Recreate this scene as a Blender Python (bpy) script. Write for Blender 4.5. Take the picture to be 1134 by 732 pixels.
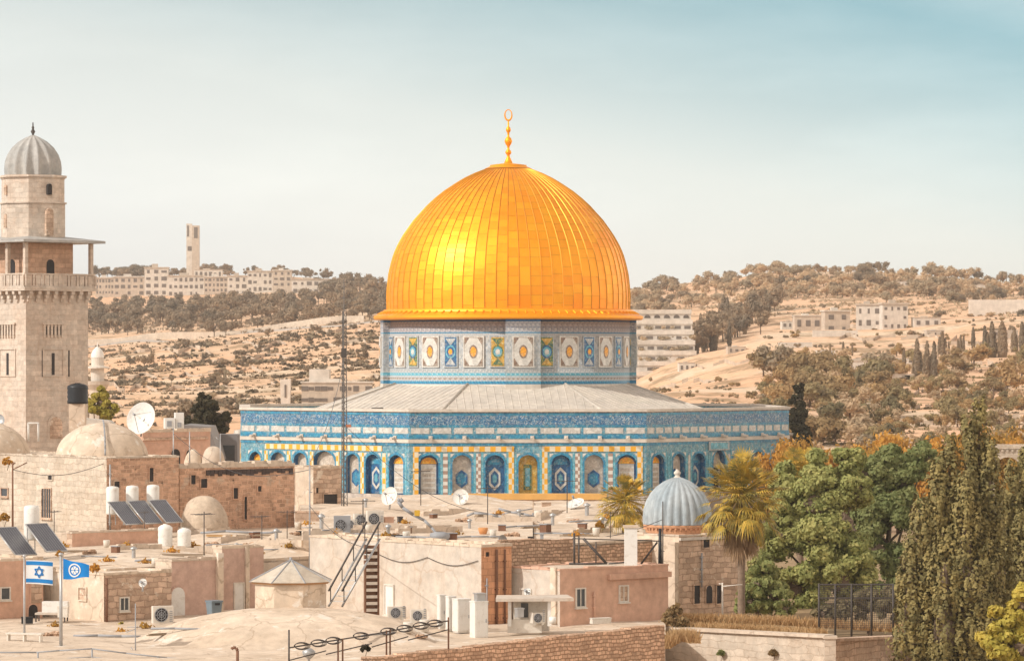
import bpy, bmesh, math, random
from mathutils import Vector, Matrix, noise
for o in list(bpy.data.objects): bpy.data.objects.remove(o)
sc = bpy.context.scene
COL = sc.collection
R = math.radians
rng = random.Random(7)

# ------------------------------------------------------------------ camera, sky, sun, exposure
F, H = 4190.0, 16.7            # focal length in photo pixels, eye height in metres
cd = bpy.data.cameras.new('camera'); cam = bpy.data.objects.new('camera', cd); COL.objects.link(cam)
cam.location = (0, 0, H); cam.rotation_euler = (R(90), 0, 0)
cd.sensor_width = 36; cd.lens = F / 1134 * 36; cd.shift_y = 29 / 1134
cd.clip_start = 1; cd.clip_end = 20000
sc.camera = cam

SUN_AZ, SUN_EL = 62, 35        # degrees left of the line from the shrine to the camera; height
sund = Vector((-math.sin(R(SUN_AZ)) * math.cos(R(SUN_EL)), -math.cos(R(SUN_AZ)) * math.cos(R(SUN_EL)), math.sin(R(SUN_EL))))
SKY_BRIGHT = 2.05               # hazy, bright upper sky
world = bpy.data.worlds.new('World'); sc.world = world; world.use_nodes = True
nt = world.node_tree; nt.nodes.clear()
def wn(t, **k):
    n = nt.nodes.new(t)
    for a, b in k.items(): setattr(n, a, b)
    return n
sky = wn('ShaderNodeTexSky', sky_type='NISHITA', sun_disc=False, sun_elevation=R(SUN_EL), sun_rotation=R(180 + SUN_AZ),
         altitude=750, air_density=1.4, dust_density=0.6, ozone_density=1.0)
tc = wn('ShaderNodeTexCoord'); sep = wn('ShaderNodeSeparateXYZ'); nt.links.new(tc.outputs['Generated'], sep.inputs[0])
# the sky of the photograph: pale warm haze at the horizon, going to teal a few degrees up, more so towards the right (south-east)
az = wn('ShaderNodeMath', operation='MULTIPLY_ADD'); nt.links.new(sep.outputs['X'], az.inputs[0]); az.inputs[1].default_value = 0.23; nt.links.new(sep.outputs['Z'], az.inputs[2])
ramp = wn('ShaderNodeValToRGB'); nt.links.new(az.outputs[0], ramp.inputs[0])
el = ramp.color_ramp.elements
el[0].position = 0.0; el[0].color = (.345, .355, .365, 1)
el[1].position = 1.0; el[1].color = (1.0, .84, .70, 1)
for p, c in ((0.030, (.338, .346, .345, 1)), (0.058, (.302, .318, .316, 1)), (0.086, (.195, .247, .262, 1)), (0.114, (.104, .190, .222, 1)), (0.17, (.36, .37, .37, 1)), (0.28, (1.0, .84, .70, 1))):
    e = el.new(p); e.color = c
# thin streaky cloud
mp = wn('ShaderNodeMapping'); mp.inputs['Scale'].default_value = (6, 6, 26); nt.links.new(tc.outputs['Generated'], mp.inputs[0])
nz = wn('ShaderNodeTexNoise'); nz.inputs['Scale'].default_value = 1.0; nz.inputs['Detail'].default_value = 6; nz.inputs['Roughness'].default_value = .55; nt.links.new(mp.outputs[0], nz.inputs[0])
cr = wn('ShaderNodeMapRange'); cr.inputs[1].default_value = .45; cr.inputs[2].default_value = .75; cr.inputs[3].default_value = 0; cr.inputs[4].default_value = .12; nt.links.new(nz.outputs[0], cr.inputs[0])
mc = wn('ShaderNodeMix', data_type='RGBA'); nt.links.new(cr.outputs[0], mc.inputs[0]); nt.links.new(ramp.outputs[0], mc.inputs[6]); mc.inputs[7].default_value = (.66, .67, .65, 1)
# keep the brightness of the physical sky and give it that colour
bw = wn('ShaderNodeRGBToBW'); nt.links.new(sky.outputs[0], bw.inputs[0])
mx = wn('ShaderNodeMix', data_type='RGBA'); mx.inputs[0].default_value = .85; nt.links.new(sky.outputs[0], mx.inputs[6]); nt.links.new(bw.outputs[0], mx.inputs[7])
mul = wn('ShaderNodeMix', data_type='RGBA', blend_type='MULTIPLY'); mul.inputs[0].default_value = 1; nt.links.new(mx.outputs[2], mul.inputs[6]); nt.links.new(mc.outputs[2], mul.inputs[7])
bri = wn('ShaderNodeVectorMath', operation='SCALE'); bri.inputs['Scale'].default_value = SKY_BRIGHT; nt.links.new(mul.outputs[2], bri.inputs[0])
bg = wn('ShaderNodeBackground'); bg.inputs[1].default_value = 0.15; nt.links.new(bri.outputs[0], bg.inputs[0])
wo = wn('ShaderNodeOutputWorld'); nt.links.new(bg.outputs[0], wo.inputs[0])

ld = bpy.data.lights.new('sun', 'SUN'); ld.energy = 2.35; ld.angle = R(.5); ld.color = (1.0, .96, .89)
sun = bpy.data.objects.new('sun', ld); COL.objects.link(sun); sun.rotation_euler = (-sund).to_track_quat('-Z', 'Y').to_euler(); sun.location = (-80, 60, 120)
sc.view_settings.view_transform = 'Standard'; sc.view_settings.look = 'None'; sc.view_settings.gamma = 1
sc.view_settings.use_curve_mapping = False; sc.view_settings.exposure = 0.47
sc.cycles.max_bounces = 6; sc.cycles.diffuse_bounces = 3; sc.cycles.glossy_bounces = 3; sc.cycles.transmission_bounces = 3; sc.cycles.volume_bounces = 0; sc.cycles.transparent_max_bounces = 4
sc.cycles.use_denoising = True

# ------------------------------------------------------------------ helpers
def XX(px, Y): return (px - 567) * Y / F
def ZZ(py, Y): return H + (395 - py) * Y / F
def SZ(n, Y): return n * Y / F
def P(px, py, Y): return Vector((XX(px, Y), Y, ZZ(py, Y)))
def YZ(py, z): return (H - z) * F / (py - 395)      # depth at which height z shows on photo row py

class MB:
    """collects faces; build() links them as ONE mesh object with metre UVs"""
    def __init__(s): s.v = []; s.f = []; s.m = []; s.M = Matrix(); s.sm = []
    def av(s, p):
        s.v.append(s.M @ Vector(p)); return len(s.v) - 1
    def fi(s, idx, m=0, sm=False): s.f.append(idx); s.m.append(m); s.sm.append(sm)
    def face(s, pts, m=0): s.fi([s.av(p) for p in pts], m)
    def box(s, x0, x1, y0, y1, z0, z1, m=0, skip=()):
        i = [s.av(p) for p in ((x0,y0,z0),(x1,y0,z0),(x1,y1,z0),(x0,y1,z0),(x0,y0,z1),(x1,y0,z1),(x1,y1,z1),(x0,y1,z1))]
        for k, q in (('b',(0,3,2,1)),('t',(4,5,6,7)),('f',(0,1,5,4)),('r',(1,2,6,5)),('k',(2,3,7,6)),('l',(3,0,4,7))):
            if k not in skip: s.fi([i[j] for j in q], m)
    def tube(s, a, b, r, n=8, m=0, r2=None, cap=True):
        a, b = Vector(a), Vector(b); d = (b - a)
        if d.length < 1e-6: return
        q = d.to_track_quat('Z', 'Y'); r2 = r if r2 is None else r2
        A = [s.av(a + q @ Vector((r*math.cos(t), r*math.sin(t), 0))) for t in [2*math.pi*k/n for k in range(n)]]
        B = [s.av(b + q @ Vector((r2*math.cos(t), r2*math.sin(t), 0))) for t in [2*math.pi*k/n for k in range(n)]]
        for k in range(n): s.fi([A[k], A[(k+1)%n], B[(k+1)%n], B[k]], m, n > 5)
        if cap: s.fi(A[::-1], m); s.fi(B, m)
    def path(s, pts, r, n=6, m=0, r2=None):
        for k in range(len(pts)-1):
            t0 = r if r2 is None else r + (r2-r)*k/(len(pts)-1); t1 = r if r2 is None else r + (r2-r)*(k+1)/(len(pts)-1)
            s.tube(pts[k], pts[k+1], t0, n, m, t1)
    def lathe(s, prof, n=24, m=0, c=(0,0,0), a0=0, a1=2*math.pi, smooth=True, mf=None):
        full = abs(a1 - a0 - 2*math.pi) < 1e-6; N = n if full else n + 1
        rows = []
        for r, z in prof:
            rows.append([s.av((c[0]+r*math.cos(a0+(a1-a0)*k/n), c[1]+r*math.sin(a0+(a1-a0)*k/n), c[2]+z)) for k in range(N)])
        for j in range(len(rows)-1):
            mm = mf(j) if mf else m
            for k in range(n):
                k2 = (k+1) % N
                s.fi([rows[j][k], rows[j][k2], rows[j+1][k2], rows[j+1][k]], mm, smooth)
    def prism(s, poly, z0, z1, m=0, mt=None):
        A = [s.av((p[0],p[1],z0)) for p in poly]; B = [s.av((p[0],p[1],z1)) for p in poly]; n = len(poly)
        for k in range(n): s.fi([A[k],A[(k+1)%n],B[(k+1)%n],B[k]], m)
        s.fi(A[::-1], m); s.fi(B, m if mt is None else mt)
    def slab_xz(s, poly, y0, y1, m=0):      # polygon in x,z (counter-clockwise seen from -y), front at y0
        A = [s.av((p[0],y0,p[1])) for p in poly]; B = [s.av((p[0],y1,p[1])) for p in poly]; n = len(poly)
        for k in range(n): s.fi([A[k],B[k],B[(k+1)%n],A[(k+1)%n]], m)
        s.fi(A, m); s.fi(B[::-1], m)
    def build(s, name, mats, parent=None, loc=(0,0,0), rz=0.0, uv=True):
        me = bpy.data.meshes.new(name)
        me.from_pydata([tuple(p) for p in s.v], [], s.f)
        if not isinstance(mats, (list, tuple)): mats = [mats]
        for m in mats: me.materials.append(m)
        if any(s.m): me.polygons.foreach_set('material_index', [min(k, len(mats)-1) for k in s.m])
        if any(s.sm): me.polygons.foreach_set('use_smooth', s.sm)
        if uv:
            u = me.uv_layers.new(name='UVMap'); co = s.v; data = []
            for pl in me.polygons:
                nn = pl.normal
                if abs(nn.z) > .75:
                    for vi in pl.vertices: data += [co[vi].x, co[vi].y]
                else:
                    t = Vector((-nn.y, nn.x, 0)); t = t.normalized() if t.length > 1e-6 else Vector((1,0,0))
                    for vi in pl.vertices: data += [co[vi].dot(t), co[vi].z]
            u.data.foreach_set('uv', data)
        o = bpy.data.objects.new(name, me); COL.objects.link(o)
        o.location = loc; o.rotation_euler = (0,0,rz)
        if parent is not None: o.parent = parent
        return o

def tag(o, label=None, cat=None, group=None, kind=None):
    if label: o['label'] = label
    if cat: o['category'] = cat
    if group: o['group'] = group
    if kind: o['kind'] = kind
    return o
def thing(name, label, cat, loc=(0,0,0), rz=0.0, group=None):
    o = bpy.data.objects.new(name, None); COL.objects.link(o); o.empty_display_size = .3
    o.location = loc; o.rotation_euler = (0,0,rz)
    return tag(o, label, cat, group)
def dup(o, loc=None, rz=None, scale=None, label=None, parent=None):
    c = o.copy(); COL.objects.link(c)
    if parent is not None: c.parent = parent
    if loc is not None: c.location = loc
    if rz is not None: c.rotation_euler = (0,0,rz)
    if scale is not None: c.scale = (scale,)*3 if not hasattr(scale,'__len__') else scale
    if label: c['label'] = label
    for ch in [x for x in COL.objects if x.parent == o]: dup(ch, parent=c)
    return c

# ------------------------------------------------------------------ materials
def nmat(name, rough=.85, metal=0.0, spec=.3):
    m = bpy.data.materials.new(name); m.use_nodes = True
    b = m.node_tree.nodes['Principled BSDF']; b.inputs['Roughness'].default_value = rough; b.inputs['Metallic'].default_value = metal
    b.inputs['Specular IOR Level'].default_value = spec
    return m, m.node_tree, b
def nd(t, typ, **k):
    n = t.nodes.new(typ)
    for a, b in k.items(): setattr(n, a, b)
    return n
def c4(c): return (c[0], c[1], c[2], 1)
def coord(t, kind='UV', scale=(1,1,1)):
    c = nd(t, 'ShaderNodeTexCoord'); mp = nd(t, 'ShaderNodeMapping'); mp.inputs['Scale'].default_value = scale
    t.links.new(c.outputs[kind], mp.inputs[0]); return mp.outputs[0]
def tnoise(t, vec, scale, detail=4, rough=.55):
    n = nd(t, 'ShaderNodeTexNoise'); n.inputs['Scale'].default_value = scale; n.inputs['Detail'].default_value = detail; n.inputs['Roughness'].default_value = rough
    t.links.new(vec, n.inputs['Vector']); return n.outputs[0]
def tmap(t, val, a, b, c=0., d=1.):
    n = nd(t, 'ShaderNodeMapRange'); t.links.new(val, n.inputs[0])
    for i, x in enumerate((a,b,c,d)): n.inputs[i+1].default_value = x
    return n.outputs[0]
def tmix(t, fac, a, b, mode='MIX'):
    n = nd(t, 'ShaderNodeMix', data_type='RGBA', blend_type=mode)
    for sock, x in ((n.inputs[0], fac), (n.inputs[6], a), (n.inputs[7], b)):
        if isinstance(x, (int, float)): sock.default_value = x
        elif isinstance(x, (tuple, list)): sock.default_value = c4(x)
        else: t.links.new(x, sock)
    return n.outputs[2]
def bump(t, b, val, strength=.3, dist=.05):
    n = nd(t, 'ShaderNodeBump'); n.inputs['Strength'].default_value = strength; n.inputs['Distance'].default_value = dist
    t.links.new(val, n.inputs['Height']); t.links.new(n.outputs[0], b.inputs['Normal'])

def stone(name, c1, c2, big=.35, fine=2.5, brick=None, mortar=None, streak=.25, dirt=.35, dirtc=(.16,.11,.08), bs=.5, rough=.92, patch=None, con=.16, irr=.5, pits=0, cracks=0):
    """plaster or masonry: two tones in large patches, fine grain, optional courses (w,h), run-off streaks and dirt"""
    m, t, b = nmat(name, rough, 0, .15)
    uv = coord(t, 'UV'); ob = coord(t, 'Object')
    n1 = tnoise(t, ob, big, 5, .6); col = tmix(t, tmap(t, n1, .35, .65), c1, c2)
    n2 = tnoise(t, ob, fine, 8, .65)
    col = tmix(t, 1.0, col, tmix(t, n2, (.58,.57,.56), (1.36,1.35,1.34)), 'MULTIPLY')
    n9 = tnoise(t, ob, fine*.28, 6, .7); col = tmix(t, 1.0, col, tmix(t, n9, (.74,.73,.72), (1.24,1.23,1.22)), 'MULTIPLY')
    h = n2
    if brick:
        wob = nd(t, 'ShaderNodeTexNoise'); wob.inputs['Scale'].default_value = 1.7; wob.inputs['Detail'].default_value = 3; t.links.new(uv, wob.inputs['Vector'])
        wv = nd(t, 'ShaderNodeVectorMath', operation='MULTIPLY_ADD'); t.links.new(wob.outputs['Color'], wv.inputs[0]); wv.inputs[1].default_value = (brick[0]*irr, brick[1]*irr, 0); t.links.new(uv, wv.inputs[2])
        br = nd(t, 'ShaderNodeTexBrick', offset=.5); t.links.new(wv.outputs[0], br.inputs['Vector']); br.inputs['Scale'].default_value = 1
        br.inputs['Brick Width'].default_value = brick[0]; br.inputs['Row Height'].default_value = brick[1]
        br.inputs['Mortar Size'].default_value = brick[2] if len(brick) > 2 else .025; br.inputs['Mortar Smooth'].default_value = .4; br.inputs['Bias'].default_value = 0
        br.inputs['Color1'].default_value = (1-con,1-con*1.04,1-con*1.1,1); br.inputs['Color2'].default_value = (1+con*.8,1+con*.76,1+con*.7,1)
        br.inputs['Mortar'].default_value = c4(mortar or (.6,.58,.56))
        col = tmix(t, 1.0, col, br.outputs['Color'], 'MULTIPLY')
        inv = nd(t, 'ShaderNodeMath', operation='MULTIPLY_ADD'); t.links.new(br.outputs['Fac'], inv.inputs[0]); inv.inputs[1].default_value = -1.2; t.links.new(n2, inv.inputs[2]); h = inv.outputs[0]
    if cracks:
        cw = nd(t, 'ShaderNodeTexNoise'); cw.inputs['Scale'].default_value = 1.4; cw.inputs['Detail'].default_value = 4; t.links.new(ob, cw.inputs['Vector'])
        cv = nd(t, 'ShaderNodeVectorMath', operation='MULTIPLY_ADD'); t.links.new(cw.outputs['Color'], cv.inputs[0]); cv.inputs[1].default_value = (.9,.9,.9); t.links.new(ob, cv.inputs[2])
        vc = nd(t, 'ShaderNodeTexVoronoi', feature='DISTANCE_TO_EDGE'); vc.inputs['Scale'].default_value = .42; t.links.new(cv.outputs[0], vc.inputs['Vector'])
        col = tmix(t, tmap(t, vc.outputs['Distance'], .004, .022, cracks, 0), col, dirtc)
    if patch:
        n4 = tnoise(t, ob, .9, 6, .7); col = tmix(t, tmap(t, n4, .58, .63), col, patch)
    if pits:
        n7 = tnoise(t, coord(t, 'UV', (1, 1.3, 1)), 1.5, 7, .75); col = tmix(t, tmap(t, n7, .60, .66, 0, pits), col, (.09,.055,.04))
    if streak:
        sv = coord(t, 'UV', (1.6, .12, 1)); n3 = tnoise(t, sv, 1.6, 5, .6); col = tmix(t, tmap(t, n3, .55, .78, 0, streak), col, dirtc)
    if dirt:
        n5 = tnoise(t, ob, 1.3, 8, .75); col = tmix(t, tmap(t, n5, .56, .72, 0, dirt), col, dirtc)
    t.links.new(col, b.inputs['Base Color']); bump(t, b, h, bs, .06)
    return m
def plain(name, c, rough=.6, metal=0., var=.18, scale=1.5, spec=.3, dirt=None):
    m, t, b = nmat(name, rough, metal, spec); ob = coord(t, 'Object')
    n = tnoise(t, ob, scale, 6, .65); col = tmix(t, 1.0, c, tmix(t, n, (1-var*1.6,)*3, (1+var*1.6,)*3), 'MULTIPLY')
    if dirt: col = tmix(t, tmap(t, tnoise(t, ob, scale*1.7, 7, .7), .52, .7, 0, .6), col, dirt)
    t.links.new(col, b.inputs['Base Color']); bump(t, b, n, .12, .02)
    return m
def leafm(name, c1, c2, c3=None, scale=.6, rough=.7, trans=.35):
    m, t, b = nmat(name, rough, 0, .2)
    geo = nd(t, 'ShaderNodeNewGeometry'); oi = nd(t, 'ShaderNodeObjectInfo')
    ob = coord(t, 'Object'); n = tnoise(t, ob, scale, 3, .6)
    col = tmix(t, tmap(t, n, .38, .62), c1, c2)
    col = tmix(t, tmap(t, geo.outputs['Random Per Island'], .7, 1, 0, .8), col, c3 or c2)
    col = tmix(t, 1.0, col, tmix(t, oi.outputs['Random'], (.75,.78,.8), (1.3,1.22,1.12)), 'MULTIPLY')
    t.links.new(col, b.inputs['Base Color'])
    tr = nd(t, 'ShaderNodeBsdfTranslucent'); t.links.new(col, tr.inputs[0])
    ms = nd(t, 'ShaderNodeMixShader'); ms.inputs[0].default_value = trans
    t.links.new(b.outputs[0], ms.inputs[1]); t.links.new(tr.outputs[0], ms.inputs[2])
    t.links.new(ms.outputs[0], t.nodes['Material Output'].inputs[0])
    return m
def uvcheck(name, c1, c2, sx, sy, rough=.45, third=None):
    """tile checker in metres"""
    m, t, b = nmat(name, rough, 0, .4); uv = coord(t, 'UV', (1/sx, 1/sy, 1))
    ck = nd(t, 'ShaderNodeTexChecker'); ck.inputs['Scale'].default_value = 1; mp = nd(t, 'ShaderNodeVectorMath', operation='ADD'); mp.inputs[1].default_value = (.003,.003,.5)
    t.links.new(uv, mp.inputs[0]); t.links.new(mp.outputs[0], ck.inputs[0]); ck.inputs[1].default_value = c4(c1); ck.inputs[2].default_value = c4(c2)
    col = tmix(t, 1.0, ck.outputs[0], tmix(t, tnoise(t, coord(t,'UV'), 1.2, 6, .7), (.7,.7,.7), (1.25,1.25,1.25)), 'MULTIPLY')
    t.links.new(col, b.inputs['Base Color']); return m
def tile(name, c1, c2, c3, scale=4., fac=(.45,.55), rough=.4, stretch=(1,1,1), det=3, dist=1.5, cells=.6):
    """glazed tile field: two blues woven together with pale strokes"""
    m, t, b = nmat(name, rough, 0, .45); uv = coord(t, 'UV', stretch)
    n = nd(t, 'ShaderNodeTexNoise'); n.inputs['Scale'].default_value = scale; n.inputs['Detail'].default_value = det; n.inputs['Distortion'].default_value = dist; t.links.new(uv, n.inputs['Vector'])
    n2 = tnoise(t, uv, scale*.45, 4, .6)
    col = tmix(t, tmap(t, n2, .42, .58), c1, c2); col = tmix(t, tmap(t, n.outputs[0], *fac), col, c3)
    vo = nd(t, 'ShaderNodeTexVoronoi'); vo.inputs['Scale'].default_value = 5.5; t.links.new(coord(t,'UV'), vo.inputs['Vector']); sv_ = nd(t, 'ShaderNodeSeparateColor'); t.links.new(vo.outputs['Color'], sv_.inputs[0])
    col = tmix(t, 1.0, col, tmix(t, sv_.outputs[0], (1-.38*cells,)*3, (1+.34*cells,)*3), 'MULTIPLY')
    col = tmix(t, tmap(t, sv_.outputs[1], .80, .95, 0, .45*cells), col, (.50,.46,.38))
    col = tmix(t, 1.0, col, tmix(t, tnoise(t, coord(t,'Object'), .5, 6, .7), (.75,.75,.75), (1.2,1.2,1.2)), 'MULTIPLY')
    t.links.new(col, b.inputs['Base Color']); return m

M = {}
CREAM = (.66,.54,.40)
M['limewash'] = stone('limewash', (.68,.565,.45), (.58,.465,.355), .25, 1.6, streak=.10, dirt=.65, dirtc=(.34,.245,.17), bs=.5, cracks=.55, patch=(.70,.62,.53))
M['limewash2'] = stone('limewash_grey', (.63,.53,.43), (.53,.43,.34), .3, 2.2, streak=.12, dirt=.55, dirtc=(.30,.22,.16), bs=.4, cracks=.5)
M['ashlar'] = stone('pale_ashlar', (.62,.54,.45), (.53,.44,.35), .4, 3, brick=(.62,.32,.016), mortar=(.84,.79,.74), streak=.35, dirt=.5, dirtc=(.38,.25,.17), bs=.5, con=.12, irr=1.1, pits=.3)
M['minstone'] = stone('minaret_stone', (.62,.545,.47), (.57,.465,.38), .5, 3, brick=(.7,.36,.014), mortar=(.86,.80,.75), streak=.3, dirt=.4, dirtc=(.42,.25,.16), bs=.4, con=.12, irr=.7)
M['redstone'] = stone('weathered_red_stone', (.60,.38,.265), (.50,.31,.215), .5, 3, brick=(.38,.22,.03), mortar=(1.25,1.3,1.3), streak=.3, dirt=.5, dirtc=(.10,.06,.045), bs=.8, patch=(.58,.42,.31), con=.28, irr=1.0, pits=.85)
M['rubble'] = stone('rubble_wall_stone', (.70,.49,.35), (.58,.39,.275), .6, 4, brick=(.27,.16,.022), mortar=(.62,.56,.5), streak=.15, dirt=.5, bs=.9, con=.3, irr=1.3, pits=.6)
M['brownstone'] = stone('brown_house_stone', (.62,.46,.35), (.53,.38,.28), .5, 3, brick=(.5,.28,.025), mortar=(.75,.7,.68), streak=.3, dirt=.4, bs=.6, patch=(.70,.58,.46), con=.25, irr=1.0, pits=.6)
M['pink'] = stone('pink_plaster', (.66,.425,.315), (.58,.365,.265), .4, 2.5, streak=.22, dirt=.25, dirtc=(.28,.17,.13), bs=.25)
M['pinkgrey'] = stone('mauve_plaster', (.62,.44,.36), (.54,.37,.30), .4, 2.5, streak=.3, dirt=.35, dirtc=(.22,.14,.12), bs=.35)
M['orange'] = stone('orange_plaster_and_shade_tone', (.66,.36,.21), (.58,.30,.175), .5, 2, brick=(.5,.3,.012), streak=.3, dirt=.3, dirtc=(.24,.12,.08), bs=.25)  # on the cream house's right face this colour stands in for shade
M['creamwall'] = stone('cream_plaster', (.58,.52,.455), (.55,.46,.375), .3, 2, streak=.35, dirt=.4, dirtc=(.40,.27,.18), bs=.3, cracks=.4)
M['white'] = plain('white_paint', (.72,.69,.64), .5, 0, .08, 2, dirt=(.50,.42,.34))
M['offwhite'] = plain('aged_white_paint', (.66,.60,.52), .6, 0, .14, 2, dirt=(.42,.34,.27))
M['dark'] = plain('dark_opening', (.035,.030,.030), .8, 0, .3)
M['glass'] = plain('dusty_window_glass', (.06,.065,.07), .2, 0, .25, 3, .5)
M['mast'] = plain('weathered_mast_steel', (.15,.135,.125), .6, .2, .2, 4)
M['iron'] = plain('dark_iron', (.085,.072,.065), .6, .3, .3, 4)
M['rust'] = plain('rusted_iron', (.20,.10,.06), .8, .1, .3, 5)
M['steel'] = plain('galvanised_steel', (.42,.41,.40), .45, .5, .2, 3)
M['grey'] = plain('grey_plastic', (.30,.30,.31), .55, 0, .15, 3)
M['black'] = plain('black_plastic', (.018,.020,.024), .45, 0, .2, 3)
M['panel'] = plain('solar_panel_glass', (.10,.10,.115), .25, .0, .25, 2, .6)
M['lead'] = stone('lead_sheet', (.36,.36,.35), (.46,.44,.41), .6, 3, streak=.35, dirt=.25, dirtc=(.16,.16,.17), bs=.2, rough=.5)
M['leadroof'] = stone('pale_lead_roof', (.60,.55,.48), (.52,.48,.43), .3, 2, streak=.0, dirt=.3, dirtc=(.30,.27,.24), bs=.25, rough=.6)
M['silver'] = stone('silver_ribbed_lead', (.40,.44,.46), (.30,.36,.40), .6, 3, streak=.3, dirt=.25, dirtc=(.18,.20,.22), bs=.2, rough=.45)
M['trunk'] = plain('bark_and_inner_shade', (.16,.11,.075), .95, 0, .4, 4)
M['palmtrunk'] = plain('palm_bark', (.24,.17,.12), .95, 0, .4, 5)
M['straw'] = leafm('dry_straw', (.58,.37,.18), (.66,.46,.25), (.46,.27,.12), .8)
# ------------------------------------------------------------------ land
COLS = {  # photo column -> (distance, photo row of the ground there)
 -500: ((560,478),(1150,388),(1230,381),(1600,335),(1800,318),(2300,352),(3500,395)),
 100: ((560,478),(1150,384),(1230,377),(1600,331),(1800,309),(2300,345),(3500,390)),
 300: ((560,475),(1100,367),(1180,362),(1600,322),(1850,303),(2300,345),(3500,390)),
 420: ((560,470),(1050,357),(1120,350),(1700,326),(1850,314),(2300,345),(3500,390)),
 560: ((520,478),(1000,378),(1400,340),(1700,322),(2300,345),(3500,390)),
 700: ((480,476),(800,437),(862,429),(1000,384),(1300,337),(1500,322),(2100,360),(3500,390)),
 735: ((480,475),(760,430),(862,413),(950,384),(1270,338),(1480,316),(2100,360),(3500,390)),
 770: ((480,474),(720,430),(862,401),(930,383),(1250,340),(1450,310),(2100,360),(3500,390)),
 850: ((480,490),(640,440),(760,402),(900,375),(1100,350),(1400,301),(2100,360),(3500,390)),
 1000: ((470,500),(620,440),(760,402),(900,368),(1100,343),(1400,303),(2100,360),(3500,390)),
 1134: ((460,505),(620,438),(760,400),(900,354),(1000,345),(1400,315),(2100,360),(3500,390)),
 1650: ((460,505),(620,438),(760,400),(900,354),(1000,345),(1400,325),(2100,360),(3500,390)),
}
CK = sorted(COLS)
def colz(u, Y):
    pts = COLS[u]
    if Y <= 430: return 0.0
    zs = [(430, 0.0), (455, -6.0)] + [(a, ZZ(b, a)) for a, b in pts]
    for (a, za), (b, zb) in zip(zs, zs[1:]):
        if Y <= b: return za + (zb-za)*(Y-a)/(b-a)
    return zs[-1][1]
def gz(x, Y, detail=True):
    Yc = max(Y, 60); u = 567 + x*F/Yc; u = max(CK[0], min(CK[-1]-.01, u))
    for a, b in zip(CK, CK[1:]):
        if a <= u <= b:
            t = (u-a)/(b-a); z = colz(a, Y)*(1-t) + colz(b, Y)*t; break
    if detail and Y > 500:
        z += 1.6*noise.noise(Vector((x*.012, Y*.012, 3))) + .7*noise.noise(Vector((x*.05, Y*.05, 9)))
        if Y < 1200: z += .5*math.sin(Y*.14 + 2.5*noise.noise(Vector((x*.006, Y*.002, 1))))
    return z
def gp(px, Y): x = XX(px, Y); return Vector((x, Y, gz(x, Y)))
def groundY(px, py, lo=470, hi=1900):
    """first distance at which the ground shows on photo row py in column px"""
    Y = lo
    while Y < hi:
        x = XX(px, Y); r = 395 + (H - gz(x, Y, False))*F/Y
        if r <= py: return Y
        Y += 6
    return hi

# ground material: dry earth and grass, paler terraces, stony patches
m, t, b = nmat('dry_hillside', .95, 0, .1); ob = coord(t, 'Object')
n1 = tnoise(t, ob, .012, 6, .6); col = tmix(t, tmap(t, n1, .40, .62), (.68,.45,.29), (.72,.44,.27))
lay = coord(t, 'Object', (.010, .055, .35)); n2 = tnoise(t, lay, 1.0, 7, .65); col = tmix(t, tmap(t, n2, .52, .62), col, (.68,.52,.37))
n3 = tnoise(t, ob, .09, 8, .7); col = tmix(t, tmap(t, n3, .50, .60, 0, .8), col, (.30,.20,.115))
n4 = tnoise(t, ob, .30, 6, .7); col = tmix(t, tmap(t, n4, .60, .68, 0, .9), col, (.62,.52,.40))
n5 = tnoise(t, ob, .8, 5, .7); col = tmix(t, 1.0, col, tmix(t, n5, (.68,.68,.66), (1.3,1.3,1.3)), 'MULTIPLY')
t.links.new(col, b.inputs['Base Color']); bump(t, b, n4, .6, .6); M['hill'] = m

mb = MB()
us = [-500 + 14*k for k in range(int(2150/14)+1)]
ys = [-80, 60, 150, 250, 350, 430, 442, 455] + [455 + 7*k for k in range(1, 70)] + [945 + 12*k for k in range(1, 60)] + [1665 + 30*k for k in range(1, 12)] + [2300, 2900, 3500]
idx = []
for Y in ys:
    row = []
    for u in us:
        x = (u-567)*max(Y, 150)/F*(1.0 if Y >= 430 else 1.0)
        row.append(mb.av((x, Y, gz(x, Y) if Y > 430 else -0.5 + .5*min(1, max(0, Y/430)))))
    idx.append(row)
for j in range(len(ys)-1):
    for k in range(len(us)-1): mb.fi([idx[j][k], idx[j][k+1], idx[j+1][k+1], idx[j+1][k]], 0, True)
tag(mb.build('terrain', M['hill']), kind='structure')
# paved plateau the shrine stands on
M['paving'] = stone('plateau_paving', (.56,.47,.37), (.50,.41,.32), .3, 2, brick=(.9,.9,.02), mortar=(.7,.68,.66), streak=0)
mb = MB(); mb.box(XX(150,300), XX(1000,300), 262, 425, -1, 1.5); tag(mb.build('plateau_paving', M['paving']), kind='structure')
# garden ground at right
M['garden'] = plain('garden_earth', (.30,.21,.12), .95, 0, .4, .8, .1)
mb = MB(); mb.prism([(XX(735,172.0),172.0),(XX(914,166.0),166.0),(XX(920,166.0),166.0),(XX(1012,173.6),173.6),(XX(1300,181),181),(XX(1300,330),330),(XX(735,250),250)], -.5, 3.6); mb.prism([(XX(1014,135),135),(XX(1400,135),135),(XX(1400,180.8),180.8),(XX(1014,173.0),173.0)], -.5, 3.2); tag(mb.build('garden_ground', M['garden']), kind='structure')
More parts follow.
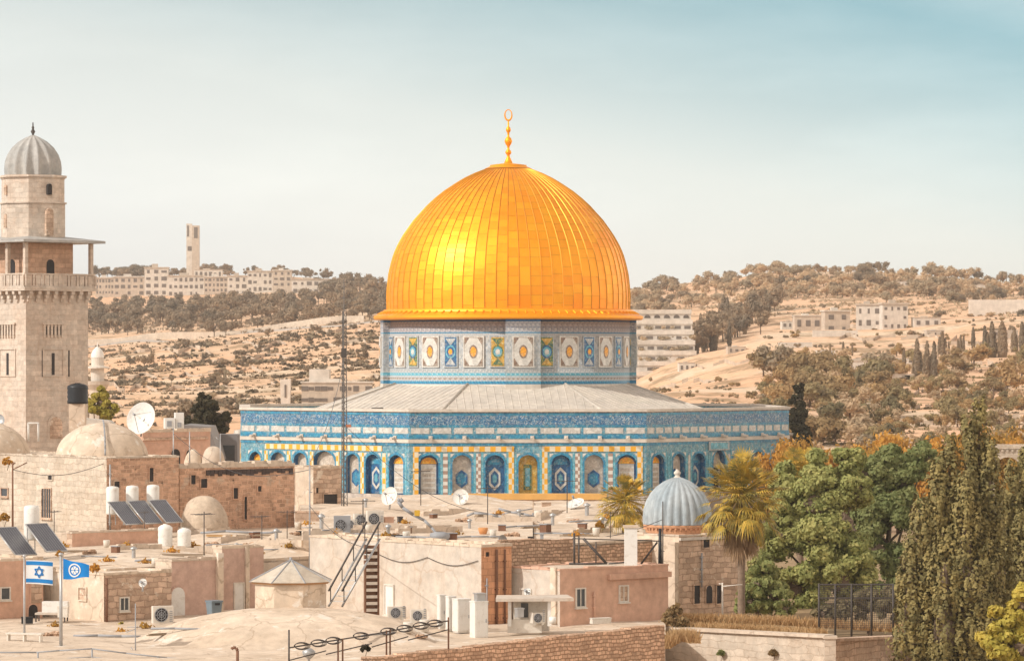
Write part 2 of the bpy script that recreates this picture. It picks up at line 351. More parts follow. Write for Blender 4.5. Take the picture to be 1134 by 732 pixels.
# road cut across the left hillside
M['road'] = plain('pale_asphalt', (.40,.36,.32), .9, 0, .15, .3, .1)
mb = MB(); prev = None
for k in range(40):
    u = 60 + k*9.5; Y = 1150 + (1050-1150)*max(0, (u-100))/320
    a, c = gp(u, Y), gp(u, Y+12); a.z += .5; c.z = a.z + .1
    if prev: mb.face([prev[0], a, c, prev[1]]); mb.face([prev[0]-Vector((0,0,3)), a-Vector((0,0,3)), a, prev[0]])
    prev = (a, c)
tag(mb.build('hillside_road', M['road']), kind='structure')
M['retain'] = stone('pale_retaining_stone', (.58,.48,.38), (.50,.40,.31), .1, 1, streak=.2, dirt=.3)
rw = thing('retaining_wall', 'long pale retaining wall above the road on the left hillside', 'wall', gp(230, 1165))
mb = MB(); prev = None
for k in range(38):
    u = 70 + k*9; Y = 1164 + (1064-1164)*max(0, (u-100))/320
    p = gp(u, Y) - rw.location; p.z += .4
    if prev:
        q = prev
        for zz0, zz1, dy0, dy1 in ((-1.5, 1.7, 0, 0),): mb.face([(q.x,q.y,q.z+zz0),(p.x,p.y,p.z+zz0),(p.x,p.y,p.z+zz1),(q.x,q.y,q.z+zz1)])
        mb.face([(q.x,q.y,q.z+1.7),(p.x,p.y,p.z+1.7),(p.x,p.y+1,p.z+1.7),(q.x,q.y+1,q.z+1.7)]); mb.face([(q.x,q.y+1,q.z-1.5),(p.x,p.y+1,p.z-1.5),(p.x,p.y+1,p.z+1.7),(q.x,q.y+1,q.z+1.7)])
    prev = p
mb.build('masonry', M['retain'], rw)

# ------------------------------------------------------------------ the shrine
BLUE, DEEP, TURQ, WHT, ORG, YEL = (.025,.19,.34), (.015,.085,.21), (.10,.33,.41), (.66,.62,.56), (.72,.28,.03), (.74,.44,.06)
M['t_field'] = tile('blue_tile_field', (.055,.23,.34), (.11,.30,.37), (.38,.44,.44), 5, (.52,.66), .4)
M['t_callig'] = tile('tile_inscription_band', (.02,.12,.26), (.035,.17,.30), (.42,.45,.45), 3.0, (.52,.62), .4, (1,1.0,1), 3, 3.2, cells=.6)
M['t_grey'] = tile('grey_tile_inscription', (.20,.22,.27), (.30,.30,.33), (.52,.49,.46), 2.4, (.50,.60), .45, (1,1.0,1), 3, 3)
M['t_pale'] = tile('pale_tile_surround', (.40,.41,.41), (.33,.37,.40), (.54,.51,.46), 4, (.5,.62), .5)
M['t_blue'] = tile('blue_tile', BLUE, (.03,.24,.38), (.12,.35,.44), 3, (.55,.68), .35)
M['t_deep'] = tile('deep_blue_tile', DEEP, (.02,.12,.28), (.06,.23,.35), 4, (.55,.66), .35)
M['t_turq'] = tile('turquoise_tile', TURQ, (.12,.40,.50), (.34,.52,.56), 5, (.55,.68), .4)
M['t_white'] = tile('white_tile', WHT, (.60,.56,.50), (.52,.48,.43), 2, (.55,.7), .5, cells=.35)
M['t_beige'] = tile('beige_marble_panel', (.52,.44,.36), (.46,.38,.31), (.60,.53,.45), 3, (.52,.62), .5, cells=.45)
M['t_orange'] = tile('orange_tile', (.84,.36,.03), (.80,.30,.02), (.84,.52,.07), 5, (.52,.64), .4)
M['t_yellow'] = tile('yellow_tile', (.60,.33,.05), (.52,.27,.03), (.62,.50,.20), 4, (.54,.66), .4)
M['t_green'] = tile('green_tile', (.03,.12,.09), (.06,.17,.08), (.42,.31,.06), 6, (.50,.60), .4)
M['t_brown'] = tile('brown_tile', (.26,.16,.10), (.20,.14,.12), (.45,.36,.28), 5, (.52,.62), .45)
M['t_check'] = uvcheck('yellow_white_checker_tile', (.76,.38,.03), (.68,.60,.45), .47, .47)
M['t_pil'] = uvcheck('white_brown_checker_tile', (.36,.24,.19), (.66,.62,.56), .62, .31)
M['t_rect'] = tile('white_rectangle_tile', (.58,.55,.50), (.52,.49,.45), (.44,.40,.38), 4, (.60,.75), .45, cells=.5)
M['marble'] = stone('veined_marble_dado', (.58,.52,.46), (.46,.40,.36), 1.2, 3, brick=(1.1,2.2,.02), streak=.2, dirt=.2, bs=.1, rough=.4)
M['coping'] = stone('pale_stone_coping', (.66,.60,.53), (.58,.52,.45), .5, 2, streak=.2, dirt=.25)

CX, CY, ROT = -.34, 353.0, R(4.0)
shrine = thing('domed_shrine', 'great octagonal shrine with blue tiled walls under a golden dome', 'shrine', (CX, CY, 0), ROT)
AP = 24.87; SD = 2*AP*math.tan(R(22.5)); Z0 = 1.5
SLOT = ['t_field','marble','t_blue','t_white','t_callig','t_check','t_pil','t_turq','coping','t_deep','t_rect','t_brown']
SI = {k: i for i, k in enumerate(SLOT)}
def zf(py): return 16.7 - (py-395)*.07836
def arch(uc, hw, zs, rise, n=12):
    out = []
    for k in range(n+1):
        tt = -1 + 2*k/n; out.append((uc + hw*tt, zs + rise*(.86*math.sqrt(max(0, 1-tt*tt)) + .14*(1-abs(tt)))))
    return out
def ell(uc, zc, a, b, n=20): return [(uc + a*math.cos(2*math.pi*k/n), zc + b*math.sin(2*math.pi*k/n)) for k in range(n)]
def hexa(uc, zc, a, b): return [(uc, zc-b), (uc+a, zc-b*.5), (uc+a, zc+b*.5), (uc, zc+b), (uc-a, zc+b*.5), (uc-a, zc-b*.5)]
def panel_mesh(style, uc, hw, z0, zs, rise):
    mb = MB(); top = arch(uc, hw-.01, zs, rise-.02); poly = [(uc-hw+.01, z0), (uc+hw-.01, z0)] + top[::-1]
    w, h = hw, zs - z0
    slots = ['t_white','t_orange','t_blue','t_deep','t_beige','t_yellow','t_green','t_brown','t_turq','dark']
    S = {k: i for i, k in enumerate(slots)}
    base = {'A':'t_deep','B':'t_beige','C':'t_deep','D':'t_yellow','E':'t_beige'}[style]
    mb.slab_xz(poly, .52, .60, S[base])
    zc = z0 + h*.56
    if style == 'A':
        mb.slab_xz([(uc-w*.80, z0+.1), (uc+w*.80, z0+.1), (uc+w*.80, zs-.15), (uc-w*.80, zs-.15)], .46, .53, S['t_white'])
        for k in range(5): mb.box(uc-w*.66, uc+w*.66, .44, .47, z0+.25+k*(h-.6)/5, z0+.25+k*(h-.6)/5+.28, S['t_beige'])
        mb.slab_xz([(uc-w*.86, zs-.12)] + [(uc+w*.86, zs-.12)] + arch(uc, w*.86, zs-.1, rise*.84)[::-1], .45, .53, S['t_orange'])
    elif style == 'B':
        mb.slab_xz(hexa(uc, zc-.2, w*.62, .78), .47, .53, S['t_deep']); mb.slab_xz(hexa(uc, zc-.2, w*.44, .55), .45, .49, S['t_blue'])
    elif style == 'C':
        mb.slab_xz(hexa(uc, zc-.2, w*.60, 1.0), .47, .53, S['t_white']); mb.slab_xz(hexa(uc, zc-.2, w*.40, .72), .45, .49, S['t_deep']); mb.slab_xz(hexa(uc, zc-.2, w*.22, .42), .43, .47, S['t_turq'])
        mb.slab_xz(arch(uc, w*.8, zs-.2, rise*.8)+[], .47, .53, S['t_blue'])
    elif style == 'D':
        mb.slab_xz([(uc-w*.42, z0+.4), (uc+w*.42, z0+.4), (uc+w*.42, zs-.2), (uc-w*.42, zs-.2)], .47, .53, S['t_green'])
        mb.slab_xz([(uc-w*.24, z0+.7), (uc+w*.24, z0+.7), (uc+w*.24, zs-.5), (uc-w*.24, zs-.5)], .45, .49, S['t_turq'])
    elif style == 'E':
        mb.box(uc-w*.55, uc+w*.55, .44, .53, z0, z0+h*.78, S['dark'])
    return mb, [M[s] for s in slots]
FRONT = [(-8.62+2.872*i, .83, s) for i, s in enumerate('ABCDCBA')]
LEFT = [(-8.5,.72,'A'), (-5.66,.86,'B'), (-2.86,.80,'B'), (.05,1.35,'E'), (3.5,.80,'B'), (5.95,.84,'C'), (8.75,.84,'A')]
RIGHT = [(-8.62+2.872*i, .83, s) for i, s in enumerate('ABCEBBA')]
def octa_wall(i):
    a = R(45*i); mb = MB(); h = SD/2
    spec = LEFT if i == 7 else RIGHT if i == 1 else FRONT
    zn0, zt = 4.75, zf(494)
    mb.box(-h, h, 0, .7, Z0, zn0, SI['marble'])
    mb.box(-h, h, 0, .7, zt, zf(456), SI['t_field'])
    edges = [-h] + [(spec[k][0]+spec[k+1][0])/2 for k in range(6)] + [h]
    for k, (uc, hw, st) in enumerate(spec):
        u0, u1 = edges[k], edges[k+1]; rise = .66 if st != 'E' else .95; zs = zf(512) if st != 'E' else zf(513)
        pts = arch(uc, hw, zs, rise)
        mb.face([(u0,0,zn0),(uc-hw,0,zn0),(uc-hw,0,zs),(u0,0,zs)], 0); mb.face([(uc+hw,0,zn0),(u1,0,zn0),(u1,0,zs),(uc+hw,0,zs)], 0)
        mb.face([(u0,0,zs),(uc-hw,0,zs),(uc-hw,0,zt),(u0,0,zt)], 0); mb.face([(uc+hw,0,zs),(u1,0,zs),(u1,0,zt),(uc+hw,0,zt)], 0)
        for p, q in zip(pts, pts[1:]): mb.face([(p[0],0,p[1]),(q[0],0,q[1]),(q[0],0,zt),(p[0],0,zt)], 0)
        out = [(uc-hw, zn0)] + pts + [(uc+hw, zn0)]
        for p, q in zip(out, out[1:]): mb.face([(p[0],0,p[1]),(p[0],.6,p[1]),(q[0],.6,q[1]),(q[0],0,q[1])], SI['t_deep'])
        mb.face([(uc-hw,0,zn0),(uc+hw,0,zn0),(uc+hw,.6,zn0),(uc-hw,.6,zn0)], SI['coping'])
        # raised border round the niche
        po = arch(uc, hw+.17, zs, rise+.2)
        for (p, q), (p2, q2) in zip(zip(pts, pts[1:]), zip(po, po[1:])):
            mb.face([(p[0],-.03,p[1]),(q[0],-.03,q[1]),(q2[0],-.03,q2[1]),(p2[0],-.03,p2[1])], SI['t_blue']); mb.face([(p2[0],-.03,p2[1]),(q2[0],-.03,q2[1]),(q2[0],.01,q2[1]),(p2[0],.01,p2[1])], SI['t_blue'])
        for s in (-1, 1): mb.box(uc+s*(hw+.085)-.085, uc+s*(hw+.085)+.085, -.03, .01, zn0, zs, SI['t_blue'])
        # white corner tiles of the spandrel
        for s in (-1, 1): mb.slab_xz([(uc+s*(hw+.16), zs+.42), (uc+s*(hw-.2), zs+.78), (uc+s*(hw+.16), zs+.78)][::s], -.02, .01, SI['t_white'])
        for s in (-1, 1):
            if abs(uc+s*(hw+.3)) < h-.3: mb.box(uc+s*(hw+.28)-.10, uc+s*(hw+.28)+.10, -.02, .01, zn0, zt-.45, SI['t_turq'])
    # checker frames round groups of bays and the slim pilasters between them
    def frame(u0, u1):
        for u in (u0, u1): mb.box(u-.235, u+.235, -.06, .01, zn0, zt-.485, SI['t_check'])
        mb.box(u0-.235, u1+.235, -.062, .01, zt-.47, zt, SI['t_check'])
    E = edges
    if i in (0, 2, 6, 4): frame(-h+.55, E[3]-.02); frame(E[4]+.02, h-.55)
    elif i == 7: mb.box(-7.2, 7.1, -.062, .01, zt-.47, zt, SI['t_check'])
    for k in range(1, 7):
        if i in (0,2,4,6) and k in (3, 4): continue
        if i == 1: mb.box(E[k]-.13, E[k]+.13, -.05, .01, zn0, zt-.9, SI['t_turq'] if k % 2 else SI['t_white'])
        else: mb.box(E[k]-.20, E[k]+.20, -.05, .01, zn0, zt-.62, SI['t_pil'] if i != 7 else SI['t_check'])
    # bands above
    mb.box(-h-.01, h+.01, -.05, .01, zf(493.4), zf(490.6), SI['t_blue'])
    mb.box(-h-.02, h+.02, -.12, .01, zf(490.2), zf(486.2), SI['coping'])
    mb.box(-h-.01, h+.01, -.05, .01, zf(485.6), zf(481.2), SI['t_blue'])
    n = 11 if i not in (1,) else 17
    for k in range(n):
        w = SD/n; mb.box(-h+w*k+.14, -h+w*(k+1)-.14, -.035, .01, zf(480), zf(473.8), SI['t_rect'])
    mb.box(-h-.01, h+.01, -.03, .01, zf(472.6), zf(470.8), SI['t_blue'])
    mb.box(-h, h, -.02, .01, zf(470.4), zf(460.2), SI['t_callig'])
    mb.box(-h-.01, h+.01, -.04, .01, zf(459.8), zf(457.2), SI['t_blue'])
    mb.box(-h-.03, h+.03, -.06, .01, zf(457.0), zf(456.1), SI['t_brown'])
    mb.box(-h-.06, h+.06, -.16, .85, zf(456.0), zf(453), SI['coping'])
    w = mb.build('wall', [M[k] for k in SLOT], shrine, (AP*math.sin(a), -AP*math.cos(a), 0), a)
    for uc, hw, st in spec:
        big = st == 'E'; pm, ms = panel_mesh(st, uc, hw, zn0, zf(512) if not big else zf(513), .66 if not big else .95)
        pm.build('niche_panel', ms, w)
    for k in range(7):
        sp = MB(); u = -h + SD*(k+.5+(.12 if k < 6 else -.05))/7; zz = zf(484.5)
        sp.tube((u, .05, zz), (u, -.62, zz-.10), .13, 8); sp.tube((u, -.6, zz-.10), (u, -.64, zz-.11), .16, 8); sp.box(u-.17, u+.17, -.14, -.05, zz-.17, zz+.17)
        sp.build('water_spout', M['coping'], w)
    if i == 1:
        sg = MB(); sg.box(-1.6, 1.3, -.16, -.07, zf(501), zf(491), 0); sg.box(-1.4, 1.1, -.18, -.15, zf(499.6), zf(492.4), 1); sg.build('plaque', [M['t_pale'], M['t_turq']], w)
for i in range(8): octa_wall(i)

# lead roof: eight slopes with standing seams
mb = MB(); zi, ai, ao = 14.20, 10.7, AP-.75; zo = zi - .35*(ao-ai)
for i in range(8):
    a = R(45*i); mb.M = Matrix.Rotation(a, 4, 'Z')
    ho, hi_ = ao*math.tan(R(22.5)), ai*math.tan(R(22.5))
    mb.face([(-ho,-ao,zo),(ho,-ao,zo),(hi_,-ai,zi),(-hi_,-ai,zi)], 0)
    n = 28
    for k in range(n+1):
        u = -ho + 2*ho*k/n; yin = -ai if abs(u) < hi_ else -abs(u)/math.tan(R(22.5)); yin = max(-ao+.05, min(yin, -ai))
        z1 = zo + .35*(ao + yin)
        mb.face([(u-.05,-ao,zo+.005),(u,-ao,zo+.05),(u,yin,z1+.05),(u-.05,yin,z1+.005)], 0); mb.face([(u,-ao,zo+.05),(u+.05,-ao,zo+.005),(u+.05,yin,z1+.005),(u,yin,z1+.05)], 0)
    mb.tube((ho,-ao,zo+.03), (hi_,-ai,zi+.03), .13, 6, 0)
    if i == 7: mb.box(-1.0, -.2, -17.6, -16.9, zo+.35*(ao-17.2), zo+.35*(ao-17.2)+.2, 1)
mb.M = Matrix(); mb.build('roof', [M['leadroof'], M['iron']], shrine)

# drum
def zd(py): return 16.7 - (py-395)*.0816
RD = 11.32; DROT = R(2.5)
bands = [(zd(440), 'coping'), (zd(425.5), 't_blue'), (zd(422), 't_pale'), (zd(420), 't_brown'), (zd(418.6), 't_pale'), (zd(416.2), 't_turq'), (zd(413), 't_pale'), (zd(369), 't_blue'), (zd(367.6), 't_grey'), (zd(356), 't_deep'), (20.2, 't_deep')]
dsl = ['coping','t_blue','t_pale','t_brown','t_turq','t_grey','t_deep']
mb = MB(); prof = []; mats = []
for k, (z, mname) in enumerate(bands[:-1]):
    prof += [(RD, z), (RD, bands[k+1][0])]; mats += [dsl.index(mname), dsl.index(mname)]
mb.lathe(prof, 128, mf=lambda j: mats[min(j, len(mats)-1)])
for q in range(4):
    c = R(90*q) - math.pi/2; aw = R(7.7); n = 8; ro = RD + .62
    for (z, mname), (z2, _) in zip(bands, bands[1:]):
        s = dsl.index(mname)
        for k in range(n):
            a0, a1 = c - aw + 2*aw*k/n, c - aw + 2*aw*(k+1)/n
            mb.face([(ro*math.cos(a0), ro*math.sin(a0), z), (ro*math.cos(a1), ro*math.sin(a1), z), (ro*math.cos(a1), ro*math.sin(a1), z2), (ro*math.cos(a0), ro*math.sin(a0), z2)], s)
        for a0 in (c-aw, c+aw): mb.face([(RD*.99*math.cos(a0), RD*.99*math.sin(a0), z), (ro*math.cos(a0), ro*math.sin(a0), z), (ro*math.cos(a0), ro*math.sin(a0), z2), (RD*.99*math.cos(a0), RD*.99*math.sin(a0), z2)], s)
drum = mb.build('drum', [M[k] for k in dsl], shrine, (0,0,0), DROT)
def drum_panel(kind, w, h):
    mb = MB(); sl = ['t_white','t_brown','t_orange','t_green','t_deep','t_pale','t_turq','t_yellow']; S = {k: i for i, k in enumerate(sl)}
    f, g = {'W': ('t_white','t_brown'), 'G': ('t_green','t_yellow'), 'O': ('t_orange','t_green'), 'B': ('t_deep','t_turq')}[kind]
    mb.box(-w/2, w/2, -.05, .05, -h/2, h/2, S['t_pale'] if kind != 'W' else S['t_white'])
    iw, ih = w/2-.12, h/2-.12
    mb.box(-iw, iw, -.065, -.045, -ih, ih, S[{'W':'t_brown','G':'t_green','O':'t_yellow','B':'t_deep'}[kind]])
    if kind == 'W':
        iw -= .04; ih -= .05
        mb.slab_xz([(-iw*.45,-ih),(iw*.45,-ih),(iw,-ih*.45),(iw,ih*.45),(iw*.45,ih),(-iw*.45,ih),(-iw,ih*.45),(-iw,-ih*.45)], -.085, -.06, S['t_white'])
        mb.slab_xz(ell(0,0,.40*w/2,.62,16), -.10, -.08, S['t_brown']); mb.slab_xz(ell(0,0,.28*w/2,.44,16), -.115, -.095, S['t_orange'])
    else:
        col = {'G':'t_yellow','O':'t_deep','B':'t_turq'}[kind]
        for s in (-1, 1): mb.slab_xz([(-iw*.9, s*ih*.92),(iw*.9, s*ih*.92),(0, s*ih*.42)][::s], -.085, -.06, S[{'G':'t_yellow','O':'t_green','B':'t_pale'}[kind]])
        mb.slab_xz(ell(0,0,iw*.86,ih*.46,16), -.09, -.06, S[{'G':'t_deep','O':'t_green','B':'t_turq'}[kind]])
        mb.slab_xz(ell(0,0,iw*.66,ih*.34,16), -.105, -.085, S[{'G':'t_turq','O':'t_turq','B':'t_deep'}[kind]])
        mb.slab_xz(ell(0,0,iw*.36,ih*.20,16), -.12, -.10, S[{'G':'t_white','O':'t_white','B':'t_orange'}[kind]])
    return mb, [M[s] for s in sl]
proto = {}
for k in range(32):
    kind = 'W' if k % 2 == 0 else {31:'O', 29:'B', 27:'G', 1:'G', 3:'B', 5:'B'}.get(k, 'BG'[(k//2) % 2])
    a = R(11.25*k); rr = (RD + .62 if k % 8 == 0 else RD) + .025
    zc = (zd(372)+zd(407))/2; hh = zd(372)-zd(407)
    if kind not in proto:
        pm, ms = drum_panel(kind, 1.98 if kind == 'W' else 1.42, hh); o = pm.build('tile_panel', ms, drum); proto[kind] = o
    else: o = proto[kind].copy(); COL.objects.link(o); o.parent = drum
    o.location = (rr*math.sin(a), -rr*math.cos(a), zc); o.rotation_euler = (0,0,a)

# golden dome
m, t, b = nmat('gilded_panel', .4, .66, .25)
geo = nd(t, 'ShaderNodeNewGeometry'); ob = coord(t, 'Object')
col = tmix(t, geo.outputs['Random Per Island'], (.98,.345,.006), (1.0,.44,.011)); n = tnoise(t, ob, .5, 6, .7)
col = tmix(t, tmap(t, n, .5, .75, 0, .6), col, (.90,.27,.006)); n2 = tnoise(t, ob, 2.2, 6, .7); col = tmix(t, tmap(t, n2, .60, .76, 0, .35), col, (.75,.27,.03))
t.links.new(col, b.inputs['Base Color']); rg = tmap(t, n2, .3, .7, .46, .62); b.inputs['Coat Weight'].default_value = .3; b.inputs['Coat Roughness'].default_value = .34; t.links.new(rg, b.inputs['Roughness']); M['gold'] = m
m2, t, b = nmat('gilded_seam', .5, .6, .5); b.inputs['Base Color'].default_value = (.62,.27,.02,1); M['goldseam'] = m2
PR = [(134.0,350),(134.3,344),(134.6,330),(134.3,321),(132.6,305),(130.2,294),(127.6,284.6),(124.4,276),(120.3,268),(115.6,260),(110.0,252),(104.2,244),(97.8,237),(90,228.5),(81.3,220.5),(71.5,212.6),(60.8,205.5),(50.5,199),(40.3,193.9),(29.5,189),(18.5,185)]
PR = [(r*.08425, 16.7+(395-y)*.08425) for r, y in PR]
cum = [0]
for p, q in zip(PR, PR[1:]): cum.append(cum[-1] + math.hypot(q[0]-p[0], q[1]-p[1]))
def prof_at(s):
    s = max(0, min(cum[-1], s))
    for k in range(len(cum)-1):
        if s <= cum[k+1]: tt = (s-cum[k])/(cum[k+1]-cum[k]); return PR[k][0]*(1-tt)+PR[k+1][0]*tt, PR[k][1]*(1-tt)+PR[k+1][1]*tt
mb = MB(); NC = 68; rows = 21; ds = cum[-1]/rows; rg2 = random.Random(3)
mb.lathe([(r-.03, z) for r, z in PR], 96, m=1)
for c in range(NC):
    a0, a1 = 2*math.pi*c/NC, 2*math.pi*(c+1)/NC; off = rg2.choice((0, .5, .25, .7))
    cuts = [0]; s = off*ds
    while s < cum[-1]-.2:
        if s > .25: cuts.append(s)
        s += ds*(2 if rg2.random() < .16 else 1)
    cuts.append(cum[-1])
    for s0, s1 in zip(cuts, cuts[1:]):
        t1, t2 = rg2.uniform(-.012,.012), rg2.uniform(-.010,.010)
        n = max(1, round((s1-s0)/.45)); prev = None; g = .013
        for k in range(n+1):
            ss = s0 + g + (s1-s0-2*g)*k/n; r, z = prof_at(ss); lift = t1*(k/n-.5)*2*(s1-s0)
            ga = min(.03, .035/max(r, .3)) ; i0 = mb.av(((r+lift-t2)*math.cos(a0+ga), (r+lift-t2)*math.sin(a0+ga), z)); i1 = mb.av(((r+lift+t2)*math.cos(a1-ga), (r+lift+t2)*math.sin(a1-ga), z))
            if prev: mb.fi([prev[0], prev[1], i1, i0], 0)
            prev = (i0, i1)
    # standing seam
    last = None
    for k in range(34):
        ss = cum[-1]*k/33; r, z = prof_at(ss); p = Vector((r*math.cos(a0), r*math.sin(a0), z)); tg = Vector((-math.sin(a0), math.cos(a0), 0)); nn = Vector((math.cos(a0), math.sin(a0), .3 if k < 20 else 1)).normalized()
        w = .05 if r > 3 else .02
        cur = [mb.av(p + tg*w - nn*.02), mb.av(p + nn*.07*(1 if r > 3 else .5)), mb.av(p - tg*w - nn*.02)]
        if last: mb.fi([last[0], cur[0], cur[1], last[1]], 1); mb.fi([last[1], cur[1], cur[2], last[2]], 1)
        last = cur
dome = mb.build('dome', [M['gold'], M['goldseam']], shrine, (0,0,0), R(1))
mb = MB(); mb.lathe([(11.2,20.05),(12.45,20.12),(12.58,20.25),(12.58,20.45),(12.45,20.52),(11.75,20.80),(11.70,20.95),(11.62,21.05),(11.3,21.1)], 96, smooth=False)
for k in range(96): mb.tube((12.2*math.cos(R(3.75*k)), 12.2*math.sin(R(3.75*k)), 20.60), (11.72*math.cos(R(3.75*k)), 11.72*math.sin(R(3.75*k)), 20.86), .09, 5)
mb.build('cornice', M['gold'], shrine)
mb = MB(); mb.lathe([(2.2,34.22),(1.75,34.42),(1.7,34.55),(1.2,34.62),(.42,34.72),(.30,35.0),(.16,35.3),(.13,35.48),(.22,35.58),(.30,35.74),(.22,35.92),(.12,36.02),(.12,36.3),(.26,36.5),(.37,36.78),(.26,37.06),(.11,37.2),(.10,37.55),(.20,37.7),(.24,37.87),(.18,38.04),(.08,38.15),(.07,38.75)], 20)
pr = None; n = 28
for k in range(n+1):
    a = 2*math.pi*k/n - math.pi/2; p = Vector((.33*math.cos(a), 0, 39.22 + .5*math.sin(a))); th = .04 + .05*(.5-.5*math.sin(a))
    if pr is not None: mb.tube(pr, p, th, 8, 0, th)
    pr = p
mb.build('finial', M['gold'], shrine)
# ------------------------------------------------------------------ minaret at left
YM = 270.0
def zm(py): return H + (395-py)*YM/F
SM = YM/F
mn = thing('minaret', 'square stone minaret with a roofed balcony and grey ribbed cap', 'minaret', (XX(36.5, YM), YM, 0), R(45))
h = 2.78
def mx(px): return -h + (px-36)*SM/.7071          # along the right-hand face
def my(px): return -h + (36-px)*SM/.7071          # along the left-hand face
def archpoly(uc, hw, z0, z1, n=8):
    zs = z1 - hw*1.15
    return [(uc-hw, z0), (uc+hw, z0)] + [(uc+hw*math.cos(math.pi*k/n), zs + (z1-zs)*(math.sin(math.pi*k/n)**.8)) for k in range(n+1)]
def on_left(mb, fn):                               # run fn in a frame whose x runs along the left-hand (local -x) face
    old = mb.M.copy(); mb.M = old @ Matrix.Rotation(-math.pi/2, 4, 'Z'); fn(); mb.M = old
mb = MB()
mb.box(-h-.04, h+.04, -h-.04, h+.04, 0, zm(470)); mb.box(-h, h, -h, h, zm(470)+.001, zm(322)+.3)
mb.box(-h-.03, h+.03, -h-.03, h+.03, zm(431), zm(429.5)); 
mb.build('shaft', [M['minstone']], mn)
rec = MB()                                          # recessed slit windows with their shallow framed panels
def slit(mb, u, hw, z0, z1, y): 
    mb.box(u-hw, u+hw, y-.015, y+.1, z0, z1, 1)
def rframe(mb, u0, u1, z0, z1, y, w=.10):
    for a, b_, c, d in ((u0, u0+w, z0, z1), (u1-w, u1, z0, z1), (u0+w, u1-w, z1-w, z1), (u0+w, u1-w, z0, z0+w)): mb.box(a, b_, y-.07, y+.05, c, d, 0)
for side in (0, 1):
    rec, win, comb = MB(), MB(), MB()
    def go(rec=rec, win=win, comb=comb):
        y = -h; k = 1 if side == 0 else -1
        c = (mx(62.5)+.0) if side == 0 else -(my(13))
        rframe(rec, c-.95, c+.95, zm(417), zm(386), y); slit(win, c, .13, zm(415), zm(391), y)
        for q in range(6): comb.box(c-.9+.32*q, c-.9+.32*q+.16, y-.12, y+.05, zm(374), zm(360), 0); comb.box(c-.9+.32*q+.16, c-.9+.32*(q+1), y-.02, y+.05, zm(371), zm(362), 1) if q < 5 else None
        comb.box(c-1.0, c+.95, y-.14, y+.05, zm(360)+.003, zm(358), 0)
        if side == 0:
            nic = MB(); nic.slab_xz(archpoly(mx(65), .75, zm(485), zm(458)), y-.06, y+.05, 0); nic.slab_xz(archpoly(mx(65), .55, zm(485), zm(461)), y-.08, y-.04, 1); nic.build('blocked_door', [M['minstone'], M['brownstone']], mn)
            slit(win, mx(78), .06, zm(417), zm(388), y); slit(win, mx(52), .05, zm(417), zm(388), y)
    if side == 0: go()
    else:
        for q in (win, comb): q.M = Matrix.Rotation(-math.pi/2, 4, 'Z')
        on_left(rec, go)
    win.build('window', [M['dark'], M['dark']], mn); comb.build('blind_arcade', [M['minstone'], M['dark']], mn)
    rec.build('window_recess', [M['minstone'], M['dark'], M['brownstone']], mn)
mb = MB(); hb = 3.12
for k in range(4):
    mb.M = Matrix.Rotation(math.pi/2*k, 4, 'Z')
    for q in range(8):
        u = -h + .18 + q*(2*h-.36)/7
        for s in range(3): mb.box(u-.13, u+.13, -h-.14*(s+1), -h+.05, zm(335-s*4), zm(331.2-s*4), 0)
mb.M = Matrix(); mb.box(-hb-.14, hb+.14, -hb-.14, hb+.14, zm(323), zm(319.5)); mb.build('corbels', [M['minstone']], mn)
mb = MB()
for k in range(4):
    mb.M = Matrix.Rotation(math.pi/2*k, 4, 'Z')
    mb.box(-hb, hb, -hb-.05, -hb+.07, zm(305.5), zm(303.8)); mb.box(-hb, hb, -hb-.06, -hb+.08, zm(319.4), zm(317.5))
    for q in range(9):
        u = -hb + q*2*hb/8; w = .17 if q in (0, 4, 8) else .10; mb.box(u-w, u+w, -hb-.03, -hb+.05, zm(317.4), zm(305.6))
    for q in range(8): mb.box(-hb+(q+.5)*2*hb/8-.2, -hb+(q+.5)*2*hb/8+.2, -hb-.01, -hb+.03, zm(317.4), zm(306))
mb.build('railing', [M['minstone']], mn)
hr = 2.02; mb = MB(); mb.box(-hr, hr, -hr, hr, zm(319.6), zm(270.2)); mb.build('lantern_room', [stone('minaret_room_stone', (.62,.41,.29), (.55,.35,.245), .5, 3, brick=(.6,.33,.02), mortar=(.85,.8,.75), streak=.2, dirt=.4)], mn)
dr = MB(); dr.slab_xz(archpoly(-hr+ (58-36)*SM/.7071-.75*0, .34, zm(318), zm(288)), -hr-.03, -hr+.05, 0); on_left(dr, lambda: dr.slab_xz(archpoly(.2, .36, zm(318), zm(288)), -hr-.03, -hr+.05, 0)); dr.build('doorway', [M['dark']], mn)
for x, y in ((hb-.2,-hb+.2), (-hb+.2,-hb+.2), (-hb+.2,hb-.2), (hb-.2,hb-.2), (-hb+.2, .6), (-hb+.2,-.9)): mb = MB(); mb.box(x-.13, x+.13, y-.13, y+.13, zm(319.4), zm(270.2)); mb.build('post', [M['minstone']], mn)
mb = MB(); hc = 3.66; mb.box(-hc, hc, -hc, hc, zm(270), zm(267.4)); mb.face([(-hc,-hc,zm(267.3)),(hc,-hc,zm(267.3)),(1.4,-1.4,zm(262)),(-1.4,-1.4,zm(262))]); mb.face([(-hc,hc,zm(267.3)),(-hc,-hc,zm(267.3)),(-1.4,-1.4,zm(262)),(-1.4,1.4,zm(262))]); mb.face([(hc,-hc,zm(267.3)),(hc,hc,zm(267.3)),(1.4,1.4,zm(262)),(1.4,-1.4,zm(262))])
mb.build('canopy', [M['lead']], mn)
mb = MB()
def octp(r, rot=0): return [(r*math.cos(R(45*k+22.5+rot)), r*math.sin(R(45*k+22.5+rot))) for k in range(8)]
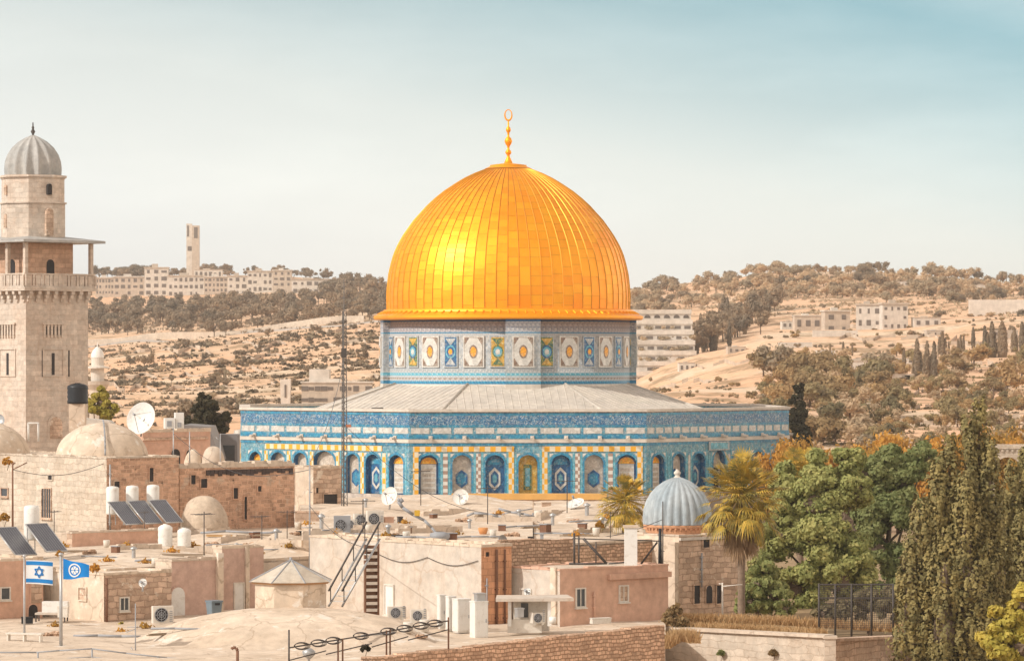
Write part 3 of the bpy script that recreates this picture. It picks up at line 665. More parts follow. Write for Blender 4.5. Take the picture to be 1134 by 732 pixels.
mb.prism(octp(2.30, -23), zm(268), zm(226.5)); mb.prism(octp(2.42, -23), zm(226.4), zm(224.6)); mb.prism(octp(2.25, -23), zm(224.5), zm(199)); mb.prism(octp(2.32, -23), zm(198.9), zm(197.6)); mb.prism(octp(2.42, -23), zm(197.5), zm(195))
mb.build('drum', [M['minstone']], mn)
mb = MB()
for az, hw, p0, p1, mt in ((-45+38, .30, 262, 232, 1), (-45+38, .17, 217, 205, 0), (-45-50, .17, 253, 238, 1), (-45-50, .15, 217, 206, 1)):
    a = R(az); old = mb.M; mb.M = Matrix.Rotation(a, 4, 'Z'); mb.slab_xz(archpoly(0, hw, zm(p0), zm(p1)), -2.34, -1.9, mt); mb.M = old
mb.build('window', [M['dark'], M['brownstone']], mn)
mb = MB(); nr = 14; prof = [(1.90, 0), (1.93, .5), (1.88, 1.0), (1.72, 1.5), (1.40, 2.02), (.95, 2.45), (.45, 2.75), (.10, 2.9)]
rows_ = []
for r, z in prof: rows_.append([mb.av((r*(1-.15*abs(math.cos(nr/2*a)))*math.cos(a)*1.06, r*(1-.15*abs(math.cos(nr/2*a)))*math.sin(a)*1.06, zm(195)+z)) for a in [2*math.pi*k/112 for k in range(112)]])
for j in range(len(rows_)-1):
    for k in range(112): mb.fi([rows_[j][k], rows_[j][(k+1)%112], rows_[j+1][(k+1)%112], rows_[j+1][k]], 0, True)
mb.build('cap', [M['lead']], mn)
mb = MB(); mb.lathe([(.22,zm(153)),(.1,zm(150.5)),(.07,zm(149)),(.17,zm(146)),(.07,zm(143.5)),(.10,zm(141.5)),(.05,zm(140)),(.04,zm(136))], 10); mb.build('finial', [M['iron']], mn)

# ------------------------------------------------------------------ houses: corner blocks on the old city's grid
PHI = R(40); RD_ = Vector((math.cos(PHI), math.sin(PHI))); LD_ = Vector((-math.sin(PHI), math.cos(PHI)))
class Block:
    def __init__(s, name, label, cat, xc, Yc, xl, xr, ztop, wl, wr=None, roof='limewash', zb=0.0, par=.22, bumps=(), group=None, cap=None, seed=1):
        s.X0, s.Y0 = XX(xc, Yc), Yc; s.zb = zb; s.zt = ztop
        s.root = thing(name, label, cat, (s.X0, s.Y0, zb), PHI, group)
        s.Lr, s.Ll = s.r(xr), s.l(xl); T = ztop - zb
        mb = MB(); w, d = s.Lr, s.Ll
        n1, n2 = max(1, round(w/1.2)), max(1, round(d/1.2)); jr = random.Random(seed)
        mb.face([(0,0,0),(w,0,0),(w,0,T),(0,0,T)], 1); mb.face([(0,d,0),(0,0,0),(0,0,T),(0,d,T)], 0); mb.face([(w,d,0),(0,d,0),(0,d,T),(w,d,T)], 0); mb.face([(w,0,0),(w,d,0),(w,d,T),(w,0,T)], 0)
        s.wall = mb.build('wall', [M[wl], M[wr or wl]], s.root)
        mb = MB(); p = .28
        if par:
            for x0, x1, y0, y1 in ((-.03, w+.03, -.03, p), (-.03, w+.03, d-p, d+.03), (-.03, p, p, d-p), (w-p, w+.03, p, d-p)): 
                    ln_ = max(x1-x0, y1-y0); ns = max(1, int(ln_/.55))
                    for q_ in range(ns):
                        e0, e1 = q_/ns, (q_+1)/ns; jz = T+par*jr.uniform(.55,1.2); jo = jr.uniform(-.02,.02)
                        if x1-x0 > y1-y0: mb.box(x0+(x1-x0)*e0, x0+(x1-x0)*e1-.004, y0+jo, y1+jo, T+.002, jz, 0)
                        else: mb.box(x0+jo, x1+jo, y0+(y1-y0)*e0, y0+(y1-y0)*e1-.004, T+.002, jz, 0)
        nx, ny = max(6, int(w/.5)), max(6, int(d/.5)); q = []
        for j in range(ny+1):
            row = []
            for i in range(nx+1):
                x, y = w*i/nx, d*j/ny; z = .03 + .05*noise.noise(Vector((x*.5, y*.5, seed)))
                for bx, by, br, bh in bumps:
                    rr = math.hypot(x-bx, y-by)/br
                    if rr < 1: z += bh*math.sqrt(1-rr*rr) if bh > .9 else bh*(1-rr*rr)
                row.append(mb.av((x, y, T+max(.01, z))))
            q.append(row)
        for j in range(ny):
            for i in range(nx): mb.fi([q[j][i], q[j][i+1], q[j+1][i+1], q[j+1][i]], 1, True)
        mb.build('roof', [M[cap or roof], M[roof]], s.root)
    def r(s, px): u = px-567; return (u*s.Y0 - F*s.X0)/(F*RD_.x - u*RD_.y)
    def l(s, px): u = px-567; return (u*s.Y0 - F*s.X0)/(F*LD_.x - u*LD_.y)
    def zr(s, px, py): return H + (395-py)*(s.Y0 + s.r(px)*RD_.y)/F - s.zb
    def zl(s, px, py): return H + (395-py)*(s.Y0 + s.l(px)*LD_.y)/F - s.zb
    def rect(s, side, x0, x1, y0, y1):
        f, z = (s.r, s.zr) if side == 'r' else (s.l, s.zl); xm, ym = (x0+x1)/2, (y0+y1)/2
        a, b_ = sorted((f(x0), f(x1))); return a, b_, z(xm, y1), z(xm, y0)
    def put(s, mb, side, fn):
        old = mb.M.copy()
        if side == 'l': mb.M = old @ Matrix(((0,1,0,0),(1,0,0,0),(0,0,1,0),(0,0,0,1)))   # x along the left face, y into it
        fn(); mb.M = old
    def window(s, side, x0, x1, y0, y1, frame='offwhite', pane='glass', arched=False, bars=0, name='window', sill=True, fw=.06):
        a, b_, z0, z1 = s.rect(side, x0, x1, y0, y1); fr = MB(); pn = MB(); mid = (a+b_)/2
        def go():
            if arched:
                fr.slab_xz(archpoly(mid, (b_-a)/2+fw, z0, z1+fw), -.05, .03, 0); pn.slab_xz(archpoly(mid, (b_-a)/2, z0+.02, z1), -.062, -.03, 0)
            else:
                for q in ((a-fw, a, z0, z1), (b_, b_+fw, z0, z1), (a-fw, b_+fw, z1, z1+fw), (a-fw, b_+fw, z0-fw, z0)): fr.box(q[0], q[1], -.07, .03, q[2], q[3], 0)
                if sill: fr.box(a-fw*1.6, b_+fw*1.6, -.14, .03, z0-fw-.06, z0-fw-.002, 0)
                if bars:
                    for k in range(1, bars+1): fr.box(a+(b_-a)*k/(bars+1)-.02, a+(b_-a)*k/(bars+1)+.02, -.055, -.02, z0, z1, 0)
                pn.box(a, b_, -.018, .02, z0, z1, 0)
        s.put(fr, side, lambda: None); old = fr.M.copy()
        if side == 'l': fr.M = pn.M = Matrix(((0,1,0,0),(1,0,0,0),(0,0,1,0),(0,0,0,1)))
        go()
        f = fr.build(name, [M[frame]], s.root); pn.build('pane' if name == 'window' else 'leaf', [M[pane]], f); return f
    def strip(s, side, x0, x1, y0, y1, mat, name, proud=.12, inn=.02):
        a, b_, z0, z1 = s.rect(side, x0, x1, y0, y1); mb = MB()
        if side == 'l': mb.M = Matrix(((0,1,0,0),(1,0,0,0),(0,0,1,0),(0,0,0,1)))
        mb.box(a, b_, -proud, inn, z0, z1); return mb.build(name, [M[mat]], s.root)
    def pipe(s, side, px, y0, y1, mat='grey', r=.05, name='drainpipe'):
        a, _, z0, z1 = s.rect(side, px, px, y0, y1); mb = MB()
        if side == 'l': mb.M = Matrix(((0,1,0,0),(1,0,0,0),(0,0,1,0),(0,0,0,1)))
        mb.tube((a, -.08, z0), (a, -.08, z1), r, 8)
        for k in range(3): mb.box(a-.07, a+.07, -.13, .02, z0+(z1-z0)*(.15+.35*k), z0+(z1-z0)*(.15+.35*k)+.05)
        return mb.build(name, [M[mat]], s.root)

# upper left house with its stone dome, pale sunlit face, rough red side
b1 = Block('stone_house', 'pale ashlar house with a barred window and whitewashed dome beside the minaret foot', 'house', 118, 210, -75, 198, ZZ(508,210), 'ashlar', 'redstone', cap='ashlar', par=.12)
b1.window('l', 47, 57, 541, 573, 'brownstone', 'glass', bars=3); b1.window('l', 54, 58.5, 526, 531, 'ashlar', 'dark', sill=False, name='vent')
b1.window('l', 2, 9, 541, 549, 'brownstone', 'glass')
b1.window('r', 165, 169.5, 518, 533, 'redstone', 'dark', sill=False)
b1.window('r', 126, 132, 533, 540, 'redstone', 'dark', sill=False, name='vent'); 
b1.pipe('r', 121, 514, 590, 'steel', .05)
def dome_mesh(r, hh, n=40, sq=1.0, jit=.02, seed=0):
    mb = MB(); k = 12; prof = [(r*math.cos(math.pi/2*j/k)**sq, hh*math.sin(math.pi/2*j/k)) for j in range(k+1)]; prof[-1] = (.02, hh); rows = []
    for rr, z in prof: rows.append([mb.av(((rr+jit*2*noise.noise(Vector((math.cos(a)*2,math.sin(a)*2,z+seed))))*math.cos(a), (rr+jit*2*noise.noise(Vector((math.cos(a)*2,math.sin(a)*2,z+seed+5))))*math.sin(a), z)) for a in [2*math.pi*q/n for q in range(n)]])
    for j in range(len(rows)-1):
        for q in range(n): mb.fi([rows[j][q], rows[j][(q+1)%n], rows[j+1][(q+1)%n], rows[j+1][q]], 0, True)
    return mb
def local(root, w): return Matrix.Rotation(-root.rotation_euler.z, 3, 'Z') @ (Vector(w) - Vector(root.location))
d = dome_mesh(2.62, ZZ(467,216)-b1.zt, 48, 1, .03, 2); d.build('dome', [M['limewash']], b1.root, local(b1.root, (XX(113,216), 216, b1.zt-.05)))
d = dome_mesh(2.9, 2.0, 48, 1, .03, 4); d.build('dome', [M['limewash']], b1.root, local(b1.root, (XX(-22,221), 221, b1.zt-.05)))
mb = MB(); p0 = local(b1.root, (XX(118,214), 213.3, b1.zt+.1)); p1 = local(b1.root, (XX(114,216), 216, ZZ(466,216)));
mb.path([p0+Vector((0,0,2.0*math.sin(math.pi/2*k/8)*.0)) if False else Vector((p0.x+(p1.x-p0.x)*(1-math.cos(math.pi/2*k/8)), p0.y+(p1.y-p0.y)*(1-math.cos(math.pi/2*k/8)), p0.z+(p1.z-p0.z+.03)*math.sin(math.pi/2*k/8))) for k in range(9)], .05, 6); mb.build('drainpipe', [M['grey']], b1.root)

# ruined red wall running on behind it
rb = Block('ruined_wall', 'long ruined wall of reddish weathered stone with blackened coping', 'wall', 199, 214.3, 192, 326, ZZ(519,214), 'redstone', 'redstone', roof='limewash2', cap='limewash2', par=.3)
for x0, x1, y0, y1 in ((258,263,540,552), (270,273,550,575), (285,289,538,544), (211,216,526,536), (222,229,530,540)): rb.window('r', x0, x1, y0, y1, 'redstone', 'dark', sill=False, name='vent')
a, b_, z0, z1 = rb.rect('r', 228, 324, 519, 527); mb = MB()
for k in range(22):
    u0 = a+(b_-a)*k/22; jz = rng.uniform(-.12, .1); mb.box(u0+.01, u0+(b_-a)/22-.01, -.07, .05, z0+jz+.15, z1-.02)
mb.build('coping', [plain('blackened_coping', (.07,.05,.045), .9, 0, .4, 3)], rb.root)

# small stone dome in front of the red wall
sd = thing('stone_dome', 'small rough beige stone dome standing before the red wall', 'dome', (XX(226,208), 208, 6.6))
dome_mesh(1.32, 1.75, 36, .92, .05, 8).build('dome', [stone('rough_beige_dome_stone', (.58,.47,.36), (.46,.37,.29), .8, 4, streak=0, dirt=.5, bs=.8)], sd, (0,0,.72))
mb = MB(); mb.prism([(1.42*math.cos(R(45*k+10)), 1.42*math.sin(R(45*k+10))) for k in range(8)], -.4, .75); mb.build('base', [M['limewash2']], sd)

# small ruined house between the red wall and the shrine
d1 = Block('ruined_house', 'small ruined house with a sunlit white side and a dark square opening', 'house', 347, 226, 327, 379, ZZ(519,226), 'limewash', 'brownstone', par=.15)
d1.window('r', 358, 373, 547, 563, 'brownstone', 'dark', sill=False); d1.window('r', 349.5, 352, 540, 546, 'brownstone', 'dark', sill=False, name='vent')

# building with arches left of the shrine
e1 = Block('arcaded_house', 'low rose plastered building with dark arched openings and flat white roof edge', 'house', 158, 250, 150, 233, ZZ(479,250), 'pink', 'pink', roof='limewash2', cap='limewash', par=.22)
for x0, x1, y0, y1 in ((189,199,497,517), (206,213,498,517)): e1.window('r', x0, x1, y0, y1, 'pink', 'dark', arched=True)
e1.strip('r', 158, 230, 484, 487, 'brownstone', 'cornice', .10)
for px, py, r_, lab in ((214, 497, .62, 'whitewashed pointed dome left of two beside the arched openings'), (236, 494, .78, 'grey pink rounded dome right of two beside the arched openings')):
    o = dome_mesh(r_, ZZ(py,246)-ZZ(517,246), 24, .8 if px > 220 else 1.3, .02, px).build('small_dome', [M['limewash'] if px < 220 else M['limewash2']], None, (XX(px,246), 246, ZZ(517,246)))
    tag(o, lab, 'dome')
mb = MB(); Yg = 258
mb.slab_xz([(XX(x,Yg), ZZ(y,Yg)) for x, y in ((202,478),(247,505),(247,520),(243,520))][::-1] if False else [(XX(206,Yg),ZZ(482,Yg)),(XX(246,Yg),ZZ(510,Yg)),(XX(241,Yg),ZZ(492,Yg)),(XX(234,Yg),ZZ(472,Yg)),(XX(206,Yg),ZZ(470,Yg))], Yg-2, Yg+4)
tag(mb.build('grey_awning', [plain('grey_sheet_metal', (.22,.20,.19), .6, .3, .2, 1)]), 'grey curved sheet metal awning behind the small domes', 'awning')
mb = MB(); g_ = thing('grey_shed', 'dark grey boxy shed touching the left end of the shrine', 'shed', (XX(252,262), 262, 5))
mb.box(-.62, .68, 0, 2.4, 0, ZZ(481,262)-5); mb.build('wall', [plain('grey_board', (.20,.19,.19), .8, 0, .2, 1)], g_); mb = MB(); mb.box(-.45, .5, -.03, .05, 1.5, ZZ(493,262)-5); mb.build('window', [M['glass']], g_)
# long white ledge in front of these
o = MB(); o.box(0, SZ(142,228), 0, .5, -2.2, .22); tag(o.build('white_ledge', [M['limewash']], None, (XX(190,228), 228, ZZ(519,228)), R(3)), 'long white ledge running along the top of the red wall', 'ledge')

# lower left houses round the terrace
zt_ = 4.5
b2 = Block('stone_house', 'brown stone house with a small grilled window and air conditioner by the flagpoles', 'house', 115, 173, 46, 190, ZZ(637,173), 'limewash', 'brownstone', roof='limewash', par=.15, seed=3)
b2.window('r', 133, 141.5, 662, 675, 'offwhite', 'glass', bars=1); b2.window('l', 88, 96, 651, 664, 'limewash', 'brownstone', sill=False)
b2.pipe('r', 117, 640, 690, 'rust', .06)
b2c = Block('plastered_house', 'mauve plastered house with a white arched door', 'house', 190, 176.2, 172, 244, ZZ(622,176), 'limewash', 'pinkgrey', par=.14, cap='limewash2', seed=4)
b2c.window('r', 189, 204, 650, 690, 'pinkgrey', 'white', arched=True, name='door')
b2c.strip('r', 239, 245, 612, 690, 'limewash', 'pilaster', .2)
b2d = Block('plastered_house', 'tall narrow mauve plastered house with a white door and pale pilasters', 'house', 246, 180.5, 236, 292, ZZ(607,181), 'limewash', 'pinkgrey', par=.14, seed=5)
b2d.window('r', 259.5, 269, 646, 676, 'offwhite', 'white', name='door'); b2d.strip('r', 271, 275, 605, 680, 'limewash', 'pilaster', .12)
b2e = Block('plastered_house', 'rose plastered house at the far left with a teal shutter and dark archway', 'house', -34, 173.2, -90, 47, ZZ(622,174), 'limewash', 'pink', par=.15, seed=6)
b2e.window('r', 1, 10, 651, 663, 'offwhite', plain('teal_shutter', (.03,.10,.11), .5).name and 'glass'); b2e.window('r', 31, 41, 669, 690, 'pink', 'dark', arched=True, name='doorway'); b2e.window('r', 34, 46, 630, 668, 'pink', 'brownstone', arched=True, name='niche')
# big low roof joining the left houses
PLATES = []
def inpoly(x, y, pl):
    c = False
    for (x0, y0), (x1, y1) in zip(pl, pl[1:]+pl[:1]):
        if (y0 > y) != (y1 > y) and x < (x1-x0)*(y-y0)/(y1-y0)+x0: c = not c
    return c
def roofz(x, y):
    best = None
    for pl, ox, oy, z, bumps, seed, amp, edge in PLATES:
        if inpoly(x, y, pl):
            X, Y = x-ox, y-oy; zz = edge + amp*noise.noise(Vector((X*.35, Y*.35, seed))) + amp*.5*noise.noise(Vector((X*1.1, Y*1.1, seed)))
            for bx, by, rx, ry, bh in bumps:
                rr = math.hypot((x-bx)/rx, (y-by)/ry)
                if rr < 1: zz += bh*(1-rr*rr)**.8
            best = max(best or -9, z + max(zz, .01))
    return best
def roofP(px, py, lo=140, hi=262):
    Y = lo
    while Y < hi:
        z = roofz(XX(px, Y), Y)
        if z is not None and 395 + (H-z)*F/Y <= py: return Vector((XX(px, Y), Y, z))
        Y += .5
    return None
def plate(name, label, pts, z, wall, roof, bumps=(), zb=0., seed=1, cat='house', step=.8, amp=.06, edge=.12):
    root = thing(name, label, cat, (XX(*pts[0]), pts[0][1], zb)); ox, oy = root.location.x, root.location.y
    poly = [(XX(a,b)-ox, b-oy) for a, b in pts]; PLATES.append(([(XX(a,b), b) for a, b in pts], ox, oy, z, bumps, seed, amp, edge)); mb = MB(); mb.prism(poly, 0, z-zb, 0, 0); mb.build('wall', [M[wall]], root)
    x0, x1 = min(p[0] for p in poly), max(p[0] for p in poly); y0, y1 = min(p[1] for p in poly), max(p[1] for p in poly)
    bm = bmesh.new(); vs = [bm.verts.new((p[0], p[1], 0)) for p in poly]; bm.faces.new(vs)
    k = x0 + step
    while k < x1: bmesh.ops.bisect_plane(bm, geom=bm.verts[:]+bm.edges[:]+bm.faces[:], plane_co=(k,0,0), plane_no=(1,0,0)); k += step
    k = y0 + step
    while k < y1: bmesh.ops.bisect_plane(bm, geom=bm.verts[:]+bm.edges[:]+bm.faces[:], plane_co=(0,k,0), plane_no=(0,1,0)); k += step
    for v in bm.verts:
        x, y = v.co.x, v.co.y; zz = edge + amp*noise.noise(Vector((x*.35, y*.35, seed))) + amp*.5*noise.noise(Vector((x*1.1, y*1.1, seed)))
        for bx, by, rx, ry, bh in bumps:
            rr = math.hypot((x-(bx-ox))/rx, (y-(by-oy))/ry)
            if rr < 1: zz += bh*(1-rr*rr)**.8
        v.co.z = z - zb + max(zz, .01)
    m2 = MB(); vm = {v: m2.av(v.co) for v in bm.verts}
    for f in bm.faces: m2.fi([vm[v] for v in f.verts], 0, True)
    bd = [e for e in bm.edges if len(e.link_faces) == 1]
    for e in bd:
        a, c = e.verts; m2.face([(a.co.x,a.co.y,z-zb-.08),(c.co.x,c.co.y,z-zb-.08),tuple(c.co),tuple(a.co)], 0)
    bm.free(); m2.build('roof', [M[roof]], root); return root
plate('flat_roofed_house', 'whitewashed flat roof carrying the solar water heaters', [(-60,178.5),(118,176),(190,178.5),(246,182),(292,185),(345,187),(345,227),(198,214),(118,209.5),(-60,222)], 6.72, 'limewash2', 'limewash',
      bumps=[(XX(318,196),196,1.9,6,.8), (XX(150,190),190,4,6,.25), (XX(270,205),205,4,6,.35)], seed=2)
# front terrace with the big shallow dome
plate('terraced_house', 'broad cream roof terrace with a wide shallow dome at the bottom of the picture', [(-120,138),(300,138),(470,150.7),(580,156.5),(737,164.6),(737,186),(-120,186)], zt_, 'limewash2', 'limewash',
      bumps=[(XX(322,162),162,6.4,5.4,1.38), (XX(10,158),158,5,6,.2)], seed=3, amp=.08)
# octagonal lantern on the dome
ln = thing('roof_lantern', 'octagonal plastered lantern with a pointed sheet metal roof on the shallow dome', 'lantern', (XX(322,163.5), 163.5, 5.6))
rl = SZ(43,163.5)
mb = MB(); mb.prism([(rl*.97*math.cos(R(45*k+22.5)), rl*.97*math.sin(R(45*k+22.5))) for k in range(8)], -.5, ZZ(645,163.5)-5.6); mb.build('wall', [M['limewash']], ln)
mb = MB(); mb.prism([(rl*1.06*math.cos(R(45*k+22.5)), rl*1.06*math.sin(R(45*k+22.5))) for k in range(8)], ZZ(645,163.5)-5.6+.002, ZZ(643,163.5)-5.6, 0)
zt2 = ZZ(643,163.5)-5.6+.004; za = ZZ(620,163.5)-5.6
for k in range(8):
    p, q = [(rl*1.12*math.cos(R(45*j+22.5)), rl*1.12*math.sin(R(45*j+22.5)), zt2) for j in (k, k+1)]; mb.face([p, q, (0,0,za)], 1); mb.tube(p, (0,0,za+.02), .03, 5, 2)
mb.tube((0,0,za-.05), (0,0,za+.12), .06, 8, 2)
mb.build('roof', [plain('rust_trim', (.42,.22,.10), .8, 0, .2), stone('faded_roof_metal', (.56,.50,.42), (.50,.42,.33), .6, 3, streak=.4, dirt=.3, dirtc=(.30,.22,.15), bs=.2, rough=.6), M['grey']], ln)

# cream house in the middle; the orange on its right face paints in shade
b3 = Block('plastered_house', 'wide cream plastered house with a shade-toned orange side wall above the white cabinets', 'house', 533, 171, 343, 566.5, ZZ(606,171), 'creamwall', 'orange', par=.16, roof='limewash', seed=7)
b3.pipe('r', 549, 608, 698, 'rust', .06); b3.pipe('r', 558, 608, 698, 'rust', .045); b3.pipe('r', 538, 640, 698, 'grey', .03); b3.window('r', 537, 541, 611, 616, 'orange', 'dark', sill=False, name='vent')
b3.window('l', 427, 436, 648, 680, 'offwhite', 'white', name='door')
a, b_, z0, z1 = b3.rect('l', 420, 530, 612, 640); mb = MB(); mb.M = Matrix(((0,1,0,0),(1,0,0,0),(0,0,1,0),(0,0,0,1)))
for q in range(2):
    um = [a, (a+b_)*.5, b_][q], [a, (a+b_)*.5, b_][q+1]; zq = b3.zl(475, 617)
    mb.path([Vector((um[0]+(um[1]-um[0])*k/10, -.05, zq - .3*math.sin(math.pi*k/10))) for k in range(11)], .018, 5)
mb.build('wall_cable', [M['iron']], b3.root)
# pink house with two windows, cream side
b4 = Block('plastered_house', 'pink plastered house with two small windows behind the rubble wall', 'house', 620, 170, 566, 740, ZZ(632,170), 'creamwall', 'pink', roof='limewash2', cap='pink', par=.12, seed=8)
b4.window('r', 638, 647, 652, 671, 'offwhite', 'glass', bars=1); b4.window('r', 686, 694.5, 649, 665, 'offwhite', 'brownstone', bars=1)
b4.pipe('r', 657, 655, 690, 'pink', .05); b4.strip('r', 673, 741, 634, 640, 'pink', 'ledge', .18); b4.strip('l', 611, 617, 628, 690, 'limewash', 'pilaster', .1)
b4.window('l', 577, 588, 653, 660, 'offwhite', 'creamwall')
# big roofs behind: several whitewashed vaults up to the plateau
plate('flat_roofed_house', 'wide whitewashed roof of low vaults with satellite dishes in front of the shrine', [(345,187),(400,187),(541,178.5),(590,182),(590,232),(460,238),(395,238),(330,230)], 7.75, 'limewash', 'limewash',
      bumps=[(XX(478,224),224,4.4,9,.62), (XX(405,214),214,3.2,7,.4), (XX(548,218),218,3.4,9,.42), (XX(430,196),196,3,6,.3)], seed=5)
plate('flat_roofed_house', 'whitewashed roof ending at a rough rubble wall above the pink house', [(591,181.5),(747,187.5),(700,222),(690,238),(591,235)], 7.6, 'rubble', 'limewash',
      bumps=[(XX(622,214),214,4.0,10,.55), (XX(668,212),212,3,9,.3)], seed=6)
# yellow-topped parapet below the tiled wall
pr_ = thing('low_parapet', 'low white parapet with an orange yellow top in front of the tiled wall', 'parapet', (XX(500,262), 262, ZZ(563,262)))
w = SZ(172,262); mb = MB(); mb.box(.1, w-.1, 0, .4, -1.5, .62); mb.box(.9, 1.5, -.12, -.002, -.8, .55); mb.build('wall', [M['limewash']], pr_)
mb = MB(); mb.box(0, w, -.15, .6, .623, ZZ(546.5,262)-ZZ(563,262)); mb.build('top', [plain('ochre_paint', (.66,.38,.12), .8, 0, .15, 1.2)], pr_)

# domed tomb with silver ribs
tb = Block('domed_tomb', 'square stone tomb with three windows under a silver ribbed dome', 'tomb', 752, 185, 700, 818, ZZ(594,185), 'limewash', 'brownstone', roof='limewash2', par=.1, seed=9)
for x0, x1 in ((768,774.5), (781.5,788), (793,798)): tb.window('r', x0, x1, 648, 668, 'brownstone', 'dark', arched=(x0 > 780 and x0 < 790), sill=False)
tb.window('r', 778, 785, 594, 606, 'brownstone', 'dark', sill=False); tb.pipe('r', 776, 612, 650, 'grey', .04)
tb.strip('l', 743.5, 751.5, 600, 685, 'limewash', 'pilaster', .25); tb.strip('r', 752, 817, 594, 597, 'coping', 'cornice', .12)
cw = local(tb.root, (XX(750,188.2), 188.2, ZZ(594,188)))
mb = MB(); mb.lathe([(1.58,-.1),(1.58,.44),(1.69,.48),(1.69,.60),(1.62,.62)], 40, smooth=False)
for k in range(40): a = R(9*k); mb.box(1.62*math.cos(a)-.05, 1.62*math.cos(a)+.05, 1.62*math.sin(a)-.05, 1.62*math.sin(a)+.05, .38, .475)
mb.build('drum', [M['orange']], tb.root, cw)
mb = MB(); nr = 26; z0 = .62; prof = [(1.62, 0), (1.63, .35), (1.59, .75), (1.48, 1.13), (1.28, 1.51), (1.0, 1.84), (.66, 2.10), (.30, 2.27), (.06, 2.34)]; rows_ = []; N = nr*8
for r, z in prof: rows_.append([mb.av((r*(1+.06*abs(math.sin(nr/2*a)))*math.cos(a), r*(1+.06*abs(math.sin(nr/2*a)))*math.sin(a), z0+z)) for a in [2*math.pi*k/N for k in range(N)]])
for j in range(len(rows_)-1):
    for k in range(N): mb.fi([rows_[j][k], rows_[j][(k+1)%N], rows_[j+1][(k+1)%N], rows_[j+1][k]], 0, True)
for q in range(nr):
    a = 2*math.pi*q/nr; mb.path([Vector((r*1.005*math.cos(a), r*1.005*math.sin(a), z0+z)) for r, z in prof], .03, 5, 0, .012)
dm = mb.build('dome', [M['silver']], tb.root, cw)
mb = MB(); mb.lathe([(.22,2.90),(.15,2.97),(.09,3.03),(.17,3.11),(.18,3.18),(.10,3.26),(.04,3.34)], 12); mb.build('finial', [M['coping']], tb.root, cw)

# rubble wall in the foreground, rising to the right, and garden wall at right
def ridge_wall(name, label, A, B, zA, zB, th, mat, cat='wall', capm=None, z0=0., lip=.14):
    A, B = Vector((XX(*A), A[1], 0)), Vector((XX(*B), B[1], 0)); root = thing(name, label, cat, (A.x, A.y, z0), math.atan2(B.y-A.y, B.x-A.x)); L = (B-A).length
    mb = MB(); n = max(2, int(L/.45)); prev = None
    for k in range(n+1):
        x = L*k/n; z = zA+(zB-zA)*k/n - z0 + (rng.uniform(-.06,.06) if capm is None else 0)
        if prev:
            px_, pz = prev; zz = (pz+z)/2 if capm is None else None
            a0, a1 = (zz, zz) if capm is None else (pz, z)
            mb.face([(px_,0,0),(x,0,0),(x,0,a1),(px_,0,a0)]); mb.face([(x,th,0),(px_,th,0),(px_,th,a0),(x,th,a1)]); mb.face([(px_,0,a0),(x,0,a1),(x,th,a1),(px_,th,a0)])
            if capm is None: mb.face([(x,0,a1-.15),(x,th,a1-.15),(x,th,a1),(x,0,a1)]); mb.face([(px_,0,a0-.15),(px_,th,a0-.15),(px_,th,a0),(px_,0,a0)])
        prev = (x, z)
    for x in (0, L): mb.face([(x,0,0),(x,th,0),(x,th,zB-z0 if x else zA-z0),(x,0,zB-z0 if x else zA-z0)])
    mb.build('masonry', [M[mat]], root)
    if capm:
        mb = MB(); i = [mb.av(p) for p in ((-.05,-lip,zA-z0+.003),(L+.05,-lip,zB-z0+.003),(L+.05,th+lip,zB-z0+.003),(-.05,th+lip,zA-z0+.003),(-.05,-lip,zA-z0+.13),(L+.05,-lip,zB-z0+.13),(L+.05,th+lip,zB-z0+.13),(-.05,th+lip,zA-z0+.13))]
        for q in ((0,3,2,1),(4,5,6,7),(0,1,5,4),(1,2,6,5),(2,3,7,6),(3,0,4,7)): mb.fi([i[j] for j in q])
        mb.build('coping', [M[capm]], root)
    return root
ridge_wall('rubble_wall', 'rough rubble stone wall climbing to the right below the pink house', (412,148.0), (736,161.5), ZZ(728,148), ZZ(692,161.5), .6, 'rubble')
ridge_wall('garden_wall', 'pale sunlit stone garden wall with a thin coping below the big green tree', (736,171.2), (914,165.2), ZZ(697,171.2), ZZ(706,165.2), .45, 'ashlar', capm='limewash2')
gw = ridge_wall('garden_wall', 'shaded brown stone garden wall right of the square pier', (924,165.6), (1010,172.6), ZZ(710,165.6), ZZ(706,172.6), .45, 'brownstone', capm='brownstone')
mb = MB(); pi_ = thing('gate_pier', 'square stone pier between the two garden walls', 'pier', (XX(919,165.2), 165.2, 2)); s_ = SZ(6,170); mb.box(-s_, s_, -s_, s_, 0, ZZ(707,165)-2); mb.build('shaft', [M['ashlar']], pi_); mb = MB(); mb.box(-s_-.06, s_+.06, -s_-.06, s_+.06, ZZ(707,165)-2+.002, ZZ(704,165)-2); mb.build('cap', [M['limewash2']], pi_)
# rubble wall with ledge above the cream side house
ridge_wall('rubble_wall', 'short dark rubble parapet on the roof right of the orange side wall', (558,176), (636,178.5), ZZ(598,176), ZZ(597,178.5), .5, 'rubble', z0=6.6)
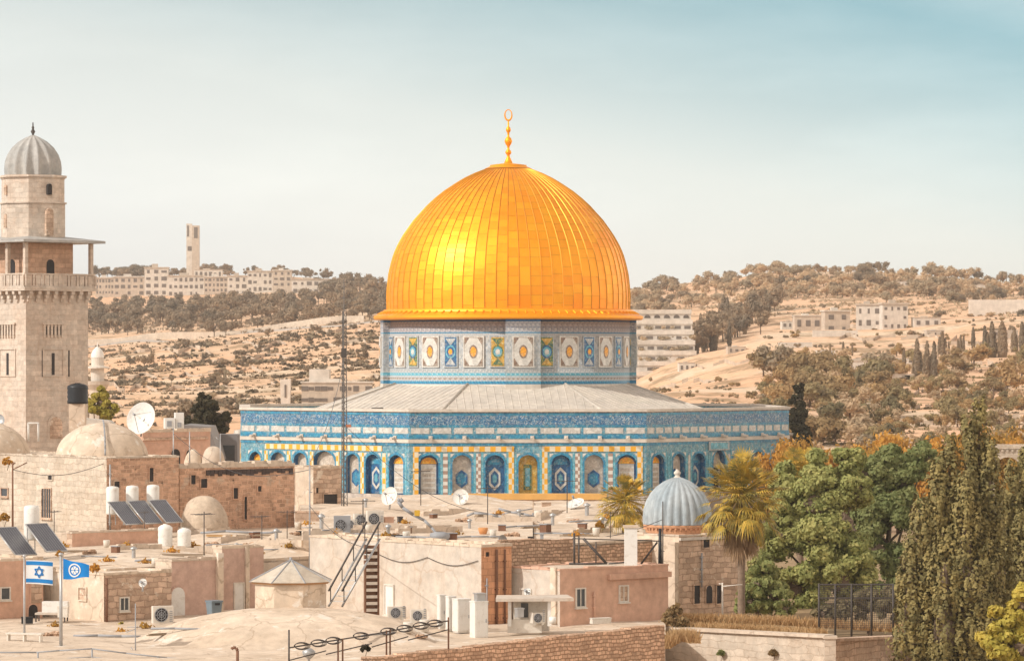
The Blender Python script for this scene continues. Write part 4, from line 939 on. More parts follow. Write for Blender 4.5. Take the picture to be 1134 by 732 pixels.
# arcade at the far right edge
ar = thing('stone_arcade', 'pale free standing stone arcade with round arches at the right edge', 'arcade', (XX(1096,300), 300, 2))
mb = MB(); z1 = ZZ(497,300)-2; uc = [1.45+3.0*k for k in range(4)]; zs = ZZ(520,300)-2
for k, u in enumerate(uc):
    pts = [(u-1.05*math.cos(math.pi*j/10), zs+1.0*math.sin(math.pi*j/10)) for j in range(11)]
    for y in (0, .9):
        mb.face([(u-1.5,y,0),(u-1.05,y,0),(u-1.05,y,zs),(u-1.5,y,zs)]); mb.face([(u+1.05,y,0),(u+1.5,y,0),(u+1.5,y,zs),(u+1.05,y,zs)]); mb.face([(u-1.5,y,zs),(u-1.05,y,zs),(u-1.05,y,z1),(u-1.5,y,z1)]); mb.face([(u+1.05,y,zs),(u+1.5,y,zs),(u+1.5,y,z1),(u+1.05,y,z1)])
        for p, q in zip(pts, pts[1:]): mb.face([(p[0],y,p[1]),(q[0],y,q[1]),(q[0],y,z1),(p[0],y,z1)])
    full = [(u-1.05, 0)] + pts + [(u+1.05, 0)]
    for p, q in zip(full, full[1:]): mb.face([(p[0],0,p[1]),(p[0],.9,p[1]),(q[0],.9,q[1]),(q[0],0,q[1])])
mb.box(-.05, uc[-1]+1.5, -.15, 1.05, z1+.002, z1+.35); mb.face([(-.05,0,0),(-.05,.9,0),(-.05,.9,z1),(-.05,0,z1)])
for k in range(30): mb.box(.1+k*.4, .28+k*.4, -.1, -.002, z1-.25, z1-.05)
mb.build('masonry', [M['ashlar']], ar)
# ------------------------------------------------------------------ foliage
M['l_green'] = leafm('green_leaves', (.25,.28,.10), (.34,.345,.13), (.45,.41,.16), .5)
M['l_cypress'] = leafm('cypress_needles', (.20,.165,.065), (.36,.275,.10), (.46,.34,.125), 1.1, trans=.12)
M['l_yellow'] = leafm('yellow_green_leaves', (.42,.36,.07), (.55,.44,.09), (.62,.48,.11), .6)
M['l_autumn'] = leafm('autumn_leaves', (.46,.25,.05), (.56,.30,.06), (.42,.27,.08), .25)
M['l_palm'] = leafm('palm_leaves', (.16,.15,.05), (.48,.34,.06), (.62,.40,.08), 1.6, .5, .2)
M['l_palmdead'] = leafm('dry_palm_leaves', (.30,.20,.12), (.38,.26,.16), (.22,.14,.08), 1.0)
M['l_pine'] = leafm('grey_green_pine_leaves', (.25,.185,.125), (.32,.24,.165), (.40,.305,.205), .10)
M['l_ridge'] = leafm('haze_paled_leaves', (.42,.315,.205), (.50,.38,.25), (.55,.43,.28), .10)  # this and the pine colour are lightened in place of distance haze
M['l_brown'] = leafm('orange_brown_leaves', (.31,.21,.105), (.40,.275,.135), (.47,.335,.17), .12)
M['l_olive'] = leafm('olive_leaves', (.23,.185,.095), (.29,.23,.12), (.36,.27,.15), .12)
M['l_scrub'] = leafm('dry_scrub_leaves', (.13,.095,.055), (.19,.135,.075), (.25,.18,.10), .05)
M['l_dark'] = leafm('dark_needles', (.035,.034,.020), (.055,.048,.026), (.09,.07,.035), .3)

def quad(mb, c, n, size, rnd, asp=1.5, m=0):
    n = n.normalized(); u = n.orthogonal().normalized(); a = rnd.uniform(0, 6.283); v = n.cross(u); u, v = u*math.cos(a)+v*math.sin(a), v*math.cos(a)-u*math.sin(a)
    s = size*rnd.uniform(.6, 1.3); p = [c-u*s*asp*.5, c-v*s*.5+u*s*.1, c+u*s*asp*.5, c+v*s*.5+u*s*.1]
    i = len(mb.v); mb.v += p; mb.f.append([i,i+1,i+2,i+3]); mb.m.append(m); mb.sm.append(False)
def rdir(rnd, up=.0):
    while True:
        v = Vector((rnd.uniform(-1,1), rnd.uniform(-1,1), rnd.uniform(-1,1)))
        if .05 < v.length < 1: v.normalize(); v.z += up; return v.normalized()
def blob_leaves(mb, blobs, n, size, rnd, up=.25, sq=(1,1,.85), m=0, inner=.55):
    tot = sum(b_[1]**2 for b_ in blobs)
    for c, r in blobs:
        for k in range(int(n*r*r/tot)):
            d = rdir(rnd, up); rr = r*rnd.uniform(inner, 1.08)*(1 + .22*noise.noise(d*2.3 + c)); p = c + Vector((d.x*sq[0], d.y*sq[1], d.z*sq[2]))*rr
            quad(mb, p, d + rdir(rnd)*.6, size, rnd, 1.5, m)
def core(mb, c, r, rnd, m=0, sq=.85):
    rows = []
    for j, ph in enumerate((-70,-25,20,60,85)):
        rows.append([mb.av(c + Vector((r*math.cos(R(ph))*math.cos(R(60*k+20*j)), r*math.cos(R(ph))*math.sin(R(60*k+20*j)), r*sq*math.sin(R(ph))))*rnd.uniform(.85,1.1)) for k in range(6)])
    for j in range(4):
        for k in range(6): mb.fi([rows[j][k], rows[j][(k+1)%6], rows[j+1][(k+1)%6], rows[j+1][k]], m)
    mb.fi(rows[4], m)
# unit-height meshes for the hill trees (scaled to the height wanted)
def far_crown(kind, seed):
    rnd = random.Random(seed); mb = MB()
    if kind == 'pine':
        nb = rnd.randint(6, 9); bl = [(Vector((rnd.uniform(-.34,.34), rnd.uniform(-.34,.34), rnd.uniform(.42,.84))), rnd.uniform(.13,.24)) for _ in range(nb)]
        for c, r in bl: core(mb, c, r*.72, rnd)
        blob_leaves(mb, bl, 420, .075, rnd, .2); mb.tube((0,0,-.15), (.03,0,.5), .035, 5, 1, .02)
        for c, r in bl[:4]: mb.tube((.02,0,.3), c, .018, 4, 1, .008)
    elif kind == 'round':
        nb = rnd.randint(5, 8); bl = [(Vector((rnd.uniform(-.36,.36), rnd.uniform(-.36,.36), rnd.uniform(.28,.74))), rnd.uniform(.18,.30)) for _ in range(nb)]
        for c, r in bl: core(mb, c, r*.72, rnd)
        blob_leaves(mb, bl, 420, .08, rnd, .2); mb.tube((0,0,-.15), (0,0,.4), .04, 5, 1, .02)
    elif kind == 'cypress':
        for k in range(330):
            t_ = rnd.random()**.8; r = .105*(min(1, t_*6))*(1-t_)**.45*(1+.25*noise.noise(Vector((t_*7, seed, k*.01)))); a = rnd.uniform(0, 6.283)
            p = Vector((r*math.cos(a), r*math.sin(a), .02 + t_*.98)); quad(mb, p, Vector((math.cos(a), math.sin(a), .3)) + rdir(rnd)*.5, .06, rnd, 1.6)
        for a, b_, r1, r2 in ((.0,.25,.075,.09), (.25,.6,.09,.06), (.6,.93,.06,.01)): mb.tube((0,0,a), (0,0,b_), r1, 7, 0, r2)
        mb.tube((0,0,-.12), (0,0,.1), .02, 5, 1)
    elif kind == 'autumn':
        bl = [(Vector((rnd.uniform(-.36,.36), rnd.uniform(-.36,.36), rnd.uniform(.35,.80))), rnd.uniform(.15,.24)) for _ in range(9)]
        for c, r in bl: core(mb, c, r*.6, rnd)
        blob_leaves(mb, bl, 2600, .032, rnd, .2); mb.tube((0,0,-.1), (0,0,.45), .03, 6, 1, .02)
    elif kind == 'smallshrub':
        bl = [(Vector((rnd.uniform(-.5,.5), rnd.uniform(-.5,.5), rnd.uniform(.25,.5))), rnd.uniform(.3,.46)) for _ in range(3)]
        for c, r in bl: core(mb, c, r*.8, rnd)
        blob_leaves(mb, bl, 40, .3, rnd, .2)
    elif kind == 'shrub':
        bl = [(Vector((rnd.uniform(-.6,.6), rnd.uniform(-.6,.6), rnd.uniform(.25,.6))), rnd.uniform(.28,.46)) for _ in range(5)]
        for c, r in bl: core(mb, c, r*.72, rnd)
        blob_leaves(mb, bl, 170, .19, rnd, .2)
    return mb
VAR = {}
def far_proto(kind, leaf):
    if (kind, leaf) not in VAR:
        L = []
        for s in range(5):
            mb = far_crown(kind, 11*s + len(kind)); me = mb.build('tmp', [M[leaf], M['trunk']], uv=False); L.append(me.data); bpy.data.objects.remove(me)
        VAR[kind, leaf] = L
    return VAR[kind, leaf]
frnd = random.Random(21)
NAMES = {'autumn': 'autumn_tree', 'pine': 'pine_tree', 'round': 'broadleaf_tree', 'cypress': 'cypress_tree', 'shrub': 'shrub'}
CATS = {'autumn': 'tree', 'pine': 'tree', 'round': 'tree', 'cypress': 'cypress', 'shrub': 'shrub'}
def far_tree(kind, leaf, px, py, hpx, label, group, Y=None, wide=1.0, name=None):
    Y = Y or groundY(px, py); p = gp(px, Y); hgt = SZ(hpx, Y)
    me = frnd.choice(far_proto(kind, leaf)); o = bpy.data.objects.new(name or NAMES[kind], me); COL.objects.link(o)
    o.location = p; o.rotation_euler = (0, 0, frnd.uniform(0, 6.28)); w = wide*frnd.uniform(.85, 1.2); o.scale = (hgt*w, hgt*w, hgt)
    tag(o, label, CATS[kind], group); me.name = o.name.split('.')[0]; return o

# left hillside
G1 = ('grey brown pine in the dense wood below the long white campus', 'pines in the wood below the campus')
k = 0
while k < 150:
    px = frnd.uniform(92, 425); lo = 374 - max(0, px-250)*.10; hi_ = 342 - max(0, px-250)*.05; py = frnd.uniform(hi_, lo)
    if px > 300 and frnd.random() < .25: continue
    far_tree('pine', 'l_pine', px, py, frnd.uniform(15, 26), *G1); k += 1
G2 = ('dark pine on the ridge behind the white campus buildings', 'pines along the ridge behind the campus')
for k in range(75):
    px = frnd.uniform(100, 366); far_tree('pine', 'l_pine', px, 305, frnd.uniform(9, 15) + (4 if px < 165 else 0), *G2, Y=frnd.uniform(1760, 1840))
G3 = ('dark pine on the slope between the campus and the golden dome', 'pines between the campus and the dome')
for k in range(45): far_tree('pine', 'l_pine', frnd.uniform(352, 428), frnd.uniform(322, 352), frnd.uniform(14, 24), *G3)
G4 = ('dark low shrub dotted on the dry left hillside', 'shrubs dotted over the dry left hillside')
for k in range(200):
    px = frnd.uniform(98, 422); py = 388 - max(0, px-100)*.08 + (frnd.random()**.85)*92
    while noise.noise(Vector((px*.022, py*.07, 4.2))) < -.02: px = frnd.uniform(98, 422); py = 388 - max(0, px-100)*.08 + (frnd.random()**.85)*92
    far_tree('shrub', frnd.choice(('l_pine','l_pine','l_ridge')), px, py, frnd.uniform(3.5, 8.5)*(.8+.4*(py-370)/90), *G4, wide=frnd.uniform(.75, 1.1))
G5 = ('small dark upright tree on the dry left hillside', 'small trees on the dry left hillside')
for px, py, hp in ((144,409,16),(160,410,22),(205,392,10),(250,380,9),(297,378,16),(315,380,12),(285,392,14),(350,372,12),(400,402,18),(226,404,12),(268,410,12),(330,400,12),(375,385,14),(190,430,14),(340,418,14),(362,408,12)):
    far_tree('pine', 'l_pine', px, py, hp, *G5, wide=.8)

# right hillside
G6 = ('haze paled grey brown tree on the right-hand skyline ridge', 'trees along the right-hand ridge')
def ridge_row(px): return (323 - 22*(px-700)/150 if px < 850 else 301 + 2*(px-850)/150 if px < 1000 else 303 + 12*(px-1000)/134)
for k in range(170):
    px = frnd.uniform(696, 1140); py = ridge_row(px) + 1.5 + frnd.random()**1.3*32
    far_tree('round', frnd.choice(('l_ridge','l_ridge','l_pine')), px, py, frnd.uniform(10, 18), *G6, wide=1.1)
G7 = ('tall dark pine in the grove right of the terraced building', 'dark pines right of the terraced building')
for k in range(60):
    px = frnd.uniform(768, 862); py = 400 - (px-765)*.30 - frnd.random()*34
    far_tree(frnd.choice(('pine','pine','cypress')), 'l_pine', px, py, frnd.uniform(20, 36), *G7, name='pine_tree')
G8 = ('orange brown tree on the slope right of the shrine', 'orange brown trees right of the shrine')
for k in range(64):
    px = frnd.uniform(838, 980); py = frnd.uniform(425, 500) + (px-842)*-.05
    far_tree('round', frnd.choice(('l_brown','l_brown','l_olive','l_ridge')), px, py, frnd.uniform(20, 40), *G8, Y=None)
for px, py, hp in ((905,430,44),(885,440,40),(918,438,36),(897,455,42),(930,450,34),(862,442,26),(876,425,28)): far_tree('round', 'l_brown', px, py, hp, *G8)
G9 = ('slim dark cypress on the orange slope at right', 'slim cypresses on the orange slope')
for cx, cy, hc in ((605,500,180),(655,512,182),(690,510,180),(622,498,120),(730,362,108),(745,362,80),(762,360,60),(716,362,84),(820,352,78),(835,352,74),(808,352,60),(883,346,100),(940,402,150),(952,402,120),(975,402,168),(990,402,120),(1015,402,150),(1027,402,172),(1040,402,140),(1075,372,90),(1086,372,118),(1098,372,80),(1125,380,140),(540,432,92),(385,462,96),(402,462,100),(175,396,60),(240,400,70),(285,396,60),(585,500,80),(640,505,110),(675,512,120),(705,480,90)):
    far_tree('cypress', 'l_pine', 880+cx/4.464, 310+cy/4.464, hc/4.464*1.04, *G9, wide=1.0 if not 380 < cx < 410 else 1.7)
G10 = ('rounded olive brown tree on the lower slope at right', 'rounded trees on the lower right-hand slope')
for k in range(72):
    px = frnd.uniform(925, 1140); py = 418 + (frnd.random()**.9)*90
    far_tree('round', frnd.choice(('l_olive','l_olive','l_brown','l_ridge')), px, py, frnd.uniform(9, 22)*(.8+.5*(py-420)/80), *G10, wide=1.15)
for px, py, hp in ((1078,410,30),(1068,416,26),(1055,412,28),(1108,428,32),(1125,440,38),(1132,420,34),(1100,445,28),(1062,440,26)): far_tree('pine', 'l_brown', px, py, hp, *G10, wide=1.2, name='broadleaf_tree')
for px, py, hp in ((988,468,30),(1000,462,32),(975,474,24),(1050,470,34),(1060,474,28)): far_tree('round', 'l_olive', px, py, hp, *G10)
G11 = ('small bush among the houses on the right-hand hill', 'bushes among the houses on the right-hand hill')
for k in range(36):
    px = frnd.uniform(850, 1134); py = frnd.uniform(345, 400)
    far_tree('shrub', frnd.choice(('l_ridge','l_pine','l_brown')), px, py, frnd.uniform(3, 7), *G11)
for px, py, hp in ((1052,336,22),(1062,338,14),(1040,352,12)): far_tree('round', 'l_pine', px, py, hp, 'dark tree beside the long white wall on the right-hand hill', 'dark trees beside the long white wall')
G12 = ('low dry bush on the bare slope right of the golden dome', 'dry bushes on the bare slope right of the dome')
for k in range(30):
    px = frnd.uniform(722, 850); far_tree('shrub', frnd.choice(('l_brown','l_ridge')), px, frnd.uniform(432, 470), frnd.uniform(4, 10), *G12)
G13 = ('orange yellow autumn tree in the row beyond the green tree', 'autumn trees in a row beyond the green tree')
for k in range(22):
    px = 868 + k*13 + frnd.uniform(-5, 5); Y = frnd.uniform(322, 352); far_tree('autumn', 'l_autumn', px, 0, frnd.uniform(124, 142), *G13, Y=Y, wide=.62); 
# woods that read as one mass: many crowns in one mesh
def wood(name, n, reg, kind, leaves, hpx):
    rnd = random.Random(len(name)+5); mb = MB()
    src = [far_crown(kind, 50+q) for q in range(4)]
    for k in range(n):
        px, py = reg(rnd)
        if 'bush' in name:
            for _ in range(6):
                if noise.noise(Vector((px*.022, py*.07, 4.2))) > -.05 + .15*rnd.random(): break
                px, py = reg(rnd)
        Y = groundY(px, py); p = gp(px, Y); hh = SZ(rnd.uniform(*hpx), Y); q = rnd.choice(src); i = len(mb.v); a = rnd.uniform(0, 6.28); ca, sa = math.cos(a)*hh, math.sin(a)*hh; lf = rnd.randrange(len(leaves))
        mb.v += [Vector((p.x+v.x*ca-v.y*sa, p.y+v.x*sa+v.y*ca, p.z+v.z*hh)) for v in q.v]; mb.f += [[i+j for j in f] for f in q.f]; mb.m += [lf if m_ == 0 else len(leaves) for m_ in q.m]; mb.sm += q.sm
    tag(mb.build(name, [M[l] for l in leaves] + [M['trunk']], uv=False), kind='stuff')
wood('ridge_wood', 150, lambda r: ((px := r.uniform(694, 1142)), ridge_row(px) + 2 + r.random()*26), 'round', ('l_ridge','l_ridge','l_pine'), (8, 14))
wood('outer_left_wood', 110, lambda r: (r.uniform(-170, 95), r.uniform(338, 374)), 'pine', ('l_pine',), (15, 25))
wood('outer_right_wood', 90, lambda r: (r.uniform(1140, 1290), r.uniform(325, 500)), 'round', ('l_ridge','l_olive','l_brown'), (10, 20))
wood('slope_wood', 260, lambda r: (r.uniform(848, 1142), r.uniform(398, 512)), 'round', ('l_olive','l_ridge','l_brown'), (9, 19))
wood('hillside_bushes', 2300, lambda r: ((px := r.uniform(-60, 426)), 390 - (px-100)*.085 + r.random()**.9*90), 'smallshrub', ('l_pine','l_scrub','l_ridge'), (2.2, 6.0))
wood('right_slope_bushes', 420, lambda r: (r.uniform(842, 1142), r.uniform(340, 440)), 'smallshrub', ('l_pine','l_ridge','l_brown'), (2.0, 5.0))
wood('bare_slope_bushes', 110, lambda r: (r.uniform(715, 850), r.uniform(425, 474)), 'smallshrub', ('l_brown','l_ridge'), (2.0, 5.5))
# undergrowth that reads as one mass
def scrub(name, n, reg, size, leaf, label=None):
    rnd = random.Random(len(name)); mb = MB()
    for k in range(n):
        px, py = reg(rnd); Y = groundY(px, py); p = gp(px, Y); s = SZ(size, Y)*rnd.uniform(.5, 1.5)
        for q in range(7): quad(mb, p + Vector((rnd.uniform(-1,1)*s, rnd.uniform(-1,1)*s, rnd.uniform(.1,.7)*s)), rdir(rnd, .4), s*.8, rnd)
    tag(mb.build(name, [M[leaf]], uv=False), kind='stuff')
scrub('hillside_scrub', 2600, lambda r: ((px := r.uniform(96, 424)), 384 - (px-100)*.08 + r.random()*88), 1.9, 'l_scrub')
scrub('ridge_undergrowth', 1600, lambda r: (r.uniform(694, 1140), r.uniform(308, 350)), 2.6, 'l_ridge')
scrub('slope_undergrowth', 1500, lambda r: (r.uniform(850, 1140), r.uniform(405, 505)), 2.4, 'l_olive')
scrub('wood_undergrowth', 900, lambda r: ((px := r.uniform(92, 425)), r.uniform(338, 374 - max(0, px-250)*.1)), 3.0, 'l_pine')

# ------------------------------------------------------------------ far buildings
M['farwall'] = stone('far_white_stone', (.66,.60,.53), (.60,.53,.45), .08, .8, streak=.2, dirt=.15, bs=.1)
M['farwall2'] = stone('far_tan_stone', (.56,.47,.38), (.50,.41,.33), .08, .8, streak=.2, dirt=.2, bs=.1)
M['farglass'] = plain('far_dark_window', (.16,.13,.11), .5, 0, .2)
def far_house(name, label, cat, px0, px1, ytop, ybot, nx, ny, wall='farwall', depth=.7, rz=0., Y=None, roof=True, arched=False, group=None, win=(.5,.5), base=4.):
    Y = Y or groundY((px0+px1)/2, ybot); w, hh = SZ(px1-px0, Y), SZ(ybot-ytop, Y); root = thing(name, label, cat, (XX((px0+px1)/2, Y), Y, ZZ(ybot, Y)), rz, group)
    mb = MB(); d = w*depth; mb.box(-w/2, w/2, 0, d, -base, hh); mb.build('wall', [M[wall]], root)
    if roof:
        mb = MB(); e = min(.35, hh*.05); mb.box(-w/2-e, w/2+e, -e, d+e, hh+.003, hh+e*1.2); mb.box(-w*.2, w*.05, d*.3, d*.6, hh+e*1.2+.003, hh+e*1.2+hh*.12); mb.build('roof', [M['farwall2'] if wall == 'farwall' else M['farwall']], root)
    me = None
    for j in range(ny):
        for i in range(nx):
            ww, wh = w/nx*win[0], hh/ny*win[1]; x, z = -w/2 + w*(i+.5)/nx, hh*(j+.5)/ny
            if me is None:
                m2 = MB(); m2.slab_xz(archpoly(0, ww/2, -wh/2, wh/2), -.06, .1, 0) if arched else m2.box(-ww/2, ww/2, -.06, .1, -wh/2, wh/2); o = m2.build('window', [M['farglass']], root); me = o.data
            else: o = bpy.data.objects.new('window', me); COL.objects.link(o); o.parent = root
            o.location = (x, 0, z); o.scale = (frnd.choice((.6, .8, 1, 1, 1.25)), 1, frnd.choice((.7, 1, 1, 1.15)))
            if nx*ny > 4 and frnd.random() < .12: bpy.data.objects.remove(o) if o.data.users > 1 else None
    return root
for a in (
 ('pale campus block at the left end beside the minaret balcony', 106, 126, 308, 327, 6, 3, 'farwall2'),
 ('white campus block with a plain end wall, second from the left', 126, 160, 307, 328, 5, 3, 'farwall2'),
 ('tall white campus block rising above its neighbours', 160, 186, 297, 328, 3, 4, 'farwall'),
 ('long white campus block right of the tall block', 186, 226, 306, 329, 7, 3, 'farwall'),
 ('tan campus block with rows of windows in the middle', 226, 252, 307, 330, 6, 4, 'farwall2'),
 ('white campus block with a narrow stair tower', 252, 274, 306, 328, 3, 3, 'farwall'),
 ('cream campus block on the right with a bright roof', 274, 302, 301, 324, 5, 3, 'farwall'),
 ('square white campus block near the right end', 302, 323, 300, 318, 3, 3, 'farwall2'),
 ('low sloping campus block at the right end of the campus', 323, 362, 310, 326, 5, 2, 'farwall'),
 ('wide low campus block behind the others under the tower', 215, 246, 299, 309, 6, 1, 'farwall')):
    far_house('campus_block', a[0], 'building', a[1], a[2], a[3], a[4], a[5], a[6], a[7], Y=1600 + (90 if 'behind' in a[0] else 0) - (a[1]-100)*.12, group='white campus buildings on the left ridge', win=(.55,.5), depth=.5)
Yt = 1720; tw = thing('campus_tower', 'tall slender pale tower on the left skyline above the campus', 'tower', (XX(214,Yt), Yt, ZZ(300,Yt)))
mb = MB(); s = Yt/F; mb.prism([(-1.2*s,-3*s),(6.8*s,-3*s),(6.8*s,4*s),(-1.2*s,4*s)], -3, 50*s); mb.build('shaft', [M['farwall2']], tw)
mb = MB(); mb.box(-7.5*s, -1.22*s, -2*s, 3*s, -3, 52*s); mb.build('stair_slab', [M['farwall']], tw)
mb = MB(); mb.box(-6.6*s, -4.6*s, -2.2*s, -1.98*s, 38*s, 50*s); mb.box(1*s, 5*s, -3.2*s, -2.98*s, 36*s, 48*s); mb.box(-6*s, -1.6*s, -2.2*s, -1.98*s, 22*s, 27*s); mb.build('window', [M['farglass']], tw)
# terraced building right of the dome
Yr = 860; tr = thing('terraced_building', 'stepped white terraced building with arched top storey right of the golden dome', 'building', (XX(686,Yr), Yr, ZZ(424,Yr)), R(4))
s = Yr/F
for k in range(7):
    z0, z1 = (k*11.6)*s, ((k+1)*11.6-.4)*s; wk = (88 - (0 if k > 1 else 14-7*k))*s; y0 = k*2.4
    mb = MB(); mb.box(0, wk, y0, 22, z0 - (4 if k == 0 else 0), z1); mb.box(-.1, wk+.1, y0-.25, y0+.001, z1-.75, z1+.25); mb.build('storey', [M['farwall']], tr)
    for i in range(8):
        if frnd.random() < .22 and k < 6: continue
        x = wk*(i+.5)/8; o = MB(); hw = wk/8*frnd.uniform(.18,.36)
        if k == 6: o.slab_xz(archpoly(x, wk/8*.30, z0+.9, z1-.9), y0-.08, y0+.3)
        else: o.box(x-hw, x+hw, y0-.06, y0+.3, z0+.45, z0+(z1-z0)*.50)
        o.build('window', [M['farglass']], tr)
for px, py in ((722,366),(735,388),(744,360),(756,398),(712,392),(728,410),(716,424),(752,380),(738,424),(762,412),(708,360),(715,372),(730,374),(742,372),(766,372),(704,400),(720,400),(738,398),(750,404),(708,412),(724,418),(734,360),(760,386),(712,384)):
    Yq = Yr - 1; me = frnd.choice(far_proto('shrub', 'l_ridge')); o = bpy.data.objects.new('terrace_bush', me); COL.objects.link(o); kf = max(0, min(6, int((424-py)/11.6)))
    o.location = (XX(px,Yq), Yr + kf*2.4 + .9, tr.location.z + kf*11.6*s + .1); q = frnd.uniform(1.0, 1.7); o.scale = (q*1.3, q*.7, q); tag(o, 'bush on a terrace of the stepped white building', 'shrub', 'bushes on the terraces of the stepped building')
# houses on the right-hand hill
for a in (
 ('white house with two balconies on the right-hand hill', 'house', 977, 1006, 337, 366, 4, 3, 'farwall', 0.15),
 ('white house with a plain bright left face beside the house with balconies', 'house', 948, 976, 338, 364, 3, 2, 'farwall', -.1),
 ('tan cubic house with a dark doorway on the right-hand hill', 'house', 913, 942, 345, 370, 2, 2, 'farwall2', .2),
 ('low white house with a red brown terrace edge on the right-hand hill', 'house', 880, 910, 350, 366, 3, 1, 'farwall2', .1),
 ('low cream outbuilding right of the white houses', 'house', 1012, 1042, 352, 363, 3, 1, 'farwall', .1),
 ('long plain white wall high on the right-hand hill', 'wall', 1073, 1150, 332, 346, 0, 0, 'farwall', -.05),
 ('low flat white shed among trees below the houses', 'shed', 936, 968, 400, 416, 3, 1, 'farwall', .1),
 ('long low white building under the cypresses', 'house', 972, 1014, 397, 403, 4, 1, 'farwall', 0),
 ('small pale retaining wall below the cypresses', 'wall', 988, 1012, 414, 424, 0, 0, 'farwall2', 0),
 ('pale terrace wall left of the orange slope', 'wall', 862, 900, 379, 386, 0, 0, 'farwall', .1),
 ('pale stepped wall below the tan cubic house', 'wall', 900, 950, 366, 375, 0, 0, 'farwall', .05),
 ('small pale house at the left of the right-hand houses', 'house', 843, 862, 392, 402, 2, 1, 'farwall2', .1),
 ('narrow pale house on the ridge under the skyline trees', 'house', 990, 1028, 312, 317, 4, 1, 'farwall', 0),
 ('small pale house on the ridge at the far right', 'house', 1076, 1100, 316, 323, 3, 1, 'farwall', 0)):
    far_house('hill_house' if a[1] == 'house' else 'hill_shed' if a[1] == 'shed' else 'hill_wall', a[0], a[1], a[2], a[3], a[4], a[5], a[6], a[7], a[8], rz=a[9], depth=.5 if a[1] != 'wall' else .06, roof=a[1] != 'wall', win=(.42,.42))
# modern building left of the shrine
mbd = far_house('modern_building', 'low modern building with two bands of dark glass left of the golden dome', 'building', 334, 412, 424, 449, 11, 2, 'farwall2', Y=600, depth=.3, win=(.86,.42))
mb = MB(); s = 600/F; mb.prism([(-31*s,1),(-9*s,1),(-9*s,7),(-31*s,7)], 26*s, 40*s); mb.build('roof_block', [M['farwall']], mbd)
pt = thing('white_pylon', 'white tapering concrete pylon left of the low modern building', 'pylon', (XX(316,590), 590, ZZ(450,590))); mb = MB(); s = 590/F
mb.slab_xz([(-4.4*s,-2),(4.4*s,-2),(5.8*s,30*s),(-6*s,30*s)], 0, 2.2); mb.build('shaft', [M['farwall']], pt); mb = MB(); mb.box(-.9*s, .9*s, -.1, .1, 10*s, 24*s); mb.build('slot', [M['farglass']], pt)
# distant small minaret
Yq = 520; s = Yq/F; fm = thing('small_minaret', 'distant small round minaret with a white cap right of the big minaret', 'minaret', (XX(108,Yq), Yq, ZZ(470,Yq)))
mb = MB(); mb.lathe([(9*s,-6),(9*s,38*s),(13*s,44*s),(13.2*s,48*s),(12.4*s,48.2*s)], 20, smooth=False); mb.build('shaft', [M['farwall2']], fm)
mb = MB(); mb.lathe([(7.4*s,48*s),(7.4*s,62*s)], 16, smooth=False); mb.lathe([(14*s,62*s),(14*s,63.5*s),(7*s,65*s),(7*s,74*s)], 20, smooth=False)
mb.build('lantern_room', [M['farwall']], fm); mb = MB(); mb.lathe([(7.2*s,74*s),(6.9*s,78*s),(5.2*s,82*s),(2.4*s,85*s),(.5*s,86.5*s),(.2*s,91*s)], 16); mb.build('cap', [M['white']], fm)

# terrace walls on both slopes
def terrace(name, label, group, x0, x1, r0, r1, hgt, seed):
    rnd = random.Random(seed); pts = []
    n = max(4, int((x1-x0)/6))
    for k in range(n+1):
        px = x0 + (x1-x0)*k/n; Y = groundY(px, r0 + (r1-r0)*k/n + 1.2*math.sin(k*.9+seed)); pts.append(gp(px, Y))
    o0 = pts[0].copy(); mb = MB(); T = Vector((0,.5,0))
    for a, c in zip(pts, pts[1:]):
        if rnd.random() < .12 or (a-c).length > 60: continue
        a, c = a-o0, c-o0; u = Vector((0,0,hgt*rnd.uniform(.6,1.2))); d = Vector((0,0,-.8))
        mb.face([a+d, c+d, c+u, a+u]); mb.face([a+u, c+u, c+u+T, a+u+T]); mb.face([c+d+T, a+d+T, a+u+T, c+u+T])
    if mb.f: tag(mb.build(name, [M['retain']], None, o0), label, 'wall', group)
for k, a in enumerate(((100,240,398,392),(150,330,406,396),(250,420,388,380),(105,230,420,416),(230,400,414,404),(120,300,436,432),(300,420,428,420),(100,210,450,448),(200,340,446,444),(330,420,372,366),(130,260,462,460))):
    terrace('terrace_wall', 'low broken stone terrace wall on the dry left hillside', 'terrace walls on the left hillside', a[0], a[1], a[2], a[3], .7, k)
for k, a in enumerate(((865,1000,362,360),(930,1060,380,376),(1010,1134,388,380),(960,1100,408,405),(900,1020,428,424),(1000,1134,440,436),(940,1080,462,458),(1020,1134,474,470),(880,960,404,400),(760,850,410,398),(730,800,428,416))):
    terrace('terrace_wall', 'low pale stone terrace wall on the right-hand hill', 'terrace walls on the right-hand hill', a[0], a[1], a[2], a[3], .8, 40+k)
for k, (x0, x1, y0, y1, lab) in enumerate(((806,826,384,392,'small pale house at the foot of the dark pine grove'),(866,884,356,364,'pale low house left of the tan cubic house'),(1026,1046,366,374,'small pale hut on the orange slope below the low cream outbuilding'),(905,925,388,395,'pale flat roofed house above the orange brown trees'),(1100,1128,366,373,'low pale hut high on the orange slope at the right edge'),(752,770,402,412,'low white house below the terraced building'))):
    far_house('hill_house', lab, 'house', x0, x1, y0, y1, 3, 1, 'farwall' if k % 2 else 'farwall2', rz=.1, win=(.4,.45))
